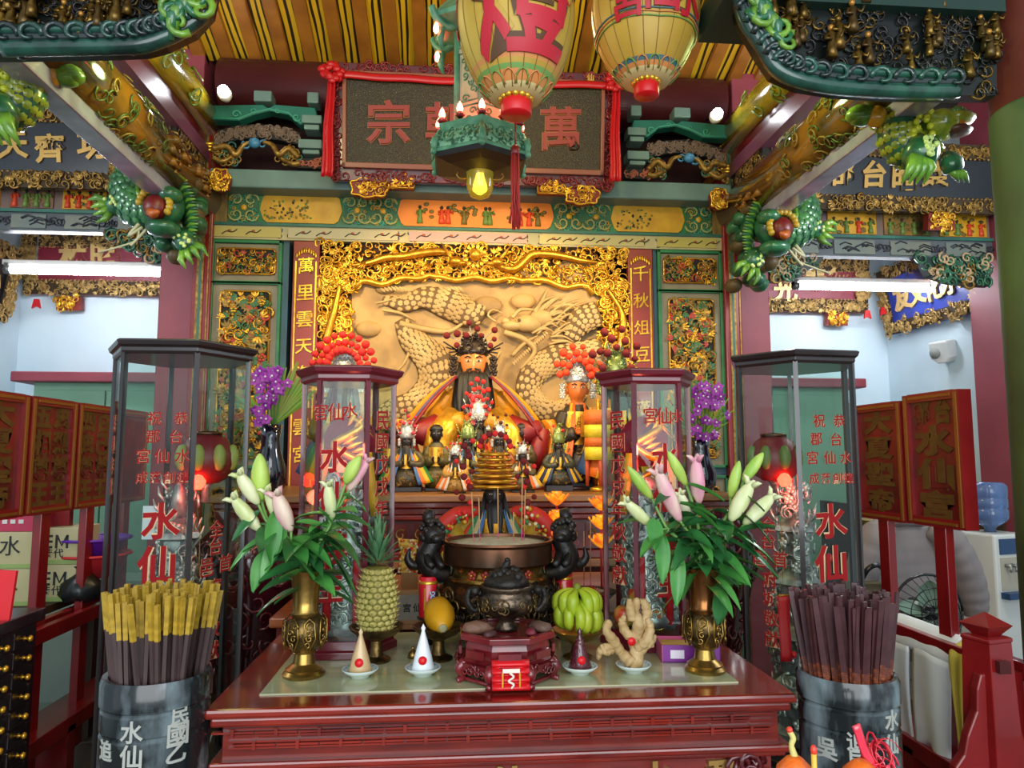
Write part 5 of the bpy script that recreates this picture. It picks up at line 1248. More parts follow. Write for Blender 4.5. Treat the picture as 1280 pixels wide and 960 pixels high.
orchid_vase(338, 566, 3.72, ('dark blue vase on the left end of the altar shelf', 'purple orchids with yellow green leaves in the left vase'), SHZ)
orchid_vase(876, 580, 3.75, ('dark blue vase on the right end of the altar shelf', 'purple orchids with green leaves in the right vase'), SHZ)
# ================================================================ OFFERING TABLE
TX, TYF, TYB, TZ = .148, 1.848, 2.6, 1.0
tb = thing('offering_table', 'polished red brown offering table with pale marble inlay and gold characters', 'table', (TX, TYF, 0))
hw = .735; D = TYB - TYF
b = MB(); b.box(-hw, hw, 0, D, TZ - .028, TZ - .004); b.build('table_top', WOODR, tb, bev=.008)
b = MB(); b.box(-hw + .012, hw - .012, .012, D, TZ - .05, TZ - .028); b.build('moulding', WOODR, tb, bev=.006)
MARB = M('pale_green_marble', '#b3b48c', .08, 0, '#9aa078', 5, (1, 3, 1), coat=.3)
b = MB(); b.prism([(-.63, 0), (.62, 0), (.62, .004), (-.63, .004)], .1, D - .03); o = b.build('marble_inlay', MARB, tb); o.location.z = TZ - .004
b = MB(); b.box(-hw + .035, hw - .035, .045, D - .02, .86, TZ - .05); b.build('frieze', ALTW, tb)
b = MB(); z0, z1 = .893, .938; x = -hw + .06
for z in (z0, .908, .922, z1): b.box(-hw + .05, hw - .05, .037, .047, z - .0022, z + .0022)
k = 0
while x < hw - .06:
    z = z0 if k % 2 else .922; b.box(x - .004, x + .004, .03, .05, z - .002, z + .018); b.box(x - .05, x + .05, .034, .047, z + .005, z + .010); x += .052; k += 1
b.build('key_fret', WOODR, tb, kind='stuff')
b = MB(); b.box(-hw + .008, hw - .008, .02, D, .845, .865); b.build('moulding', WOODR, tb, bev=.006)
b = MB(); b.box(-hw + .02, hw - .02, .035, D, .832, .845); b.build('moulding', WOODR, tb, bev=.004)
b = MB(); b.box(-hw + .05, hw - .05, .06, D - .04, .5, .835); b.build('lower_panel', M('panel_rosewood', '#86302a', .22, 0, '#5c1a18', 4, (1, 6, 6), coat=.6), tb)
for ch, px in (('宮', 456), ('仙', 634), ('水', 818), ('郡', 905)):
    p = at(px, 962, TYF + .06); b = MB(); put(b, ch, T(p.x - TX, .056, .775), .105, 0, .025, .08, .05); b.build('character', M('character_gilt', '#b08a4c', .35, .5), tb)
for s in (-1, 1):
    b = MB()
    for k in range(7): curl(b, s * (hw - .11) + random.uniform(-.05, .05), .8 + random.uniform(-.06, .02), .04, 0, 1.2, .22, -.05)
    b.build('corner_scroll', M('scroll_dark_red', '#54141a', .3, coat=.5), tb)
    for y in (.12, D - .1): b = MB(); b.tube([(s * (hw - .08), y, .5), (s * (hw - .06), y, .3), (s * (hw - .08), y, 0)], [.05, .045, .05], 8, rot=PI / 4); b.build('leg', WOODR, tb)

# ---------------------------------------------------------------- brass vases and lilies
def lathe_thing(name, label, cat, loc, prof, mat, part='body', n=28, group=None, mi=0):
    t = thing(name, label, cat, loc, 0, group); b = MB(); b.lathe(prof, n=n, mi=mi); b.build(part, mat, t); return t
def vase(p, label, neckmat):
    t = thing('brass_vase', label, 'vase', p)
    b = MB(); b.lathe([(.056, 0), (.058, .008), (.048, .016), (.05, .02), (.038, .028), (.03, .034), (.026, .06), (.034, .064), (.03, .068)], n=30); b.build('foot', BRASS, t, sharp=.6)
    b = MB(); b.lathe([(.03, .066), (.05, .085), (.059, .115), (.057, .14), (.045, .158), (.036, .164)], n=32, fn=lambda a, i: 1 + .02 * math.cos(a * 8))
    for k in range(8):
        a = 2 * PI * k / 8 + PI / 8
        b.T = Matrix.Translation((.056 * math.cos(a), .056 * math.sin(a), .118)) @ Matrix.Rotation(a + PI / 2, 4, 'Z')
        b.tube([(-.0, .004, -.045), (-.017, -.002, -.01), (-.013, -.001, .03), (0, .006, .042), (.013, -.001, .03), (.017, -.002, -.01), (0, .004, -.045)], .002, 5, 1)
        for q in range(4): curl(b, random.uniform(-.008, .008), -.025 + q * .016, .009, 1, 1.2, .25, .001)
    b.T = None
    b.build('embossed_belly', [DBRASS, BRASS], t)
    b = MB(); b.lathe([(.037, .162), (.04, .168), (.035, .174), (.035, .2), (.037, .235), (.043, .265), (.052, .284), (.05, .286), (.04, .26), (.03, .2)], n=30); b.build('neck', neckmat, t, sharp=.7)
    return t
pV1 = atz(377, 848, TZ); pV2 = atz(886, 842, TZ)
pV1 = Vector((pV1.x, pV1.y + .03, TZ)); pV2 = Vector((pV2.x, pV2.y + .03, TZ))
vase(pV1, 'bright brass vase of lilies at the left of the offering table', BRASS)
vase(pV2, 'brown brass vase of lilies at the right of the offering table', M('brown_brass', '#8a5a30', .25, .85, '#6a4220', 8))
LEAFM = M('lily_leaf', '#2f7034', .4, 0, '#1f5028', 12, coat=.2)
LEAF2 = M('lily_leaf_bright', '#4f9440', .4, 0, '#357a34', 12, coat=.2)
BUDG = M('lily_bud_green', '#b5cf62', .45, 0, '#8fb848', 30, (1, 1, .15))
BUDW = M('lily_bud_white', '#e2e2bc', .45, 0, '#c3d089', 26, (1, 1, .15))
BUDP = M('lily_bud_pink', '#d88aa4', .45, 0, '#e0d0b4', 18, (1, 1, .2))
STEMM = M('lily_stem', '#6b9a4a', .5)
def lily_leaf(b, p, d, L, wd, droop, mi=0, roll=0):
    d = Vector(d).normalized(); side = d.cross(Vector((0, 0, 1))); side.normalize(); up = side.cross(d)
    side = side * math.cos(roll) + up * math.sin(roll)
    def S(u, v):
        w_ = wd * (math.sin(PI * min(.98, v * .93 + .05)) ** .75) * (u - .5); c = Vector(p) + d * (L * v) + Vector((0, 0, -droop * L * v * v)) + side * w_ + up * (abs(u - .5) * wd * .35); return tuple(c)
    b.grid(S, 4, 8, mi)
def lily(vp, buds, label, mats, seed, extra=()):
    random.seed(seed); Yb = vp.y; mouth = Vector((vp.x, vp.y, TZ + .27)); t = thing('lily_stem', label, 'flower', tuple(mouth))
    bases = [at(bx, by, Yb + dy) for (tx, ty, bx, by, w, m, dy) in buds]
    c = sum(bases, Vector()) / len(bases); node = mouth.lerp(c, .72) + Vector((0, -.01, 0))
    st = bez([Vector((0, 0, -.12)), Vector((0, 0, 0)) + (node - mouth) * .12, (node - mouth) * .6 + Vector((0, 0, .012)), node - mouth], 5)
    b = MB(); b.tube(st, .0055, 7)
    for p in bases: b.tube(bez([node - mouth, (node - mouth).lerp(p - mouth, .55) + Vector((0, -.005, -.004)), p - mouth], 4), [.0042] * 9, 6)
    b.build('stem', STEMM, t)
    for (tx, ty, bx, by, w, m, dy) in buds:
        a = at(bx, by, Yb + dy) - mouth; e = at(tx, ty, Yb + dy - .015) - mouth; ax = e - a; L = ax.length; r = w * Yb / 904 / 2
        b = MB(); prof = [(0, .3), (.06, .5), (.2, .82), (.42, 1), (.62, .95), (.8, .72), (.93, .4), (1, .12)]
        u = ax.normalized(); s1 = u.cross(Vector((0, 1, 0))).normalized(); s2 = u.cross(s1); n = 12; vs = []; fs = []
        for i, (q, rr) in enumerate(prof):
            for j in range(n):
                an = 2 * PI * j / n; k = 1 + .1 * math.cos(an * 3); vs.append(tuple(a + ax * q + (s1 * math.cos(an) + s2 * math.sin(an)) * (r * rr * k)))
        for i in range(len(prof) - 1):
            for j in range(n): fs.append((i * n + j, i * n + (j + 1) % n, (i + 1) * n + (j + 1) % n, (i + 1) * n + j))
        fs.append(tuple(range(n - 1, -1, -1))); fs.append(tuple(range((len(prof) - 1) * n, len(prof) * n))); b.add(vs, fs, 0, True)
        if m in ('p', 'w'):
            for k in range(3):
                an = 2 * PI * k / 3; q = a + ax * .9 + (s1 * math.cos(an) + s2 * math.sin(an)) * r * .4; b.tube([q, q + ax * .1 + (s1 * math.cos(an) + s2 * math.sin(an)) * r * .5, q + ax * .13 + (s1 * math.cos(an) + s2 * math.sin(an)) * r * 1.0], [r * .4, r * .3, .001], 6)
        b.build('bud', {'g': BUDG, 'w': BUDW, 'p': BUDP}[m], t)
    for k in range(13):
        q = .2 + .8 * k / 12; p = st[min(len(st) - 1, int(q * (len(st) - 1)))]; a = k * 2.4 + seed
        b = MB(); lily_leaf(b, p, (math.cos(a), .7 * math.sin(a) - .2, random.uniform(-.1, .7)), random.uniform(.1, .16), random.uniform(.036, .056), random.uniform(.25, .85), 0, random.uniform(-.6, .6)); b.build('leaf', random.choice((LEAFM, LEAFM, LEAF2)), t)
    for (px, py, qx, qy, wd, dr) in extra:
        p, e = at(px, py, Yb - .03) - mouth, at(qx, qy, Yb - .08) - mouth; b = MB(); lily_leaf(b, p, e - p, (e - p).length, wd, dr, 0, .5); b.build('leaf', random.choice((LEAFM, LEAF2)), t)
    return t
lily(pV1, [(297, 589, 323, 630, 17, 'w', 0), (325, 567, 327, 626, 22, 'g', .02), (289, 619, 325, 663, 17, 'w', -.03)], 'lily stem of three pale green buds leaning left in the left vase', None, 1, ((325, 640, 292, 665, .03, .3), (335, 690, 318, 722, .045, .5), (345, 640, 340, 690, .05, .3)))
lily(pV1, [(332, 609, 354, 658, 15, 'w', 0), (344, 613, 364, 664, 20, 'p', -.03)], 'lily stem with the pink bud in the left vase', None, 2, ((352, 680, 392, 712, .075, .25), (360, 660, 330, 700, .05, .5)))
lily(pV1, [(410, 602, 416, 648, 15, 'w', 0)], 'lily stem with one upright whitish bud in the left vase', None, 3, ((408, 660, 370, 645, .03, .2), (415, 655, 398, 632, .03, .1), (420, 655, 448, 662, .03, .6), (405, 680, 438, 725, .04, .2)))
lily(pV1, [(450, 570, 432, 604, 17, 'g', 0), (462, 572, 436, 613, 14, 'p', .02)], 'lily stem with two buds leaning right in the left vase', None, 4, ((430, 620, 458, 622, .035, .5), (420, 700, 445, 728, .03, .4), (412, 680, 438, 692, .035, .5)))
lily(pV2, [(785, 583, 815, 623, 14, 'g', 0), (780, 624, 814, 657, 15, 'w', -.02)], 'lily stem with two buds leaning far left in the right vase', None, 5, ((820, 650, 818, 676, .05, .4), (830, 670, 828, 712, .045, .4), (850, 690, 846, 742, .045, .3)))
lily(pV2, [(820, 584, 850, 651, 19, 'p', -.03), (849, 614, 860, 646, 15, 'w', .03)], 'lily stem with a long pink bud and a white opening bud in the right vase', None, 6, ((843, 616, 818, 618, .03, .4),))
lily(pV2, [(835, 564, 858, 606, 14, 'g', .02), (870, 570, 874, 629, 18, 'p', 0)], 'lily stem with tall green and pale pink buds in the middle of the right vase', None, 7, ((860, 606, 905, 618, .03, .2), (865, 640, 900, 652, .05, .4), (850, 630, 895, 640, .035, .2)))
lily(pV2, [(924, 576, 913, 622, 14, 'g', .02), (954, 566, 929, 602, 15, 'g', .03)], 'lily stem with two bright green buds leaning right in the right vase', None, 8, ((900, 700, 938, 710, .04, .4), (905, 735, 898, 780, .045, .05)))
lily(pV2, [(941, 601, 913, 651, 20, 'w', -.02), (969, 617, 930, 656, 18, 'w', -.02)], 'lily stem with two white buds leaning far right in the right vase', None, 9, ((915, 668, 948, 682, .045, .5), (930, 620, 955, 634, .03, .2), (905, 705, 955, 712, .035, .3)))

# ---------------------------------------------------------------- fruit on footed dishes
def footed_dish(px, py, r, h, label):
    p = atz(px, py, TZ); t = thing('footed_dish', label, 'dish', tuple(p))
    b = MB(); b.lathe([(.042, 0), (.043, .006), (.022, .016), (.018, .03), (.017, h - .03), (.03, h - .022), (r * .7, h - .012), (r * .95, h + .006), (r, h + .012), (r * .97, h + .014), (r * .6, h - .004), (0, h - .008)], n=30); b.build('dish_body', BRASS if px > 600 else DBRASS, t, sharp=.8); return p
p = footed_dish(470, 826, .082, .088, 'footed brass dish under the pineapple')
t = thing('pineapple', 'whole pineapple with green crown standing on a footed dish', 'fruit', (p.x, p.y, TZ + .088))
b = MB(); PH_ = .185
def prad(q): return .056 * (math.sin(PI * (.17 + .7 * q)) ** .5) * (1 - .1 * q)
b.lathe([(prad(k / 12), PH_ * k / 12) for k in range(13)], n=20)
eye = []
for row in range(11):
    for k in range(13):
        a = 2 * PI * (k + .5 * (row % 2)) / 13; q = (row + .6) / 11.4; r = prad(q); c = Vector((r * math.cos(a), r * math.sin(a), PH_ * q)); nrm = Vector((math.cos(a), math.sin(a), (.35 - q) * -.5)).normalized(); eye.append((c, nrm))
b.build('flesh', M('pineapple_skin', '#4f5a22', .6, 0, '#6c5a1e', 30), t)
b = MB(); b.ball((0, 0, 0), (.0135, .0085, .009), 6, 4, 0)
b.add([(0, -.017, .004), (-.004, -.008, .002), (.004, -.008, .002), (0, -.008, -.003)], [(0, 1, 3), (0, 3, 2), (0, 2, 1)], 1); e0 = b.build('eye', [M('pineapple_eye', '#c2b468', .55, 0, '#8f8a40', 60), M('pineapple_tip', '#c9b070', .6)], t)
for i, (c, nrm) in enumerate(eye):
    o = e0 if i == 0 else e0.copy()
    if i: COL.objects.link(o)
    o.location = c; o.rotation_euler = (-nrm).to_track_quat('Y', 'Z').to_euler()
PCL = M('pineapple_leaf', '#5f8a58', .5, 0, '#3d6a48', 14)
for k in range(34):
    a = k * 2.4; q = k / 33; b = MB(); L = .06 + .085 * q * (1 - .2 * q)
    lily_leaf(b, (.02 * (1 - q) * math.cos(a), .02 * (1 - q) * math.sin(a), PH_ + .005 + .03 * q), (math.cos(a) * (1.15 - q), math.sin(a) * (1.15 - q), .55 + 1.5 * q), L, .016, .35 * (1 - q), 0); b.build('crown_leaf', PCL, t)

p = footed_dish(548, 824, .078, .085, 'footed brass dish under the papaya')
pd = p; t = thing('papaya', 'yellow papaya lying on a footed dish with its stem end forward', 'fruit', (p.x + .003, p.y - .02, TZ + .128), 0); t.rotation_euler = (.25, 0, .15)
b = MB(); b.lathe([(.0, -.075), (.012, -.072), (.016, -.068), (.03, -.05), (.043, -.015), (.046, .015), (.04, .05), (.02, .075), (.004, .085)], n=22, fn=lambda a, i: 1 + .02 * math.cos(5 * a))
o = b.build('papaya_skin', M('papaya_skin', '#d39a12', .4, 0, '#b9860f', 9, sss=.1), t); o.rotation_euler = (-PI / 2, 0, 0); o.rotation_euler = (PI / 2 + PI, 0, 0)
b = MB(); b.lathe([(.0125, 0), (.013, .004), (.008, .006), (.0, .006)], n=12); o = b.build('stem_scar', M('stem_scar', '#8f8a62', .7), t); o.location = (0, -.072, 0); o.rotation_euler = (PI / 2, 0, 0)

p = footed_dish(722, 822, .078, .07, 'footed brass dish under the bananas')
t = thing('banana_bunch', 'bunch of green bananas standing on a footed dish', 'fruit', (p.x, p.y, TZ + .075))
BANG = M('banana_green', '#8fa81e', .4, 0, '#a8b82c', 8)
random.seed(6)
for row, (n, r0, z1, rb, zl) in enumerate(((6, .05, .128, .02, .045), (7, .058, .09, .0175, .004))):
    for k in range(n):
        a = -PI / 2 + (k - (n - 1) / 2) * (.62 if row == 0 else .55) + .3 * row + random.uniform(-.12, .12); b = MB(); r1 = r0 * random.uniform(.9, 1.08); zl2 = zl + random.uniform(-.004, .012)
        top = Vector((.012 * math.cos(a), .012 * math.sin(a), .124 - .03 * row)); c_, s_ = math.cos(a), math.sin(a); sw = random.uniform(-.012, .012)
        pts = bez([top, top + Vector((r1 * .5 * c_, r1 * .5 * s_, -.006)), Vector((r1 * 1.05 * c_ - sw * s_, r1 * 1.05 * s_ + sw * c_, zl2 + .05)), Vector((r1 * 1.05 * c_ - sw * s_, r1 * 1.05 * s_ + sw * c_, zl2 + .02)), Vector((r1 * .72 * c_, r1 * .72 * s_, zl2))], 5)
        b.tube(pts, lerp_list([.006, .0115, rb, rb * .95, .006], len(pts)), 6, 0, rot=random.uniform(0, 1)); b.build('banana', BANG, t)
b = MB(); b.tube([(0, 0, .11), (0, 0, .13), (.003, 0, .142)], [.016, .012, .009], 8); b.build('bunch_stalk', M('banana_stalk', '#6f7a1c', .6), t)

p = footed_dish(800, 806, .085, .05, 'footed brass dish under the apples, behind the ginger')
APM = M('apple_red_yellow', '#c8452c', .3, 0, '#d9b04a', 14, ramp=(.42, .6), coat=.3)
apple = None
for i, (dx, dy, dz, lab) in enumerate(((-.048, .0, .0, 'red yellow apple left of the ginger root'), (.05, -.005, .0, 'red yellow apple right of the ginger root'), (0, .04, .0, 'red yellow apple at the back of the dish behind the ginger root'), (0, .01, .062, 'red yellow apple on top of the others behind the ginger root'))):
    loc = (p.x + dx, p.y + dy, TZ + .055 + dz)
    if apple is None:
        apple = thing('apple', lab, 'fruit', loc, 0, 'apples behind the ginger'); b = MB(); b.lathe([(.0, .004), (.012, 0), (.028, .012), (.036, .035), (.034, .055), (.02, .067), (.008, .066), (0, .058)], n=18); b.build('apple_skin', APM, apple)
        b = MB(); b.tube([(0, 0, .056), (.003, 0, .078)], .0016, 5); b.build('stalk', M('stalk_brown', '#4a3018', .7), apple)
    else: dup(apple, loc, i * 1.7, lab)

# ---------------------------------------------------------------- saucers, paper cones, ginger
PORC = M('blue_white_porcelain', '#c9d6d2', .2, 0, '#8fa8b0', 40, ramp=(.5, .62), coat=.4)
def saucer(px, py, label):
    p = atz(px, py, TZ); t = thing('saucer', label, 'dish', tuple(p), 0, 'blue and white saucers')
    b = MB(); b.lathe([(.026, 0), (.027, .006), (.04, .012), (.05, .022), (.049, .024), (.036, .015), (0, .011)], n=30); b.build('dish_body', M('porcelain_glaze', '#c4d2cc', .15, coat=.4), t)
    b = MB()
    for k in range(18):
        a = 2 * PI * k / 18; curl(b, 0, 0, .0, 0) if False else b.ball((.044 * math.cos(a), .044 * math.sin(a), .0205), (.004, .004, .0012), 6, 4)
    b.build('blue_rim_pattern', M('cobalt', '#5a7a92', .3), t, kind='stuff'); return p
# round red sticker as a thin disc facing the viewer
def cone_bag(px, py, mats, label, sx, h=.105, dotted=False):
    p = saucer(px, py, sx); t = thing('offering_cone', label, 'packet', (p.x, p.y, TZ + .0125))
    b = MB(); b.lathe([(.03, 0), (.0315, .006), (.023, h * .38), (.012, h * .72), (.0045, h * .95), (.0065, h * 1.02), (.0, h * 1.12)], n=24, fn=lambda a, i: 1 + .015 * math.sin(a * 7 + i)); b.build('paper_cone', mats, t)
    b = MB(); b.cyl((0, -.0275, h * .3), (0, -.0285, h * .302), .0115, n=20); o = b.build('red_dot', BRED, t)
    if dotted:
        b = MB()
        for k in range(220):
            z = random.uniform(.004, h * .8); r = .0315 * (1 - z / h * .93); a = random.uniform(0, 6.28); b.ball((r * math.cos(a), r * math.sin(a), z), .0032, 5, 4)
        b.build('beans', M('red_beans', '#5a1a24', .35), t, kind='stuff')
    return t
cone_bag(450, 846, M('tan_packet', '#cdb184', .35, 0, '#c0a070', 12, coat=.3), 'tan cone packet with red dot on a saucer, below the pineapple', 'blue and white saucer under the tan cone', .105)
cone_bag(528.5, 844, M('white_packet', '#dfe6ec', .35, coat=.3), 'white cone packet with red dot on a saucer, below the papaya', 'blue and white saucer under the white cone', .112)
cone_bag(725, 842, M('bean_packet', '#4a1c26', .2, coat=.6), 'dark red bean cone packet with red dot on a saucer, below the bananas', 'blue and white saucer under the bean cone', .1, True)
p = saucer(792, 840, 'blue and white saucer under the ginger root')
t = thing('ginger_root', 'large knobbly ginger root with a red dot standing on a saucer', 'root', (p.x, p.y, TZ + .013))
GIN = M('ginger_skin', '#c4a878', .6, 0, '#a88a58', 30, bump=.5, bscale=70); random.seed(9)
def G2(px, py, dy=0): q = at(px, py, p.y - dy); return q - Vector((p.x, p.y, TZ + .013))
b = MB()
for (path, rad) in (([(792, 838), (796, 820), (794, 800), (798, 780), (792, 765), (796, 752)], [.018, .02, .019, .016, .017, .011]), ([(790, 830), (776, 815), (766, 800), (758, 788), (760, 780)], [.018, .014, .016, .011, .012]), ([(768, 806), (752, 812), (748, 822)], [.01, .012, .006]), ([(797, 790), (808, 770), (806, 755), (801, 752)], [.013, .015, .013, .008]), ([(796, 810), (808, 800), (812, 785), (810, 776)], [.014, .016, .014, .008]), ([(794, 800), (782, 790), (778, 778), (780, 772)], [.013, .014, .012, .008]), ([(790, 775), (788, 762), (787, 752)], [.012, .014, .008]), ([(812, 806), (818, 796)], [.013, .007]), ([(796, 832), (800, 815), (812, 802)], [.016, .013, .014]), ([(764, 812), (757, 816), (752, 808)], [.012, .008, .006])):
    pts = bez([G2(x, y, random.uniform(-.012, .02)) for x, y in path], 6); rr = lerp_list(rad, len(pts)); b.tube(pts, [r * (1 + .1 * math.sin(i * 1.9)) for i, r in enumerate(rr)], 10); b.ball(tuple(pts[-1]), rr[-1] * 1.05, 8, 6)
b.build('rhizome', GIN, t)
b = MB(); c = G2(789.5, 802, .03); b.cyl((c.x, c.y, c.z), (c.x, c.y - .002, c.z), .0115, n=18); b.build('red_dot', BRED, t)

# ---------------------------------------------------------------- small censer on its octagonal red stand
ps = Vector((at(633, 830, 2.06).x, 2.06, TZ))
RST = M('carved_red_stand', '#7a2026', .25, 0, '#5a1218', 12, coat=.6)
t = thing('censer_stand', 'octagonal dark red carved wooden stand under the small censer', 'stand', tuple(ps)); RO = PI / 8
b = MB(); b.lathe([(.115, .105), (.138, .11), (.138, .125), (.125, .128), (.125, .12), (0, .118)], n=8, sm=False, rot=RO); b.build('top', RST, t, bev=.002)
b = MB(); b.lathe([(.12, .062), (.122, .09), (.116, .105)], n=8, sm=False, rot=RO); b.build('waist', RST, t)
b = MB(); b.lathe([(.128, .05), (.132, .056), (.122, .064)], n=8, sm=False, rot=RO); b.build('moulding', RST, t)
for k in range(8):
    a = k * PI / 4; b = MB(); b.T = T(.128 * math.cos(a), .128 * math.sin(a), 0, rz=a + PI / 2); b.prism([(-.05, .052), (.05, .052), (.045, .03), (.02, .036), (0, .028), (-.02, .036), (-.045, .03)], -.004, .008)
    for q in range(6): curl(b, random.uniform(-.04, .04), random.uniform(.034, .05), .011, 0, 1.1, .25, .005)
    b.box(-.03, .03, -.003, .004, .068, .088); b.build('carved_apron', RST, t)
    a = RO + k * PI / 4; b = MB(); c, s_ = math.cos(a), math.sin(a); b.tube(bez([(.125 * c, .125 * s_, .05), (.142 * c, .142 * s_, .035), (.13 * c, .13 * s_, .012), (.148 * c, .148 * s_, .004)], 4), lerp_list([.016, .014, .008, .009], 13), 7); b.build('leg', RST, t)
b = MB(); b.tube([(.128 * math.cos(RO + k * PI / 4), .128 * math.sin(RO + k * PI / 4), .008) for k in range(9)], .006, 6); b.build('base_ring', RST, t)
t = thing('small_censer', 'small dark bronze lidded censer with two handles on the red stand', 'censer', (ps.x, ps.y, TZ + .12))
b = MB(); b.lathe([(.03, 0), (.034, .01), (.022, .022), (.03, .035), (.068, .05), (.082, .075), (.078, .095), (.066, .105), (.07, .112), (.074, .118), (.072, .124), (.06, .122)], n=30); b.build('bowl', M('censer_bronze', '#6a5a4a', .32, .85, '#2f2822', 25, bump=.4, bscale=60), t)
b = MB()
for k in range(40): a = random.uniform(0, 6.28); b.T = Matrix.Translation((.079 * math.cos(a), .079 * math.sin(a), random.uniform(.06, .095))) @ Matrix.Rotation(a + PI / 2, 4, 'Z'); curl(b, 0, 0, .013, 0, 1.2, .2, -.001)
b.build('cast_scrolls', DBRASS, t, kind='stuff')
b = MB(); b.lathe([(.066, .122), (.06, .138), (.045, .152), (.025, .162), (.0, .166)], n=22)
for k in range(16): a = random.uniform(0, 6.28); r = random.uniform(.02, .055); b.ball((r * math.cos(a), r * math.sin(a), .166 - r * r * 9), random.uniform(.009, .014), 7, 5)
b.build('lid', BLACKM, t)
b = MB(); b.tube(bez([(-.01, 0, .165), (0, 0, .178), (.004, 0, .19), (-.004, -.004, .192)], 4), lerp_list([.009, .011, .008, .004], 13), 7); b.build('lid_knob', BLACKM, t)
for s in (-1, 1): b = MB(); b.tube(bez([(s * .07, 0, .1), (s * .1, 0, .11), (s * .108, 0, .08), (s * .09, 0, .055), (s * .078, 0, .06)], 5), .009, 7); b.ball((s * .088, -.004, .108), (.016, .014, .014), 7, 5); b.build('handle', BLACKM, t)
for i, (dx, dy, w, lab, col) in enumerate(((-.085, -.04, .03, 'dried brown pod lying on the stand left of the small censer', '#6a4a38'), (-.05, -.085, .016, 'small dark pod at the front of the stand, left', '#4a2a2a'), (.06, -.07, .018, 'dark red dried fruit on the stand right of the small censer', '#6a1824'), (.09, -.035, .026, 'brown dried pod on the right rim of the stand', '#5c4236'))):
    t = thing('dried_pod', lab, 'pod', (ps.x + dx, ps.y + dy, TZ + .12), i * .8); b = MB()
    b.lathe([(.0, 0), (w * .7, .004), (w, w * .5), (w * .7, w), (w * .1, w * 1.2)], n=12, sx=1.5, sy=.8, fn=lambda a, i: 1 + .15 * math.sin(a * 3 + i)); b.build('shell', M('pod' + col, col, .6, bump=.5, bscale=60), t)
# folded red packet with white and gold print
t = thing('red_packet', 'folded red paper packet with white print at the front edge of the table', 'packet', (at(638, 860, 1.93).x, 1.915, TZ))
b = MB(); RP = M('packet_red', '#d3161e', .4)
n = 8
def S(u, v): return ((u - .5) * (.098), -.012 * abs(math.sin(v * n * PI / 2)) + .02 * v, .072 * v + .002)
b.grid(S, 4, 32); b.build('pleated_paper', RP, t, solid=.002)
b = MB(); b.box(-.022, .022, -.0145, -.0125, .05, .06, 0)
b.tube(bez([(-.004, -.0145, .05), (.006, -.0145, .04), (-.007, -.0145, .03), (.006, -.0145, .022), (0, -.0145, .012)], 5), .003, 5, 0)
for s in (-1, 1): b.box(s * .022 - .002, s * .022 + .002, -.0145, -.0125, .014, .05, 1)
b.build('print', [M('print_white', '#e8dccb', .5), GOLD2], t)

# ---------------------------------------------------------------- big bronze censer with incense
pb = Vector((at(622, 760, 2.44).x, 2.44, TZ)); kb = 1.0
cen = thing('bronze_censer', 'large bronze incense censer full of pale ash at the middle of the table', 'censer', tuple(pb))
b = MB(); b.lathe([(.1, 0), (.11, .012), (.09, .03), (.12, .05), (.175, .09), (.2, .135), (.195, .17), (.165, .205)], n=44); b.build('belly', M('censer_belly', '#6a4a2c', .3, .85, '#2a211a', 9, bump=.5, bscale=35), cen)
b = MB()
for k in range(120): a = random.uniform(PI, 2 * PI); z = random.uniform(.07, .185); r = .2 - 2.6 * (z - .138) ** 2 * 3; b.T = Matrix.Translation((r * math.cos(a), r * math.sin(a), z)) @ Matrix.Rotation(a + PI / 2, 4, 'Z'); curl(b, 0, 0, random.uniform(.02, .032), random.choice((0, 0, 1)), 1.25, .2, 0)
b.build('cast_dragons', [DBRASS, BLACKM], cen, kind='stuff')
b = MB(); b.lathe([(.165, .2), (.17, .207), (.155, .215), (.15, .235), (.16, .25), (.176, .256)], n=44); b.build('neck', M('neck_brass', '#a8823c', .22, .9, '#7a5a28', 6), cen)
b = MB(); b.lathe([(.172, .25), (.181, .258), (.18, .312), (.186, .32), (.184, .326), (.172, .326), (.168, .312)], n=48); b.build('rim', M('rim_bronze', '#6e4630', .3, .85, '#3e3024', 8), cen, sharp=.6)
b = MB(); b.lathe([(.171, .316), (.1, .322), (0, .326)], n=36); b.build('ash', M('ash', '#b9b19a', .95, 0, '#a39a82', 40, bump=.4, bscale=80), cen)
b = MB()
for k in range(5): a = 1.5 * PI + (k - 2) * .3; b.T = Matrix.Translation((.157 * math.cos(a), .157 * math.sin(a), .228)) @ Matrix.Rotation(a + PI / 2, 4, 'Z'); flower(b, 0, 0, .016, 0, 1, 0)
b.build('neck_flowers', [M('flower_red', '#8a2a1c', .5), GOLD], cen)
BLK2 = M('lion_black', '#1d1a18', .42, .25, bump=.3, bscale=50); LT = Matrix.Translation((0, 0, .285)) @ Matrix.Diagonal((1, 1, .84, 1)) @ Matrix.Translation((0, 0, -.285))
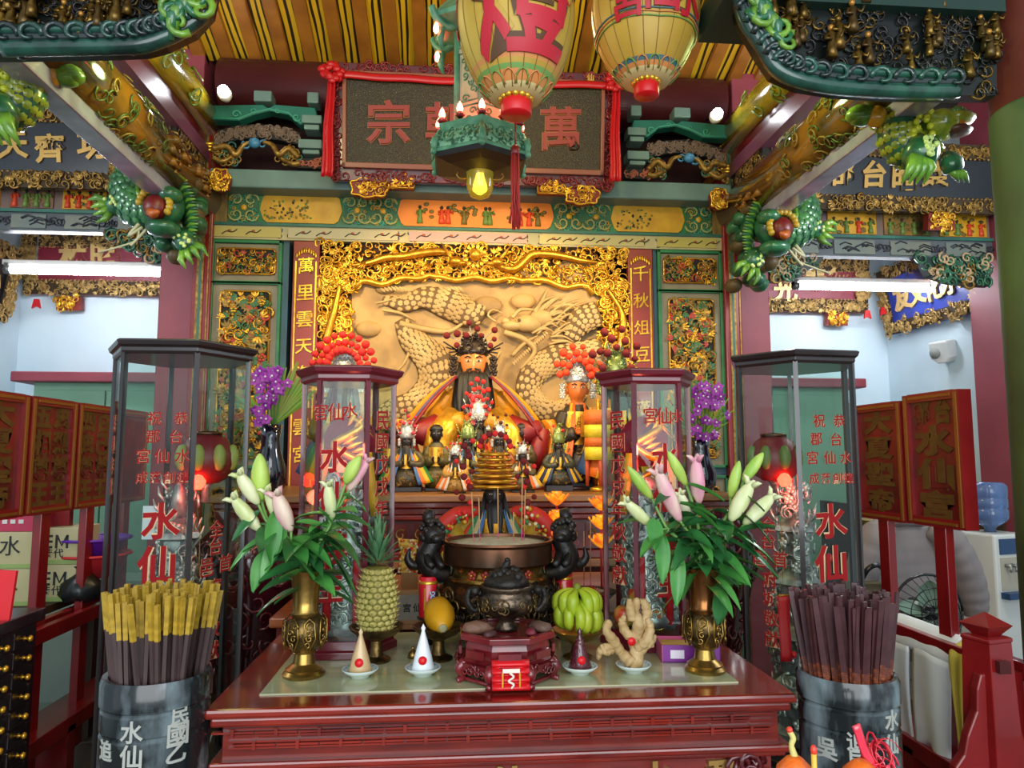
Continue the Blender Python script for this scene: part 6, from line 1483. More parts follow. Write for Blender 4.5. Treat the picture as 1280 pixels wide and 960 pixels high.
for s in (-1, 1):                                       # black lion handles rearing outward
    b = MB(); b.T = Matrix.Translation((s * .165, 0, 0)) @ Matrix.Diagonal((.82, .9, 1, 1)) @ Matrix.Translation((-s * .165, 0, 0)) @ LT; X = s * .225
    pts = bez([(s * .16, 0, .2), (s * .215, -.01, .215), (s * .25, -.01, .26), (X + s * .005, -.015, .31), (s * .21, -.02, .345)], 6); b.tube(pts, lerp_list([.03, .042, .045, .04, .035], len(pts)), 10)
    b.ball((s * .225, -.03, .355), (.042, .04, .04), 10, 8); b.ball((s * .21, -.065, .345), (.024, .02, .018), 8, 6)
    for k in range(34): a, e = random.uniform(0, 6.28), random.uniform(-.6, 1.4); b.ball((s * .23 + .045 * math.cos(a) * math.cos(e), -.015 + .035 * math.sin(a) * math.cos(e), .36 + .05 * math.sin(e)), random.uniform(.011, .016), 6, 5)
    b.tube(bez([(s * .26, 0, .25), (s * .3, 0, .235), (s * .325, 0, .26), (s * .318, 0, .3)], 5), lerp_list([.024, .02, .016, .004], 16), 7)
    for q in (-1, 1): b.tube([(s * .235 + q * .02, -.03, .29), (s * .215 + q * .02, -.065, .25), (s * .2 + q * .02, -.075, .24)], [.018, .016, .014], 6)
    b.tube([(s * .24, .0, .38), (s * .245, .005, .42), (s * .235, .005, .45)], [.02, .028, .02], 7)
    b.build('lion_handle', BLK2, cen)
INCM = M('incense_tan', '#b08a5c', .8); INCP = M('incense_pink', '#c03a7a', .7)
for i, (px, yt, yb_, lean) in enumerate(((534, 0, 0, 0),)): pass
def incense(base, top, label, group):
    t = thing('incense_stick', label, 'incense', tuple(base), 0, group); d = top - base
    b = MB(); b.tube([d * -.05, d * .18], .0016, 5); b.build('pink_foot', INCP, t); b = MB(); b.tube([d * .18, d], .0022, 5); b.build('ash_coat', INCM, t)
for i, (px, yt, lab) in enumerate(((592, 615, 'leftmost incense stick in the bronze censer'), (600, 622, 'second incense stick from the left in the bronze censer'), (623, 610, 'thin incense stick in the middle of the bronze censer'), (642, 640, 'short incense stick right of the middle in the bronze censer'), (652, 596, 'tallest incense stick at the right in the bronze censer'), (655, 612, 'rightmost incense stick in the bronze censer'))):
    yb2 = 2.4 + .02 * (i % 3); incense(Vector((at(px, 672, yb2).x, yb2, TZ + .318)), at(px + (i - 3) * .8, yt, yb2), lab, 'incense in the bronze censer')

# ---------------------------------------------------------------- candles, ash bowl, lotus lamps, little signs
def candle(px, py, Y, label, lab2):
    p = Vector((at(px, py, Y).x, Y, TZ)); zt = at(px, py, Y).z
    t = thing('candle_dish', lab2, 'candle holder', tuple(p)); hz = zt - TZ
    b = MB(); b.lathe([(.03, 0), (.012, .012), (.01, hz - .012), (.034, hz - .006), (.036, hz), (0, hz)], n=20); b.build('holder', BLACKM, t)
    t = thing('red_candle', label, 'candle', (p.x, p.y, zt)); h = .128
    b = MB(); b.lathe([(.028, 0), (.03, .004), (.03, h), (.026, h + .003), (.024, h - .01), (0, h - .01)], n=24); b.build('candle_cup', M('candle_red', '#c01826', .3, coat=.4, sss=.0), t)
    b = MB(); b.lathe([(.0304, h - .022), (.0308, h - .02), (.0304, h - .012)], n=24); b.build('gold_band', GOLD2, t)
    b = MB()
    for k in range(9): a = 1.5 * PI + random.uniform(.1, .8); b.T = Matrix.Translation((.0305 * math.cos(a), .0305 * math.sin(a), random.uniform(.02, .09))) @ Matrix.Rotation(a + PI / 2, 4, 'Z'); curl(b, 0, 0, .01, k % 2, 1.1, .3, 0)
    b.T = Matrix.Translation((.0305 * math.cos(1.4 * PI), .0305 * math.sin(1.4 * PI), .06)) @ Matrix.Rotation(1.4 * PI + PI / 2, 4, 'Z'); b.box(-.003, .003, -.001, .001, -.035, .035, 2)
    b.build('printed_dragon', [M('print_pale_blue', '#a9bfd8', .4), BLUE, GOLD2], t)
candle(535, 771, 2.42, 'red candle with gold band left of the bronze censer', 'black candle holder left of the bronze censer')
candle(705, 764, 2.46, 'red candle with gold band right of the bronze censer', 'black candle holder right of the bronze censer')
pa = Vector((at(737, 745, 2.75).x, 2.75, INZ)); za = at(737, 738, 2.75).z - INZ
t = thing('ash_bowl', 'small bowl of pale ash with incense, right of the red candle', 'censer', tuple(pa))
b = MB(); b.lathe([(.05, 0), (.03, .02), (.03, za - .06), (.07, za - .035), (.1, za - .005), (.103, za), (.095, za)], n=26); b.build('bowl', BLACKM, t)
b = MB(); b.lathe([(.096, za - .003), (0, za + .004)], n=24); b.build('ash', M('ash', '#b9b19a', .95), t)
b = MB(); b.tube(bez([(.1, 0, za - .01), (.13, 0, za + .01), (.14, 0, za + .035), (.125, 0, za + .03)], 5), .007, 6); b.build('handle', PEWTER, t)
for px, yt, lab in ((730, 664, 'left incense stick in the small ash bowl'), (738, 648, 'right incense stick in the small ash bowl')): incense(Vector((at(px, 734, 2.75).x, 2.75, INZ + za)), at(px, yt, 2.75), lab, 'incense in the ash bowl')
LOT = M('lotus_glow_amber', '#e8a01c', .25, 0, '#d9581c', 40, coat=.5, emit=.5)
def lotus(px, py, Y, tiers, zb, label):
    p = at(px, py, Y); t = thing('lotus_lamp', label, 'lamp', (p.x, Y, zb)); 
    b = MB(); b.cyl((0, 0, 0), (0, 0, p.z - zb), .0045, n=7); b.lathe([(.03, 0), (.03, .012), (.008, .02)], n=16); b.build('stem', M('stem_red', '#b01c20', .5), t)
    for k in range(tiers):
        z = p.z - zb - k * .072; b = MB()
        for q in range(6):
            a = 2 * PI * q / 6 + k; lily_leaf(b, (0, 0, z), (math.cos(a), math.sin(a), .35), .052, .036, -.5)
        b.build('petal_ring', LOT, t, solid=.002); b = MB(); b.lathe([(.004, z), (.02, z + .012), (.017, z + .045), (.022, z + .056), (0, z + .056)], n=10); b.build('lamp_cup', LOT, t)
lotus(696, 632, 2.85, 3, INZ, 'amber lotus lamp of three tiers right of the deity behind the censer')
lotus(751, 638, 2.8, 3, INZ, 'amber lotus lamp of three tiers on a red stem near the right red framed case')
t = thing('red_rosette', 'red paper rosette flower in front of the small ash bowl', 'flower', tuple(at(738, 757, 2.62)))
b = MB()
for k in range(30): a = 2 * PI * k / 30; lily_leaf(b, (0, 0, 0), (math.cos(a), -.6, math.sin(a)), .05, .012, .05)
b.build('paper_petals', M('rosette_red', '#d4161c', .5), t); b = MB(); b.cyl((0, .0, 0), (0, .02, -.06), .004, n=6); b.box(-.02, .02, .005, .03, -.1, -.06); b.build('clip_stand', BLACK, t)
t.location.z = max(t.location.z, 1.1)
ws = at(523, 770, 2.62); t = thing('name_stand', 'small wooden tablet with dark characters, behind the left candle', 'plaque', (ws.x - .01, 2.62, INZ - .04))
b = MB(); b.box(-.08, .08, 0, .02, .0, .13, 0); b.box(-.085, .085, -.01, .03, 0, .016, 0); b.box(-.065, .065, -.003, 0, .03, .115, 1); b.build('tablet', [M('tan_wood', '#9a6a34', .4), M('grey_tablet', '#8a8272', .4, 0, '#7a7060', 20)], t)
b = MB()
for ch, x in (('宮', -.03), ('仙', .005), ('水', .04)): put(b, ch, T(x, -.004, .072), .03, 0, .03, .05)
b.build('lettering', M('ink_black', '#2a2018', .6), t)
pk = at(512, 705, 2.85); t = thing('patterned_ornament', 'yellow and red beaded fish ornament left of the black lion handle', 'ornament', (pk.x, 2.85, INZ))
b = MB(); hz = pk.z - INZ
b.prism([(-.045, hz - .03), (.03, hz - .035), (.04, hz + .02), (.025, hz + .05), (.03, hz + .09), (-.045, hz + .095), (-.03, hz + .04)], -.012, .012, 0)
for k in range(80): b.ball((random.uniform(-.04, .03), -.013, hz + random.uniform(-.03, .09)), .006, 5, 4, random.choice((1, 1, 2, 3)))
b.box(-.03, .03, -.02, .02, 0, hz - .03, 4); b.build('beaded_fish', [M('fish_yellow', '#d9b03c', .4), YELLOW, BRED, CREAM, M('tan_wood', '#9a6a34', .4)], t)
pbx = atz(872, 833, TZ); t = thing('snack_box', 'open purple and white carton with yellow contents behind the right vase', 'box', (pbx.x, pbx.y + .09, TZ), -.12)
b = MB(); b.box(-.085, .085, -.055, .055, 0, .004, 0); b.box(-.085, .085, -.055, -.052, 0, .05, 0); b.box(-.085, .085, .052, .055, 0, .05, 1); b.box(-.085, -.082, -.055, .055, 0, .05, 1); b.box(.082, .085, -.055, .055, 0, .05, 0)
b.build('carton', [M('carton_purple', '#7a2a8a', .4), M('carton_pink', '#d05a8a', .4)], t)
b = MB(); b.box(-.081, .081, -.051, .051, .004, .04); b.build('cake', M('cake_yellow', '#d9b45c', .7, 0, '#c89c3c', 30), t)
b = MB(); b.box(-.06, -.02, -.0565, -.055, .012, .036); b.ball((.03, -.056, .025), (.012, .002, .012), 10, 6); b.build('print', M('carton_white', '#e0d6e4', .5), t)
wt = thing('small_bell', 'tiny brass bell lying between the pineapple and papaya dishes', 'bell', tuple(atz(516, 822, TZ))); b = MB(); b.lathe([(.016, 0), (.014, .012), (.006, .022), (0, .024)], n=14); b.build('bell_cup', BRASS, wt); b = MB(); b.ball((0, 0, .028), .005, 6, 5); b.build('loop', BRASS, wt)
# ================================================================ GLASS CASES
LETR = M('lettering_red', '#96080e', .9); LETO = M('lettering_pale_edge', '#d9b88a', .4)
def on_pane(b, ch, u, z, size, R, wide=1): # glyph in the pane's local frame, outline behind
    put(b, ch, T(u, -.0045, z), size, 1, .05 if size > .07 else .026, .003, .04, wide); put(b, ch, T(u, -.0065, z), size, 0, .026 if size > .07 else .012, .004, .04, wide)
def case(name_label, cx, cy, z0, z1, R, rz, fmat, post, cap, texts, baseh, lower=True):
    t = thing('glass_case', name_label, 'case', (cx, cy, z0), rz); H = z1 - z0
    b = MB(); c = cap
    b.lathe([(R + .004, H - c), (R + .012, H - c * .8), (R + .012, H - c * .55), (R + .024, H - c * .4), (R + .03, H - c * .1), (R + .02, H)], n=6, sm=False); b.build('cornice', fmat, t, bev=.002)
    b = MB(); b.lathe([(R + .02, 0), (R + .02, baseh * .4), (R + .01, baseh * .5), (R + .008, baseh)], n=6, sm=False); b.build('base', fmat, t, bev=.002)
    for k in range(6):
        a = k * PI / 3; b = MB(); b.T = T(R * math.cos(a), R * math.sin(a), 0, rz=a); b.box(-post, post * .4, -post * .7, post * .7, baseh * .9, H - c * .9); b.build('corner_post', fmat, t)
        a = k * PI / 3 + PI / 6; d = R * math.cos(PI / 6); M4 = T(d * math.cos(a), d * math.sin(a), 0, rz=a + PI / 2)
        b = MB(); b.T = M4; hwid = R / 2 - post * .6; b.box(-hwid, hwid, -.0015, .0015, baseh, H - c); p = b.build('glass_pane', GLASS, t)
        if k in texts:
            for (ch, u, z, s, wd) in texts[k]: b = MB(); b.T = M4; on_pane(b, ch, u, z, s, R, wd); b.build('character', [LETR, LETO], p)
    return t
def big_texts(): pass
def pxz(px, py, cx, Y, z0): p = at(px, py, Y); return p.x - cx, p.z - z0
def filigree_tower(cx, cy, z0, h, R, label, rnd):
    random.seed(rnd); t = thing('silver_tower', label, 'ornament', (cx, cy, z0))
    b = MB(); b.lathe([(R * .8, 0), (R * .8, .03), (R * .6, .05)], n=6, sm=False)
    for k in range(4):
        z = .05 + h * .2 * k; r = R * (.55 - .07 * k); b.lathe([(r, z), (r, z + h * .12), (r * 1.5, z + h * .13), (r * 1.35, z + h * .15), (r * .6, z + h * .2)], n=6, sm=False)
    b.lathe([(R * .2, .05 + h * .8), (R * .12, h * .95), (0, h)], n=8); b.build('tiers', PEWTER, t)
    b = MB()
    for k in range(240):
        a = random.uniform(0, 6.28); z = random.uniform(.02, h * .95); r = R * (.8 - .5 * z / h) * random.uniform(.7, 1.05); b.T = Matrix.Translation((r * math.cos(a), r * math.sin(a), z)) @ Matrix.Rotation(a + PI / 2, 4, 'Z')
        q = random.random()
        if q < .35: flower(b, 0, 0, .022, 0, 1)
        elif q < .8: curl(b, 0, 0, .03, random.choice((0, 2)), 1.2, .18)
        else: b.tube([(0, 0, 0), (.01, -.02, .03), (.0, -.03, .06)], [.004, .006, .002], 5, 0)
    b.build('filigree', [SILVER, WHITE, PEWTER], t, kind='stuff')
    b = MB()
    for k in range(9): a = random.uniform(PI, 2 * PI); z = random.uniform(.1, h * .7); r = R * .75; b.ball((r * math.cos(a), r * math.sin(a), z), .014, 7, 5, k % 2)
    b.build('red_and_gold_beads', [BRED, GOLD2], t, kind='stuff'); return t
def inner_lantern(cx, cy, z, r, label, c2):
    t = thing('red_globe_lantern', label, 'lantern', (cx, cy, z))
    b = MB(); b.lathe([(r * .45, 0), (r * .8, r * .22), (r, r * .7), (r * .98, r * 1.1), (r * .75, r * 1.6), (r * .45, r * 1.8)], n=28); b.build('globe', M('lantern_crimson', '#7a1a22', .45), t)
    b = MB()
    for k in range(8):
        a = 2 * PI * k / 8; b.ball((r * .93 * math.cos(a), r * .93 * math.sin(a), r * .95), (r * .25, r * .25, r * .5), 8, 6)
    b.build('painted_petals', c2, t)
    b = MB(); b.lathe([(r * .5, r * 1.78), (r * .52, r * 1.9), (r * .2, r * 1.95)], n=18); b.build('top_rim', M('rim_bronze', '#6e4630', .3, .85), t)
    b = MB(); b.cyl((0, 0, -.07), (0, 0, 0), .012, n=10); b.lathe([(.012, 0), (.025, .015), (.028, .03), (.015, .05), (0, .055)], (0, -r * .85, -.02), 12); b.build('glowing_bulb', M('red_lamp_glow', '#ff2a1c', .4, emit=9), t)
    b = MB(); b.lathe([(.0, -.075), (.018, -.07), (.014, -.02), (.03, 0)], n=10); b.tube([(0, 0, r * 1.9), (0, 0, r * 1.9 + .2)], .003, 5); b.build('hanger', PEWTER, t); return t
STW = M('case_stand_wood', '#2a2022', .4)
for (lab, cx, cy, rz, front, side, sidek, rnd) in (('left', -1.0, 2.76, 0.0, 4, 5, 5, 31), ('right', 1.375, 2.82, .12, 4, 3, 3, 32)):
    R = .242; z0, z1 = .47, 2.0; Yf = cy - R * .866
    st = thing('case_stand', 'dark wooden stand under the %s black framed glass case' % lab, 'stand', (cx, cy, 0), rz)
    b = MB(); b.lathe([(R + .05, z0 - .05), (R + .05, z0)], n=6, sm=False); b.build('top', STW, st)
    for k in range(6): b = MB(); a = k * PI / 3; b.cyl((R * math.cos(a), R * math.sin(a), 0), (R * math.cos(a), R * math.sin(a), z0 - .045), .025, n=8); b.build('leg', STW, st)
    if lab == 'left':
        rows = [('祝恭', (194, 227), 523, .047), ('郡台', (192, 221), 546, .047), ('宮仙水', (180, 203, 229), 570, .05), ('成落創建', (178, 195, 212, 229), 597, .041)]
        big = [('水', 202, 651, .128), ('仙', 196, 706, .128), ('尊', 196, 764, .12), ('王', 194, 822, .12)]
    else:
        rows = [('祝恭', (1014, 1041), 526, .05), ('郡台', (1010, 1037), 549, .05), ('宮仙水', (1005, 1028, 1050), 572, .05), ('成落創建', (1007, 1023, 1038, 1054), 598, .041)]
        big = [('水', 1030, 651, .135), ('仙', 1029, 704, .135), ('尊', 1029, 762, .12), ('王', 1031, 820, .12)]
    tx = []
    for (s_, xs_, y, size) in rows:
        for ch, px in zip(s_, xs_): u, z = pxz(px, y, cx, Yf, z0); tx.append((ch, u + .0, z, size, 1))
    for (ch, px, y, size) in big: u, z = pxz(px, y, cx, Yf, z0); tx.append((ch, u, z, size, 1))
    ymid = cy - R * .433; sd = []
    for i, (ch, y) in enumerate((('全', 660), ('台', 682), ('首', 705), ('邑', 707), ('府', 733), ('城', 758), ('敬', 785), ('獻', 812))):
        u, z = pxz(270, y, cx, ymid, z0); sd.append((ch, .035 if ch == '首' else (-.045 if ch == '邑' else -.01), z, .062, 1))
    od = []
    for i, (ch, y) in enumerate((('民', 530), ('國', 556), ('年', 582), ('秋', 608))): u, z = pxz(150, y, cx, ymid, z0); od.append((ch, 0, z, .06, 1))
    case('tall six sided glass case with black frame and red lettering, %s of the altar' % lab, cx, cy, z0, z1, R, rz, M('case_black_wood', '#211c1c', .3, 0, '#2c2424', 6, coat=.4), .012, .05, {front: tx, side: sd, (3 if side == 5 else 5): od}, .035)
    filigree_tower(cx, cy + .02, z0 + .04, 1.02, .17, 'silver filigree tower with white flowers inside the %s black framed case' % lab, rnd)
    inner_lantern(cx + (.08 if lab == 'left' else -.06), cy + .06, 1.5, .1, 'crimson globe lantern with glowing bulb inside the %s black framed case' % lab, M('petal_olive', '#6a7a3a', .5) if lab == 'right' else M('petal_gold_green', '#9a9a4a', .5))
    light('case_lamp_' + lab, 'POINT', (cx + (.08 if lab == 'left' else -.06), cy - .06, 1.44), .5, (1, .1, .06), size=.03)
    t = thing('red_paper_strip', 'red paper strip hanging inside the %s black framed case' % lab, 'paper', (cx + (.13 if lab == 'left' else -.13), cy - .13, 1.08))
    b = MB(); b.grid(lambda u, v: ((u - .5) * .045, .004 * math.sin(v * 5), -.24 * v), 3, 10); b.build('strip', M('paper_red', '#c8141e', .5), t, solid=.0015)
    b = MB(); b.tube([(-.024, 0, 0), (.024, 0, 0)], .003, 6); b.tube([(0, 0, 0), (0, 0, .3)], .001, 4); b.build('hanging_rod', GOLD, t)
p = at(165, 655, 2.6); b = MB(); b.box(-.033, .033, -.001, .001, -.07, .05); o = b.build('paper_notice', M('paper_white', '#dfe3ec', .6), None, (p.x, 2.765, p.z)); tag(o, 'white paper notice standing inside the left black framed case', 'paper')

RC = M('case_red_wood', '#6a1626', .3, 0, '#54101e', 5, coat=.4)
for (lab, cx, front, side, rnd) in (('left', -.335, 4, 5, 41), ('right', .648, 4, 3, 42)):
    cy = 2.385; R = .146; z0, z1 = TZ, 1.88; Yf = cy - R * .866; dx = 0 if lab == 'left' else 400
    tx = []
    if lab == 'left':
        items = [('宮', 401, 515, .052), ('仙', 420, 515, .055), ('水', 438, 513, .05), ('水', 419, 571, .1), ('仙', 415, 622, .1), ('尊', 416, 684, .1), ('王', 413, 736, .085)]; spx = 462
    else:
        items = [('宮', 812, 519, .052), ('仙', 829, 520, .055), ('水', 846, 520, .045), ('水', 831, 573, .1), ('仙', 831, 622, .1), ('尊', 832, 678, .1), ('王', 836, 730, .085)]; spx = 787
    for (ch, px, y, s) in items: u, z = pxz(px, y, cx, Yf, z0); tx.append((ch, u, z, s, .9))
    sd = []
    for i, ch in enumerate('民國戊戌年秋敬獻'): u, z = pxz(spx, 526 + i * 27.5, cx, cy - R * .433, z0); sd.append((ch, .0, z, .06, 1.15))
    case('six sided red framed glass case with red lettering, on the table at the %s' % lab, cx, cy, z0, z1, R, 0, RC, .011, .05, {front: tx, side: sd}, .05)
    random.seed(rnd); t = thing('pewter_figure', 'pewter dragon figure with red disc and gold dragon inside the %s red framed case' % lab, 'ornament', (cx, cy + .01, z0 + .05))
    b = MB(); b.lathe([(.09, 0), (.1, .03), (.08, .06), (.085, .2), (.06, .3), (.075, .38), (.05, .46), (.0, .5)], n=20, fn=lambda a, i: 1 + .1 * math.sin(a * 5 + i * 2)); b.build('figure_body', PEWTER, t)
    b = MB()
    for k in range(150):
        a = random.uniform(PI * .9, 2.1 * PI); z = random.uniform(.02, .48); r = .085 - .04 * z; b.T = Matrix.Translation((r * math.cos(a), r * math.sin(a), z)) @ Matrix.Rotation(a + PI / 2, 4, 'Z'); curl(b, 0, 0, .026, random.choice((0, 0, 1)), 1.2, .22)
    b.T = None; b.build('scrollwork', [PEWTER, SILVER], t, kind='stuff')
    b = MB(); b.T = T(0, .03, .6, rx=PI / 2); b.lathe([(.0, 0), (.085, 0), (.085, .008), (0, .008)], n=30); b.build('red_disc', M('disc_crimson', '#8a1030', .35), t)
    b = MB(); pts = bez([(-.02 + .045 * math.sin(k * 1.5) + .02, -.0 - .02, .68 - k * .03) for k in range(8)], 5); b.tube(pts, lerp_list([.006, .014, .013, .012, .004], len(pts)), 7)
    for k in range(5): b.tube([(.03, -.02, .67), (.05 + .008 * k, -.03, .69 - .02 * k)], [.006, .001], 5)
    for k in range(9): leaf(b, .02 * math.cos(k), .55 + .012 * k, .06, .018, .2 + .1 * k, 0, .02)
    b.build('gold_dragon', GOLD2, t)
    for s in (-1, 1): b = MB(); b.grid(lambda u, v: (s * (.065 + .03 * v) + (u - .5) * .03, -.05, .56 - .2 * v), 2, 5); b.build('yellow_ribbon', M('ribbon_yellow', '#d9a01c', .5), t, solid=.002)
    b = MB()
    for s in (-1, 1): b.tube([(s * .045, -.085, .02), (s * .045, -.085, .23)], .013, 8, 0, caps=True)
    b.build('red_tassels', M('tassel_scarlet', '#c81824', .5), t, kind='stuff')
    b = MB(); b.lathe([(.012, .0), (.018, .012), (.01, .035), (0, .04)], (.02 if lab == 'right' else -.01, -.07, .5), 12); b.build('red_bulb', M('red_lamp_glow', '#ff2a1c', .4, emit=9), t)
    light('red_case_lamp_' + lab, 'POINT', (cx, cy - .08, z0 + .62), .35 if lab == 'right' else .18, (1, .15, .1), size=.02)

# ---------------------------------------------------------------- dark red lacquer urns behind the table corners
for (lab, x) in (('left', -.9), ('right', 1.2)):
    t = thing('lacquer_urn', 'dark red carved lacquer urn standing behind the %s end of the offering table' % lab, 'urn', (x, 3.36, 0)); random.seed(8)
    URN = M('urn_lacquer', '#48101a', .15, 0, '#35101a', 8, coat=.8, bump=.2, bscale=12)
    b = MB(); b.lathe([(.13, .0), (.14, .05), (.1, .1), (.1, .5), (.13, .75), (.19, 1.0), (.215, 1.15), (.2, 1.24), (.14, 1.3), (.15, 1.36), (.13, 1.36)], n=32); b.build('urn_body', URN, t)
    b = MB()
    for k in range(60): a = random.uniform(PI * .8, 2.2 * PI); z = random.uniform(.75, 1.22); r = .13 + (z - .75) * .21 if z < 1.1 else .21; b.T = Matrix.Translation((r * math.cos(a), r * math.sin(a), z)) @ Matrix.Rotation(a + PI / 2, 4, 'Z'); curl(b, 0, 0, .045, 0, 1.2, .16, -.004)
    b.build('carved_scrolls', M('urn_relief', '#6a2226', .18, coat=.8), t, kind='stuff')

# ---------------------------------------------------------------- marble jars of joss sticks and bamboo slips
MARJ = M('grey_green_marble', '#161d1f', .16, 0, '#76868a', 13, (1, 1, .45), ramp=(.46, .68), coat=.25)
def jar(px, label, chars):
    c = at(px, 838, 1.87); R = .121; t = thing('marble_jar', label, 'jar', (c.x, 1.87, .42)); h = c.z - .42
    b = MB(); b.lathe([(R * .95, 0), (R, .02), (R, h - .13), (R - .004, h - .125), (R - .004, h - .12), (R, h - .115), (R, h - .075), (R - .004, h - .07), (R - .004, h - .066), (R + .003, h - .06), (R + .003, h - .012), (R - .002, h), (R - .014, h - .002), (R - .016, h - .25), (0, h - .25)], n=48); b.build('jar_body', MARJ, t, sharp=.5)
    for (ch, px2, py2, s) in chars:
        b = MB(); a = math.asin(max(-.99, min(.99, (at(px2, py2, 1.79).x - c.x) / R))); z = at(px2, py2, 1.76).z - .42
        vs, fs = fine_glyph(ch, .02, .2); b.add([((R + .0012 - vy * .02) * math.sin(a + vx * s / R), -(R + .0012 - vy * .02) * math.cos(a + vx * s / R), z + vz * s) for vx, vy, vz in vs], fs); b.build('engraved_character', M('engraved_silver', '#a7aaa2', .4), t)
    s = thing('jar_plinth', 'dark stone plinth under the ' + label.split(' full')[0], 'plinth', (c.x, 1.87, 0)); b = MB(); b.box(-.16, .16, -.16, .16, 0, .38); b.build('block', MARJ, s); b = MB(); b.box(-.17, .17, -.17, .17, .38, .42); b.build('cap_slab', MARJ, s)
    return Vector((c.x, 1.87, .42)), h, R
c, h, R = jar(198, 'left grey marble jar full of yellow tipped joss sticks', [('水', 174, 913, .05), ('仙', 173, 943, .05), ('民', 226, 898, .04), ('國', 224, 922, .05), ('乙', 222, 945, .045), ('追', 137, 940, .045)])
random.seed(12)
STK = M('joss_brown', '#3a2a2a', .6, 0, '#4c3a38', 30, (1, 1, .2)); STY = M('joss_yellow', '#b8962a', .6, 0, '#9a7c1e', 30)
mast = None
def stick_set(c, h, R, n, name, label, group, mk, lo, hi, tilt, bend):
    first = None
    for i in range(n):
        r = R * .8 * math.sqrt(random.random()); a = random.uniform(0, 6.28); L = random.uniform(lo, hi)
        x, y = r * math.cos(a), r * math.sin(a)
        if first is None: first = mk(name, label, group); o = first
        else: o = dup(first)
        o.location = (c.x + x * .75, c.y + y * .75, c.z + h - .24)
        o.rotation_euler = (-y * tilt + random.uniform(-bend, bend), x * tilt + random.uniform(-bend, bend), random.uniform(-.6, .6)); o.scale = (1, 1, L)
def mk_joss(name, label, group):
    t = thing(name, label, 'joss stick', (0, 0, 0), 0, group); b = MB(); b.box(-.0042, .0042, -.0042, .0042, 0, .8); b.build('shaft', STK, t); b = MB(); b.box(-.005, .005, -.005, .005, .8, 1.0); b.build('yellow_tip', STY, t); return t
stick_set(c, h, R, 120, 'joss_stick', 'brown joss stick with yellow tip standing in the left marble jar', 'joss sticks in the left marble jar', mk_joss, .415, .445, 1.5, .03)
c, h, R = jar(1058, 'right grey marble jar full of dark bamboo slips', [('水', 1106, 900, .05), ('仙', 1105, 930, .05), ('追', 1062, 927, .045), ('良', 1064, 948, .05), ('吳', 1036, 944, .055)])
def mk_slip(name, label, group):
    t = thing(name, label, 'bamboo slip', (0, 0, 0), 0, group); b = MB(); b.box(-.0068, .0068, -.0025, .0025, 0, .62); b.build('worn_shaft', M('slip_worn', '#5a2c20', .45, 0, '#a8562a', 7, (4, 4, 5), ramp=(.48, .62)), t); b = MB(); b.box(-.0068, .0068, -.0026, .0026, .62, 1.0); b.build('dark_end', M('slip_dark', '#3a1c20', .4, 0, '#4c2a2c', 9), t); return t
stick_set(c, h, R, 130, 'bamboo_slip', 'dark red brown bamboo slip standing in the right marble jar', 'bamboo slips in the right marble jar', mk_slip, .42, .455, 1.5, .03)

# ---------------------------------------------------------------- procession signboards and their racks
BRDR = M('signboard_red', '#8a181c', .4, 0, '#5a1014', 6, coat=.2); BGOLD = M('board_gold', '#6a4a1a', .55, .1, '#5a3e16', 20); EDGEG = M('board_gilt_edge', '#9a6426', .35, .4)
def signboard(side, y0, y1, z0, z1, cols, label):
    X = -1.93 if side < 0 else 2.15; t = thing('procession_signboard', label, 'sign', (X, (y0 + y1) / 2, 0), PI / 2 if side < 0 else -PI / 2); hw = (y1 - y0) / 2 - .008; zc = (z0 + z1) / 2; hh = (z1 - z0) / 2
    b = MB(); b.box(-hw, hw, -.02, .02, z0, z1); b.build('board', BRDR, t, bev=.003)
    for nm, q in (('frame_stile', (-hw - .003, -hw + .035, z0 - .002, z1 + .002)), ('frame_stile', (hw - .035, hw + .003, z0 - .002, z1 + .002)), ('frame_rail', (-hw + .036, hw - .036, z1 - .035, z1 + .004)), ('frame_rail', (-hw + .036, hw - .036, z0 - .004, z0 + .035))):
        b = MB(); b.box(q[0], q[1], -.035, .024, q[2], q[3], 0); s = .012
        if nm == 'frame_stile': b.box((q[0] + q[1]) / 2 - .008, (q[0] + q[1]) / 2 + .008, -.04, -.03, q[2] + .01, q[3] - .01, 1)
        else: b.box(q[0] + .01, q[1] - .01, -.04, -.03, (q[2] + q[3]) / 2 - .006, (q[2] + q[3]) / 2 + .006, 1)
        b.build(nm, [RED, EDGEG], t)
    for col in cols:
        for ch, u, v, s, wd in col: b = MB(); put(b, ch, T(u * hw, -.021, zc + v * hh), s, 0, .05, .03, 0, wd); b.build('character', BGOLD, t)
    b = MB(); b.box(-.04, .04, -.02, .02, .12, z0); b.build('pole', RED, t, bev=.004)
def col4(s, u, size, wd): return [(ch, u, .68 - .45 * i, size, wd) for i, ch in enumerate(s)]
signboard(1, 3.26, 3.69, 1.29, 1.86, [col4('大夏聖帝', 0, .122, 2.0)], 'red signboard with a column of gold characters, right rack, beside the glass case')
signboard(1, 2.86, 3.25, 1.295, 1.88, [[('台', .38, .72, .115, 1), ('郡', -.38, .72, .115, 1)], [('水', 0, .28, .145, 1.8), ('仙', 0, -.22, .14, 1.8), ('宮', 0, -.7, .135, 1.8)]], 'red signboard with big gold characters, right rack, nearest the green pillar')
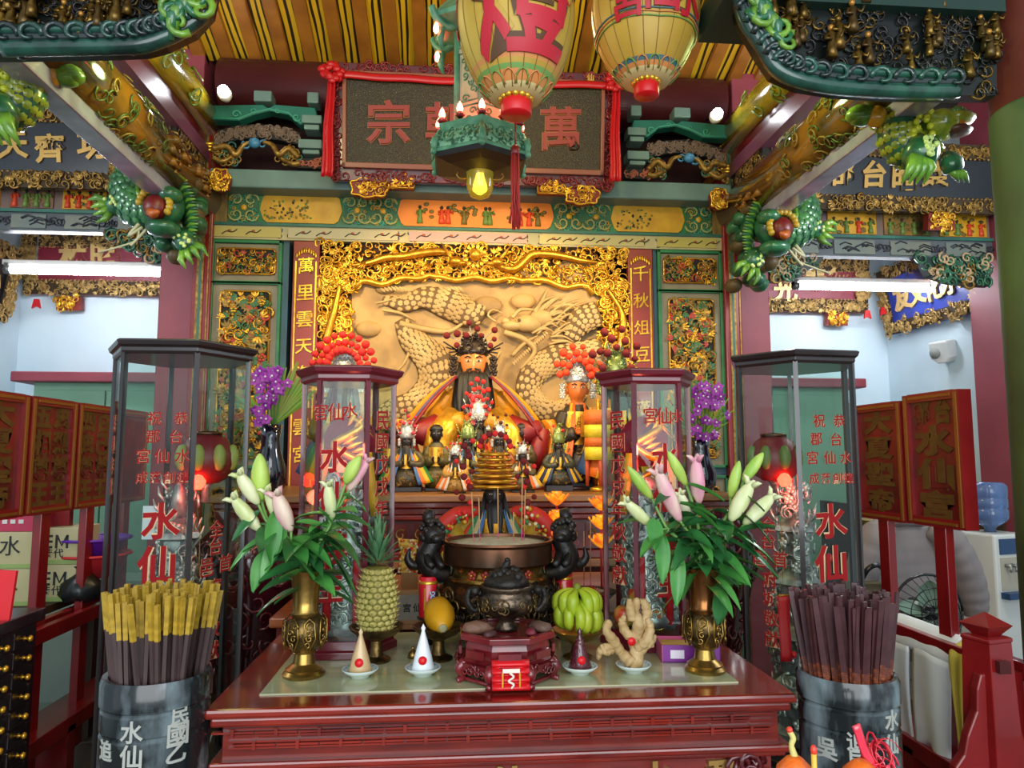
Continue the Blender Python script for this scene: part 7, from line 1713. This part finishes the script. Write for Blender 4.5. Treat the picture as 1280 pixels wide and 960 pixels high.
for (y0, y1, cols, lab) in ((3.0, 3.42, [col4('大夏聖帝', 0, .122, 2.0)], 'red signboard with one column of large gold characters, at the left edge'), (3.43, 3.84, [col4('五相尊王', -.42, .118, 1.2), col4('忠烈尊王', .42, .118, 1.2)], 'red signboard with two columns of gold characters, second from the left edge'), (3.85, 4.27, [col4('四忠尊王', -.42, .118, 1.2), col4('白己尊王', .42, .118, 1.2)], 'red signboard with two columns of gold characters, left rack, just beside the glass case'), (4.28, 4.7, [], 'red signboard mostly hidden behind the left glass case')):
    signboard(-1, y0, y1, 1.335, 1.87, cols, lab)
def rack(side, y0, y1, zm, label):
    X = -1.93 if side < 0 else 2.15; t = thing('sign_rack', label, 'rack', (X, (y0 + y1) / 2, 0)); L = (y1 - y0) / 2
    for s, z, w_ in ((-1, zm, .035), (1, zm, .035)): 
        b = MB(); b.box(s * .045 - .02, s * .045 + .02, -L, L, z - w_, z + w_); b.build('mid_rail', RED, t, bev=.004)
    b = MB(); b.box(-.1, .1, -L, L, .27, .345); b.build('bottom_rail', RED, t, bev=.005)
    for y in (-L, 0, L): b = MB(); b.box(-.1, .1, y - .035, y + .035, 0, .3); b.build('foot', RED, t)
    for y in (-L + .03, L - .03): b = MB(); b.box(-.02, .02, y - .03, y + .03, .3, zm); b.build('upright', RED, t)
rack(1, 2.68, 3.8, .78, 'red wooden rack holding the signboards on the right')
rack(-1, 2.9, 4.75, .78, 'red wooden rack holding the signboards on the left')
# red newel post with cloud wings at the lower right
pn = at(1236, 850, 2.42); t = thing('newel_post', 'red post with faceted cap and curved wing boards at the lower right', 'post', (pn.x, 2.42, 0)); zt = at(1236, 800, 2.42).z
b = MB(); b.lathe([(.09, 0), (.085, zt - .3), (.074, zt), (.078, zt + .004), (.078, zt + .014), (.06, zt + .02)], n=4, sm=False, rot=PI / 4 + .25); b.build('shaft', RED, t, bev=.004)
b = MB(); b.lathe([(.04, zt + .018), (.08, zt + .055), (.0, zt + .095)], n=4, sm=False, rot=.25 + PI / 4); b.build('faceted_cap', RED, t, bev=.003)
b = MB(); b.box(-.02, .02, -.082, -.06, zt - .09, zt - .05); b.build('peg', DRED, t)
for s in (-1, 1):
    P = [(s * .04, 0), (s * .04, zt - .1), (s * .06, zt - .1), (s * .075, zt - .15), (s * .08, zt - .22), (s * .115, zt - .3), (s * .13, zt - .36), (s * .16, zt - .4), (s * .17, zt - .5), (s * .2, zt - .56), (s * .2, 0)]
    b = MB(); b.T = T(0, -.03 if s < 0 else .02, 0, rz=.1 * s); b.prism(P, -.02, .02); b.build('wing_board', RED, t, bev=.006)

# ---------------------------------------------------------------- right side: clothes, jacket, fan, dispenser, speaker
random.seed(14)
WCL = M('white_cotton', '#eef2f3', .8, 0, '#e2e9ec', 6); 
def drape(name, label, cat, mat, x, ya, yb, ztop, front, back, split=0, x2=.07):
    t = thing(name, label, cat, (x, (ya + yb) / 2, ztop)); W_ = (yb - ya) / 2
    def S(u, v, ua=0, ub=1):
        uu = ua + (ub - ua) * u; y = (uu - .5) * 2 * W_ * (1 + .12 * v * (1 if ub - ua == 1 else .4)); L = back if v < .5 else front; q = abs(v - .5) * 2
        zz = -L * q ** 1.1 * (1 + .06 * math.sin(uu * 9 + 2)); sx = 1 if v < .5 else -1
        return (sx * min(x2, x2 * q * 6) + .012 * math.sin(uu * 17 + v * 3) * q - sx * 0, y + .015 * math.sin(v * 8 + uu * 3), zz + .012)
    b = MB(); b.grid(lambda u, v: S(u, v * (.62 if split else 1)), 22, 26); b.build('cloth', mat, t, solid=.006)
    if split:
        for (ua, ub, nm) in ((.0, .47, 'trouser_leg'), (.53, 1.0, 'trouser_leg')):
            b = MB(); b.grid(lambda u, v: (lambda p: (p[0] - .012 * math.sin(u * PI), p[1], p[2]))(S(u, .61 + .39 * v, ua, ub)), 12, 14); b.build(nm, mat, t, solid=.008)
    return t
drape('white_trousers', 'white trousers hung over the rail of the right sign rack', 'trousers', WCL, 2.15, 2.99, 3.44, .83, .53, .12, 1, .07)
drape('yellow_cloth', 'yellow cloth hung over the end of the right sign rack', 'cloth', M('yellow_cotton', '#d9c85a', .8, 0, '#c9b548', 6), 2.15, 2.82, 2.94, .83, .42, .3, 0, .075)
JAC = M('grey_quilted_jacket', '#8f8584', .6, 0, '#837a7a', 8)
pj = at(1135, 700, 4.2); t = thing('puffer_jacket', 'grey quilted puffer jacket hanging over a chair behind the right sign rack', 'jacket', (pj.x, 4.2, pj.z))
def roll(b, pts, rr, n=12): b.tube(bez(pts, 5), lerp_list(rr, (len(pts) - 1) * 5 + 1), n)
def JS(u, v): q = abs(math.sin(v * PI * 7)) ** .6; w_ = (u - .5) * 2.9; rr = .16 + .16 * v ** .6; return (rr * math.sin(w_ * .55) * 1.15, .06 - (.1 + .05 * v) * math.cos(w_ * .5) * (.95 + .05 * q) + .004 * q, .2 - .52 * v)
b = MB(); b.grid(JS, 20, 50); b.build('quilted_body', JAC, t, solid=.01)
for s in (-1, 1):
    b = MB(); pts = bez([(s * .13, 0, .19), (s * .23, -.03, .12), (s * .31, -.05, -.03), (s * .36, -.05, -.2), (s * .37, -.05, -.32)], 10); b.tube(pts, [r * (.93 + .07 * abs(math.sin(i * PI / 4.7)) ** .6) for i, r in enumerate(lerp_list([.07, .1, .095, .085, .06], len(pts)))], 14); b.build('sleeve', JAC, t)
b = MB(); b.tube([(-.1, .03, .2), (-.06, -.03, .235), (.06, -.03, .235), (.1, .03, .2)], .035, 10); b.build('collar', JAC, t)
ch = thing('folding_chair', 'chair under the grey puffer jacket', 'chair', (pj.x, 4.3, 0)); b = MB(); b.box(-.22, .22, -.2, .2, .42, .46); b.build('seat', M('chair_brown', '#4a3626', .6), ch); b = MB(); b.box(-.22, .22, .0, .03, .5, pj.z - .1); b.build('backrest', M('chair_brown', '#4a3626', .6), ch)
for sx in (-1, 1):
    for y in (-.17, .03): b = MB(); b.cyl((sx * .2, y, 0), (sx * .2, y, .45 if y < 0 else pj.z - .1), .014, n=8); b.build('leg', BLACK, ch)
pf = at(1160, 765, 3.85); t = thing('standing_fan', 'round wire guarded fan behind the right sign rack', 'fan', (pf.x, 3.85, 0)); zc = pf.z; Rf = .2
b = MB()
for q in range(28): a = 2 * PI * q / 28; b.tube([(.03 * math.cos(a), -.07, zc + .03 * math.sin(a)), (Rf * .7 * math.cos(a), -.06, zc + Rf * .7 * math.sin(a)), (Rf * math.cos(a), 0, zc + Rf * math.sin(a))], .002, 4)
for rr in (Rf, Rf * .7, Rf * .4): b.tube([(rr * math.cos(2 * PI * k / 32), -.065 if rr < Rf else 0, zc + rr * math.sin(2 * PI * k / 32)) for k in range(33)], .003 if rr < Rf else .008, 5)
b.build('wire_guard', BLACK, t)
for q in range(4): b = MB(); a = q * PI / 2; lily_leaf(b, (0, -.02, zc), (math.cos(a), .1, math.sin(a)), .17, .14, 0, 0, .5); b.build('blade', M('fan_blade_green', '#7fa08a', .3, coat=.3), t)
b = MB(); b.tube([(0, -.04, zc), (0, .12, zc)], [.04, .06], 14); b.build('motor', BLACK, t); b = MB(); b.cyl((0, .06, .03), (0, .06, zc), .015, n=10); b.lathe([(.17, 0), (.17, .02), (.03, .04)], (0, .06, 0), 24); b.build('stand', BLACK, t)
pb2 = at(1090, 730, 3.9); t = thing('canvas_bag', 'olive canvas bag with dark strap beside the right glass case', 'bag', (pb2.x, 3.95, 0)); b = MB(); b.lathe([(.12, .3), (.14, .34), (.13, pb2.z - .05), (.1, pb2.z)], n=18, sy=.6); b.build('bag_body', M('olive_canvas', '#5a5038', .8), t); b = MB(); b.tube(bez([(-.08, -.05, pb2.z - .02), (-.04, -.09, pb2.z + .09), (.04, -.09, pb2.z + .09), (.09, -.05, pb2.z - .1)], 6), .014, 7); b.build('strap', BLACK, t); b = MB(); b.box(-.16, .16, -.12, .12, 0, .3); b.build('crate_foot', M('chair_brown', '#4a3626', .6), t)
# water dispenser
wp = at(1243, 745, 4.7); zt = at(1235, 668, 4.55).z
t = thing('dispenser_crate', 'low crate under the water dispenser', 'crate', (wp.x, 4.7, 0)); b = MB(); b.box(-.2, .2, -.2, .2, 0, .17); b.build('crate_body', M('crate_grey', '#4a4844', .7), t)
t = thing('water_dispenser', 'white water dispenser with blue panel beside the green pillar', 'dispenser', (wp.x, 4.7, .17), .25); H = zt - .17
WPL = M('dispenser_white', '#d9dcd8', .35, coat=.2); BPL = M('dispenser_blue', '#2c4a72', .35)
b = MB(); b.box(-.15, .15, -.14, .15, 0, H); b.build('cabinet', WPL, t, bev=.015)
b = MB(); b.box(-.11, .06, -.148, -.13, H - .13, H - .03); b.build('blue_panel', BPL, t); b = MB(); b.box(-.11, .06, -.146, -.13, H - .36, H - .15); b.build('tap_recess', M('dispenser_beige', '#b5ad9c', .4), t)
for x in (-.07, -.02): b = MB(); b.cyl((x, -.15, H - .2), (x, -.185, H - .2), .012, n=10); b.cyl((x, -.18, H - .2), (x, -.18, H - .24), .008, n=8); b.build('tap', PEWTER, t)
b = MB(); b.box(-.12, .07, -.2, -.13, H - .41, H - .37); b.build('drip_tray', BPL, t)
bt = thing('water_bottle', 'blue plastic water bottle upside down on the dispenser', 'bottle', (wp.x, 4.7, zt)); b = MB(); b.lathe([(.035, 0), (.035, .03), (.1, .075), (.115, .1), (.115, .15), (.108, .16), (.115, .17), (.115, .22), (.108, .23), (.115, .24), (.115, .31), (.09, .335), (0, .335)], n=28); b.build('bottle_wall', M('bottle_blue', '#7a9ad8', .1, trans=.6), bt)
sp = Vector((4.06, 5.62, 0)); zsp = at(1212, 440, 5.62).z
t = thing('wall_speaker', 'small white speaker box on the right wall', 'speaker', (4.05, 5.62, zsp), -PI / 2); t.rotation_euler = (R_(12), 0, -1.2)
b = MB(); b.prism([(-.08, .09), (.08, .09), (.08, -.05), (.05, -.09), (-.03, -.09), (-.08, -.04)], -.07, .06); b.build('housing', M('speaker_white', '#cfd2d0', .5), t, bev=.012); b = MB(); b.T = T(-.03, -.074, 0, rx=PI / 2); b.lathe([(.045, -.002), (.045, .004), (.0, .004)], n=24); b.build('grille', M('speaker_grey', '#8f9490', .6), t); b = MB(); b.cyl((0, .05, 0), (0, .16, 0), .015, n=8); b.build('wall_bracket', PEWTER, t)
b = MB(); b.box(4.0, 4.12, 4.85, 5.22, 0, 4.4); tag(b.build('side_pilaster', MAROON), 'slim dusty red pilaster on the right wall beside the green pillar', 'pillar')
# pale green cupboards with red tops in both bays
PGR = M('pale_green_paint', '#7fa890', .5, 0, '#74a085', 3)
for (lab, xa, xb) in (('left', -3.32, -1.7), ('right', 1.9, 3.42)):
    zc = at(105 if lab == 'left' else 1060, 466 if lab == 'left' else 474, 6.0).z; t = thing('green_cupboard', 'tall pale green cupboard with red top board in the %s bay' % lab, 'cupboard', ((xa + xb) / 2, 6.22, 0)); hw = (xb - xa) / 2
    b = MB(); b.box(-hw, hw, -.2, .2, 0, zc - .08); b.build('cabinet', PGR, t); n = 3
    for k in range(n):
        x0 = -hw + .06 + k * (2 * hw - .12) / n; b = MB(); b.box(x0 + .006, x0 + (2 * hw - .12) / n - .006, -.225, -.2, .1, zc - .14); d = b.build('door', PGR, t, bev=.006); b = MB(); b.ball((x0 + .05, -.235, 1.0), .015, 8, 6); b.build('knob', PEWTER, d)
    b = MB(); b.box(-hw - .13, hw + .13, -.3, .2, zc - .08, zc); b.build('red_top_board', MAROON, t, bev=.01)
for (x, lab) in ((-3.3, 'left'), (3.5, 'right')):
    t = thing('round_tabletop', 'grey round tabletop leaning beside the %s green cupboard' % lab, 'tabletop', (x, 6.47, 0)); b = MB(); b.T = T(0, .0, 1.12, rx=PI / 2); b.lathe([(1.1, -.015), (1.12, 0), (1.1, .015)], n=48, sx=.36); b.build('disc', M('tabletop_grey', '#8a8f8c', .6), t)
# cardboard boxes on shelf seen through right rack
for i, (px, py, w_, h_, lab) in enumerate(((1100, 668, .3, .22, 'yellowish carton on the shelf behind the right sign rack, left one'), (1150, 662, .3, .2, 'yellowish carton on the shelf behind the right sign rack, right one'))):
    p = at(px, py, 5.2); t = thing('carton', lab, 'box', (p.x, 5.2, p.z - h_ / 2), .1 * i); b = MB(); b.box(-w_ / 2, w_ / 2, -.12, .12, 0, h_); b.build('box_body', M('carton_tan', '#b0985a', .7, 0, '#a08a50', 5), t); b = MB(); b.box(-.03, .03, -.122, .122, 0, h_ + .001); b.build('tape', M('tape_brown', '#8f7038', .4), t)
sh = at(1125, 680, 5.2); t = thing('wall_shelf_unit', 'dark wooden shelf unit behind the right sign rack', 'shelf', (sh.x + .1, 5.2, 0)); zs_ = at(1100, 668, 5.2).z - .11
b = MB(); b.box(-.6, .6, -.2, .2, zs_ - .04, zs_); b.build('shelf_board', M('shelf_brown', '#3a2a1c', .6), t)
for s in (-1, 1): b = MB(); b.box(s * .58 - .02, s * .58 + .02, -.2, .2, 0, zs_ + .35); b.build('side_board', M('shelf_brown', '#3a2a1c', .6), t)

# ---------------------------------------------------------------- left side: cabinet of fortune slips, cartons, basins
DKC = M('dark_purple_lacquer', '#2c1418', .2, 0, '#241014', 6, coat=.5)
t = thing('slip_cabinet', 'dark lacquered cabinet of small drawers with brass knobs at the lower left', 'cabinet', (-1.36, 2.3, 0)); Zc = 1.1
b = MB(); b.prism([(-.62, 0), (-.0, 0), (-.0, 0.0), (-.0, 1.06), (-.62, 1.06)], 0, .27); b.build('body', DKC, t)
b = MB(); b.box(-.64, .018, -.02, .29, 1.06, Zc); b.build('top', DKC, t, bev=.006)
b = MB(); b.box(-.58, -.06, -.012, .005, .1, 1.0); b.box(-.52, -.12, -.018, -.01, .16, .94, 0); f = b.build('front_panel', DKC, t, bev=.004)
b = MB()
for k in range(14): curl(b, -.12 + random.uniform(-.05, .02), .86 + random.uniform(-.06, .06), .022, 0, 1.2, .2, .02); curl(b, -.3 + random.uniform(-.1, .1), .6 + random.uniform(-.08, .08), .03, 0, 1.2, .2, .02)
b.build('gold_emblem', GOLD, f)
dr = None; DRM = M('drawer_front', '#1a0f10', .25, coat=.4)
for r in range(15):
    for c_ in range(2):
        if dr is None:
            b = MB(); b.box(-.004, .006, -.052, .052, -.026, .026); dr = b.build('drawer', DRM, t, bev=.003); b = MB(); b.lathe([(.008, 0), (.003, .004), (.005, .012), (.0105, .016), (.008, .023), (0, .025)], n=12); kn = b.build('knob', GOLD2, dr); kn.rotation_euler = (0, PI / 2, 0); kn.location = (.006, 0, 0); o = dr
        else:
            o = dr.copy(); COL.objects.link(o); k2 = kn.copy(); COL.objects.link(k2); k2.parent = o
        o.location = (0, .072 + c_ * .122, 1.022 - r * .0595)
t = thing('red_paper_bundle', 'bright red bundle of paper standing on the slip cabinet at the left edge', 'paper', (at(2, 740, 2.4).x, 2.4, Zc)); b = MB()
for k in range(4): b.T = T(-.03 * k, .01 * k, 0, rz=.3 * k, ry=.08); b.box(-.03, .03, -.006, .006, 0, .15 - .012 * k)
b.build('folded_sheets', M('paper_scarlet', '#d8202a', .5), t)
# side table with cartons
t = thing('side_table', 'low table under the cartons behind the left sign rack', 'table', (-2.55, 3.95, 0)); b = MB(); b.box(-.5, .5, -.62, .62, .8, .84); b.build('top', M('shelf_brown', '#3a2a1c', .6), t)
for sx in (-1, 1):
    for sy in (-1, 1): b = MB(); b.box(sx * .46 - .03, sx * .46 + .03, sy * .57 - .03, sy * .57 + .03, 0, .8); b.build('leg', M('shelf_brown', '#3a2a1c', .6), t)
CTN = M('carton_cream', '#cfc79a', .6, 0, '#c2bb8a', 5); INKC = M('carton_ink', '#262a2c', .5); CGR = M('carton_green', '#9ab56a', .6)
def carton(x, y, z, hw, hh, txt, label, small):
    t = thing('carton', label, 'box', (x, y, z)); b = MB(); b.box(-hw, hw, -.12, .12, 0, hh); b.build('box_body', CTN, t, bev=.004)
    b = MB(); b.box(-hw - .001, hw + .001, -.122, .122, 0, hh * .12); b.build('green_band', CGR, t); b = MB()
    n = len(txt)
    if txt == 'OEM':
        z = hh * .62; b.T = T(.04, 0, 0)
        b.lathe([(.027, -.001), (.034, 0), (.027, .001)], (0, 0, 0), 18) if False else b.tube([(-.108 + .027 * math.cos(2 * PI * k / 18), -.121, z + .031 * math.sin(2 * PI * k / 18)) for k in range(19)], .006, 5)
        b.box(-.058, -.046, -.122, -.119, z - .035, z + .035)
        for q in (-.035, -.006, .023): b.box(-.058, -.018, -.122, -.119, z + q, z + q + .012)
        for q in (-.004, .05): b.box(q, q + .012, -.122, -.119, z - .035, z + .035)
        b.tube([(.003, -.121, z + .032), (.029, -.121, z - .02), (.055, -.121, z + .032)], .006, 4)
    else:
      b.T = None
      for i, c2 in enumerate(txt): put(b, c2, T((-.105 + i * .078) if n > 2 else (-hw * .55 + i * hw * .9), -.121, hh * .62), .07 if n > 2 else .1, 0, .006 if n > 2 else .0, .03)
    b.T = None
    for i, c2 in enumerate(small): put(b, c2, T(.0 + i * .055, -.121, hh * .3), .05, 0, .01, .03)
    b.build('printed_letters', INKC, t, kind='stuff')
zc0 = .84
xa, xb = at(12, 700, 4.1).x, at(74, 700, 4.2).x
carton(xa, 4.1, zc0, .19, .185, '炭水', 'cream carton with brush characters, lower one at the left edge', ''); carton(xa, 4.1, zc0 + .187, .19, .185, '炭水', 'cream carton with brush characters, upper one at the left edge', '')
carton(xb, 4.2, zc0, .15, .19, 'OEM', 'cream carton with black OEM letters, lower of the two', '時代'); carton(xb, 4.2, zc0 + .192, .15, .19, 'OEM', 'cream carton with black OEM letters, upper of the two', '時代')
t = thing('pink_box', 'flat pink red box on top of the cartons at the left edge', 'box', (xa, 4.1, zc0 + .374)); b = MB(); b.box(-.19, .17, -.12, .12, 0, .1, 0); b.build('box_body', M('box_pink', '#c83a5a', .4), t); b = MB()
for i in range(5): b.box(-.06 + i * .04, -.035 + i * .04, -.122, -.12, .04, .06)
b.build('white_print', WHITE, t)
t = thing('red_booklet', 'dark red booklet with yellow spine standing on the OEM cartons', 'book', (xb - .03, 4.2, zc0 + .384)); b = MB(); b.box(-.06, .08, -.02, .02, 0, .12); b.build('cover', M('booklet_red', '#8a1a1c', .4), t); b = MB(); b.box(-.085, -.06, -.021, .021, 0, .12); b.build('spine', M('booklet_yellow', '#d9b878', .5), t)
for (px, py, col, nm, lab, hh) in ((117, 684, '#6a2ab0', 'purple_basin', 'purple plastic basin stacked on the red one, left of the glass case', .1), (117, 706, '#d8323a', 'red_basin', 'red plastic basin under the purple one, left of the glass case', .12)):
    p = at(px, py, 4.25); t = thing(nm, lab, 'basin', (p.x, 4.25, p.z - hh / 2)); b = MB(); b.lathe([(.12, 0), (.17, hh * .9), (.185, hh), (.165, hh), (.115, .01), (0, .01)], n=30); b.build('bowl', M(nm, col, .35), t)
    b = MB(); b.tube([(.185 * math.cos(2 * PI * k / 30), .185 * math.sin(2 * PI * k / 30), hh) for k in range(31)], .008, 6); b.build('rim', M(nm, col, .35), t)
p = at(110, 728, 4.1); t = thing('black_bag', 'black plastic bag slumped below the basins', 'bag', (p.x - .03, 4.1, .84)); b = MB(); b.lathe([(.08, 0), (.1, .04), (.09, .09), (.05, .13), (.02, .15), (.04, .18)], n=22, fn=lambda a, i: 1 + .12 * math.sin(a * 5 + i * 1.7)); b.build('bag_body', M('bag_black', '#1c2022', .3), t); b = MB(); b.tube([(.025 * math.cos(k), .025 * math.sin(k), .15) for k in range(7)], .008, 5); b.build('tie', BLACK, t)
p = at(110, 800, 5.0); t = thing('glazed_cabinet', 'low grey green glazed cabinet in the left bay', 'cabinet', (p.x, 5.1, 0)); b = MB(); b.box(-.35, .45, -.15, .2, 0, .8); b.build('body', M('cabinet_grey_green', '#7c9484', .4), t); b = MB(); b.box(-.3, .02, -.16, -.15, .06, .74); b.box(.06, .4, -.16, -.15, .06, .74); b.build('door_panels', M('cabinet_pane', '#93a89c', .15, coat=.5), t, kind='stuff')

# ---------------------------------------------------------------- foreground offerings at the lower right, on the front table
t = thing('front_table', 'small front table below the frame carrying the foreground fruit', 'table', (.62, 1.06, 0)); b = MB(); b.box(-.16, .17, -.12, .09, 1.065, 1.09); b.build('top', WOODR, t)
for sx in (-1, 1):
    for sy in (-.1, .07): b = MB(); b.box(sx * .14 - .015, sx * .14 + .015, sy - .015, sy + .015, 0, 1.066); b.build('leg', WOODR, t)
MAN = M('mandarin_skin', '#e0701a', .4, 0, '#d95018', 10, bump=.2, bscale=200, coat=.2)
def mandarin(px, ytop, Y, r, stem, label, mat=MAN):
    p = at(px, ytop, Y); t = thing('mandarin', label, 'fruit', (p.x, Y, 1.09)); H = max(.05, p.z - 1.09); b = MB(); b.lathe([(0, 0), (r * .6, H * .04), (r, H * .42), (r * .85, H * .75), (r * .4, H * .95), (r * .18, H), (0, H * .98)], n=24); b.build('peel', mat, t)
    if stem: b = MB(); b.tube(bez([(0, 0, H * .97), (-.004, 0, H + .014), (-.001, 0, H + .024), (-.006, 0, H + .034)], 4), lerp_list([.006, .004, .0045, .004], 13), 8, 0); b.ball((-.006, 0, H + .036), (.005, .005, .005), 7, 5, 1); b.build('stalk', [M('stalk_green', '#c9c070', .5), M('stalk_red_tape', '#d8402a', .4)], t)
mandarin(993, 944, 1.08, .03, True, 'orange mandarin with a stalk at the bottom of the frame, right of the table')
mandarin(1076, 949, 1.07, .03, False, 'orange mandarin beside the red ribbon at the bottom of the frame')
p = at(1017, 938, 1.05); t = thing('yellow_taper', 'thin yellow stick with red end at the bottom of the frame', 'stick', (p.x, 1.05, 1.09)); b = MB(); b.cyl((0, 0, 0), (0, 0, p.z - 1.09), .004, n=8); b.build('shaft', M('taper_yellow', '#d9b03c', .5), t); b = MB(); b.ball((0, 0, p.z - 1.09), (.005, .005, .008), 8, 6); b.build('red_end', M('stalk_red_tape', '#d8402a', .4), t)
p = at(1095, 945, 1.08); t = thing('ribbon_bow', 'shiny pink red ribbon bow at the bottom of the frame, before the right marble jar', 'ribbon', (p.x, 1.08, 1.09)); b = MB(); random.seed(3)
for k in range(16):
    a = random.uniform(0, 6.28); r = random.uniform(.012, .028); c0 = Vector((random.uniform(-.012, .02), random.uniform(-.01, .01), random.uniform(.01, p.z - 1.08)))
    pts = [c0 + Vector((r * math.cos(a + q) * (.6 + .4 * math.sin(k)), r * .6 * math.sin(a + q * .7), r * math.sin(a + q))) for q in [5 * j / 10 for j in range(11)]]
    b.tube(pts, .0055, 5, k % 2, fl=.12, ref=(0, 1, .3))
q = at(1070, 906, 1.08) - p
b.tube(bez([(0, 0, .05), (q.x * .5, 0, (q.z + p.z - 1.09) * .6), (q.x, 0, q.z + p.z - 1.09)], 5), .007, 6, 0, fl=.25)
b.build('ribbon_loops', [M('ribbon_pink_red', '#d8344a', .2, coat=.6), M('ribbon_red', '#c4182c', .2, coat=.6)], t)
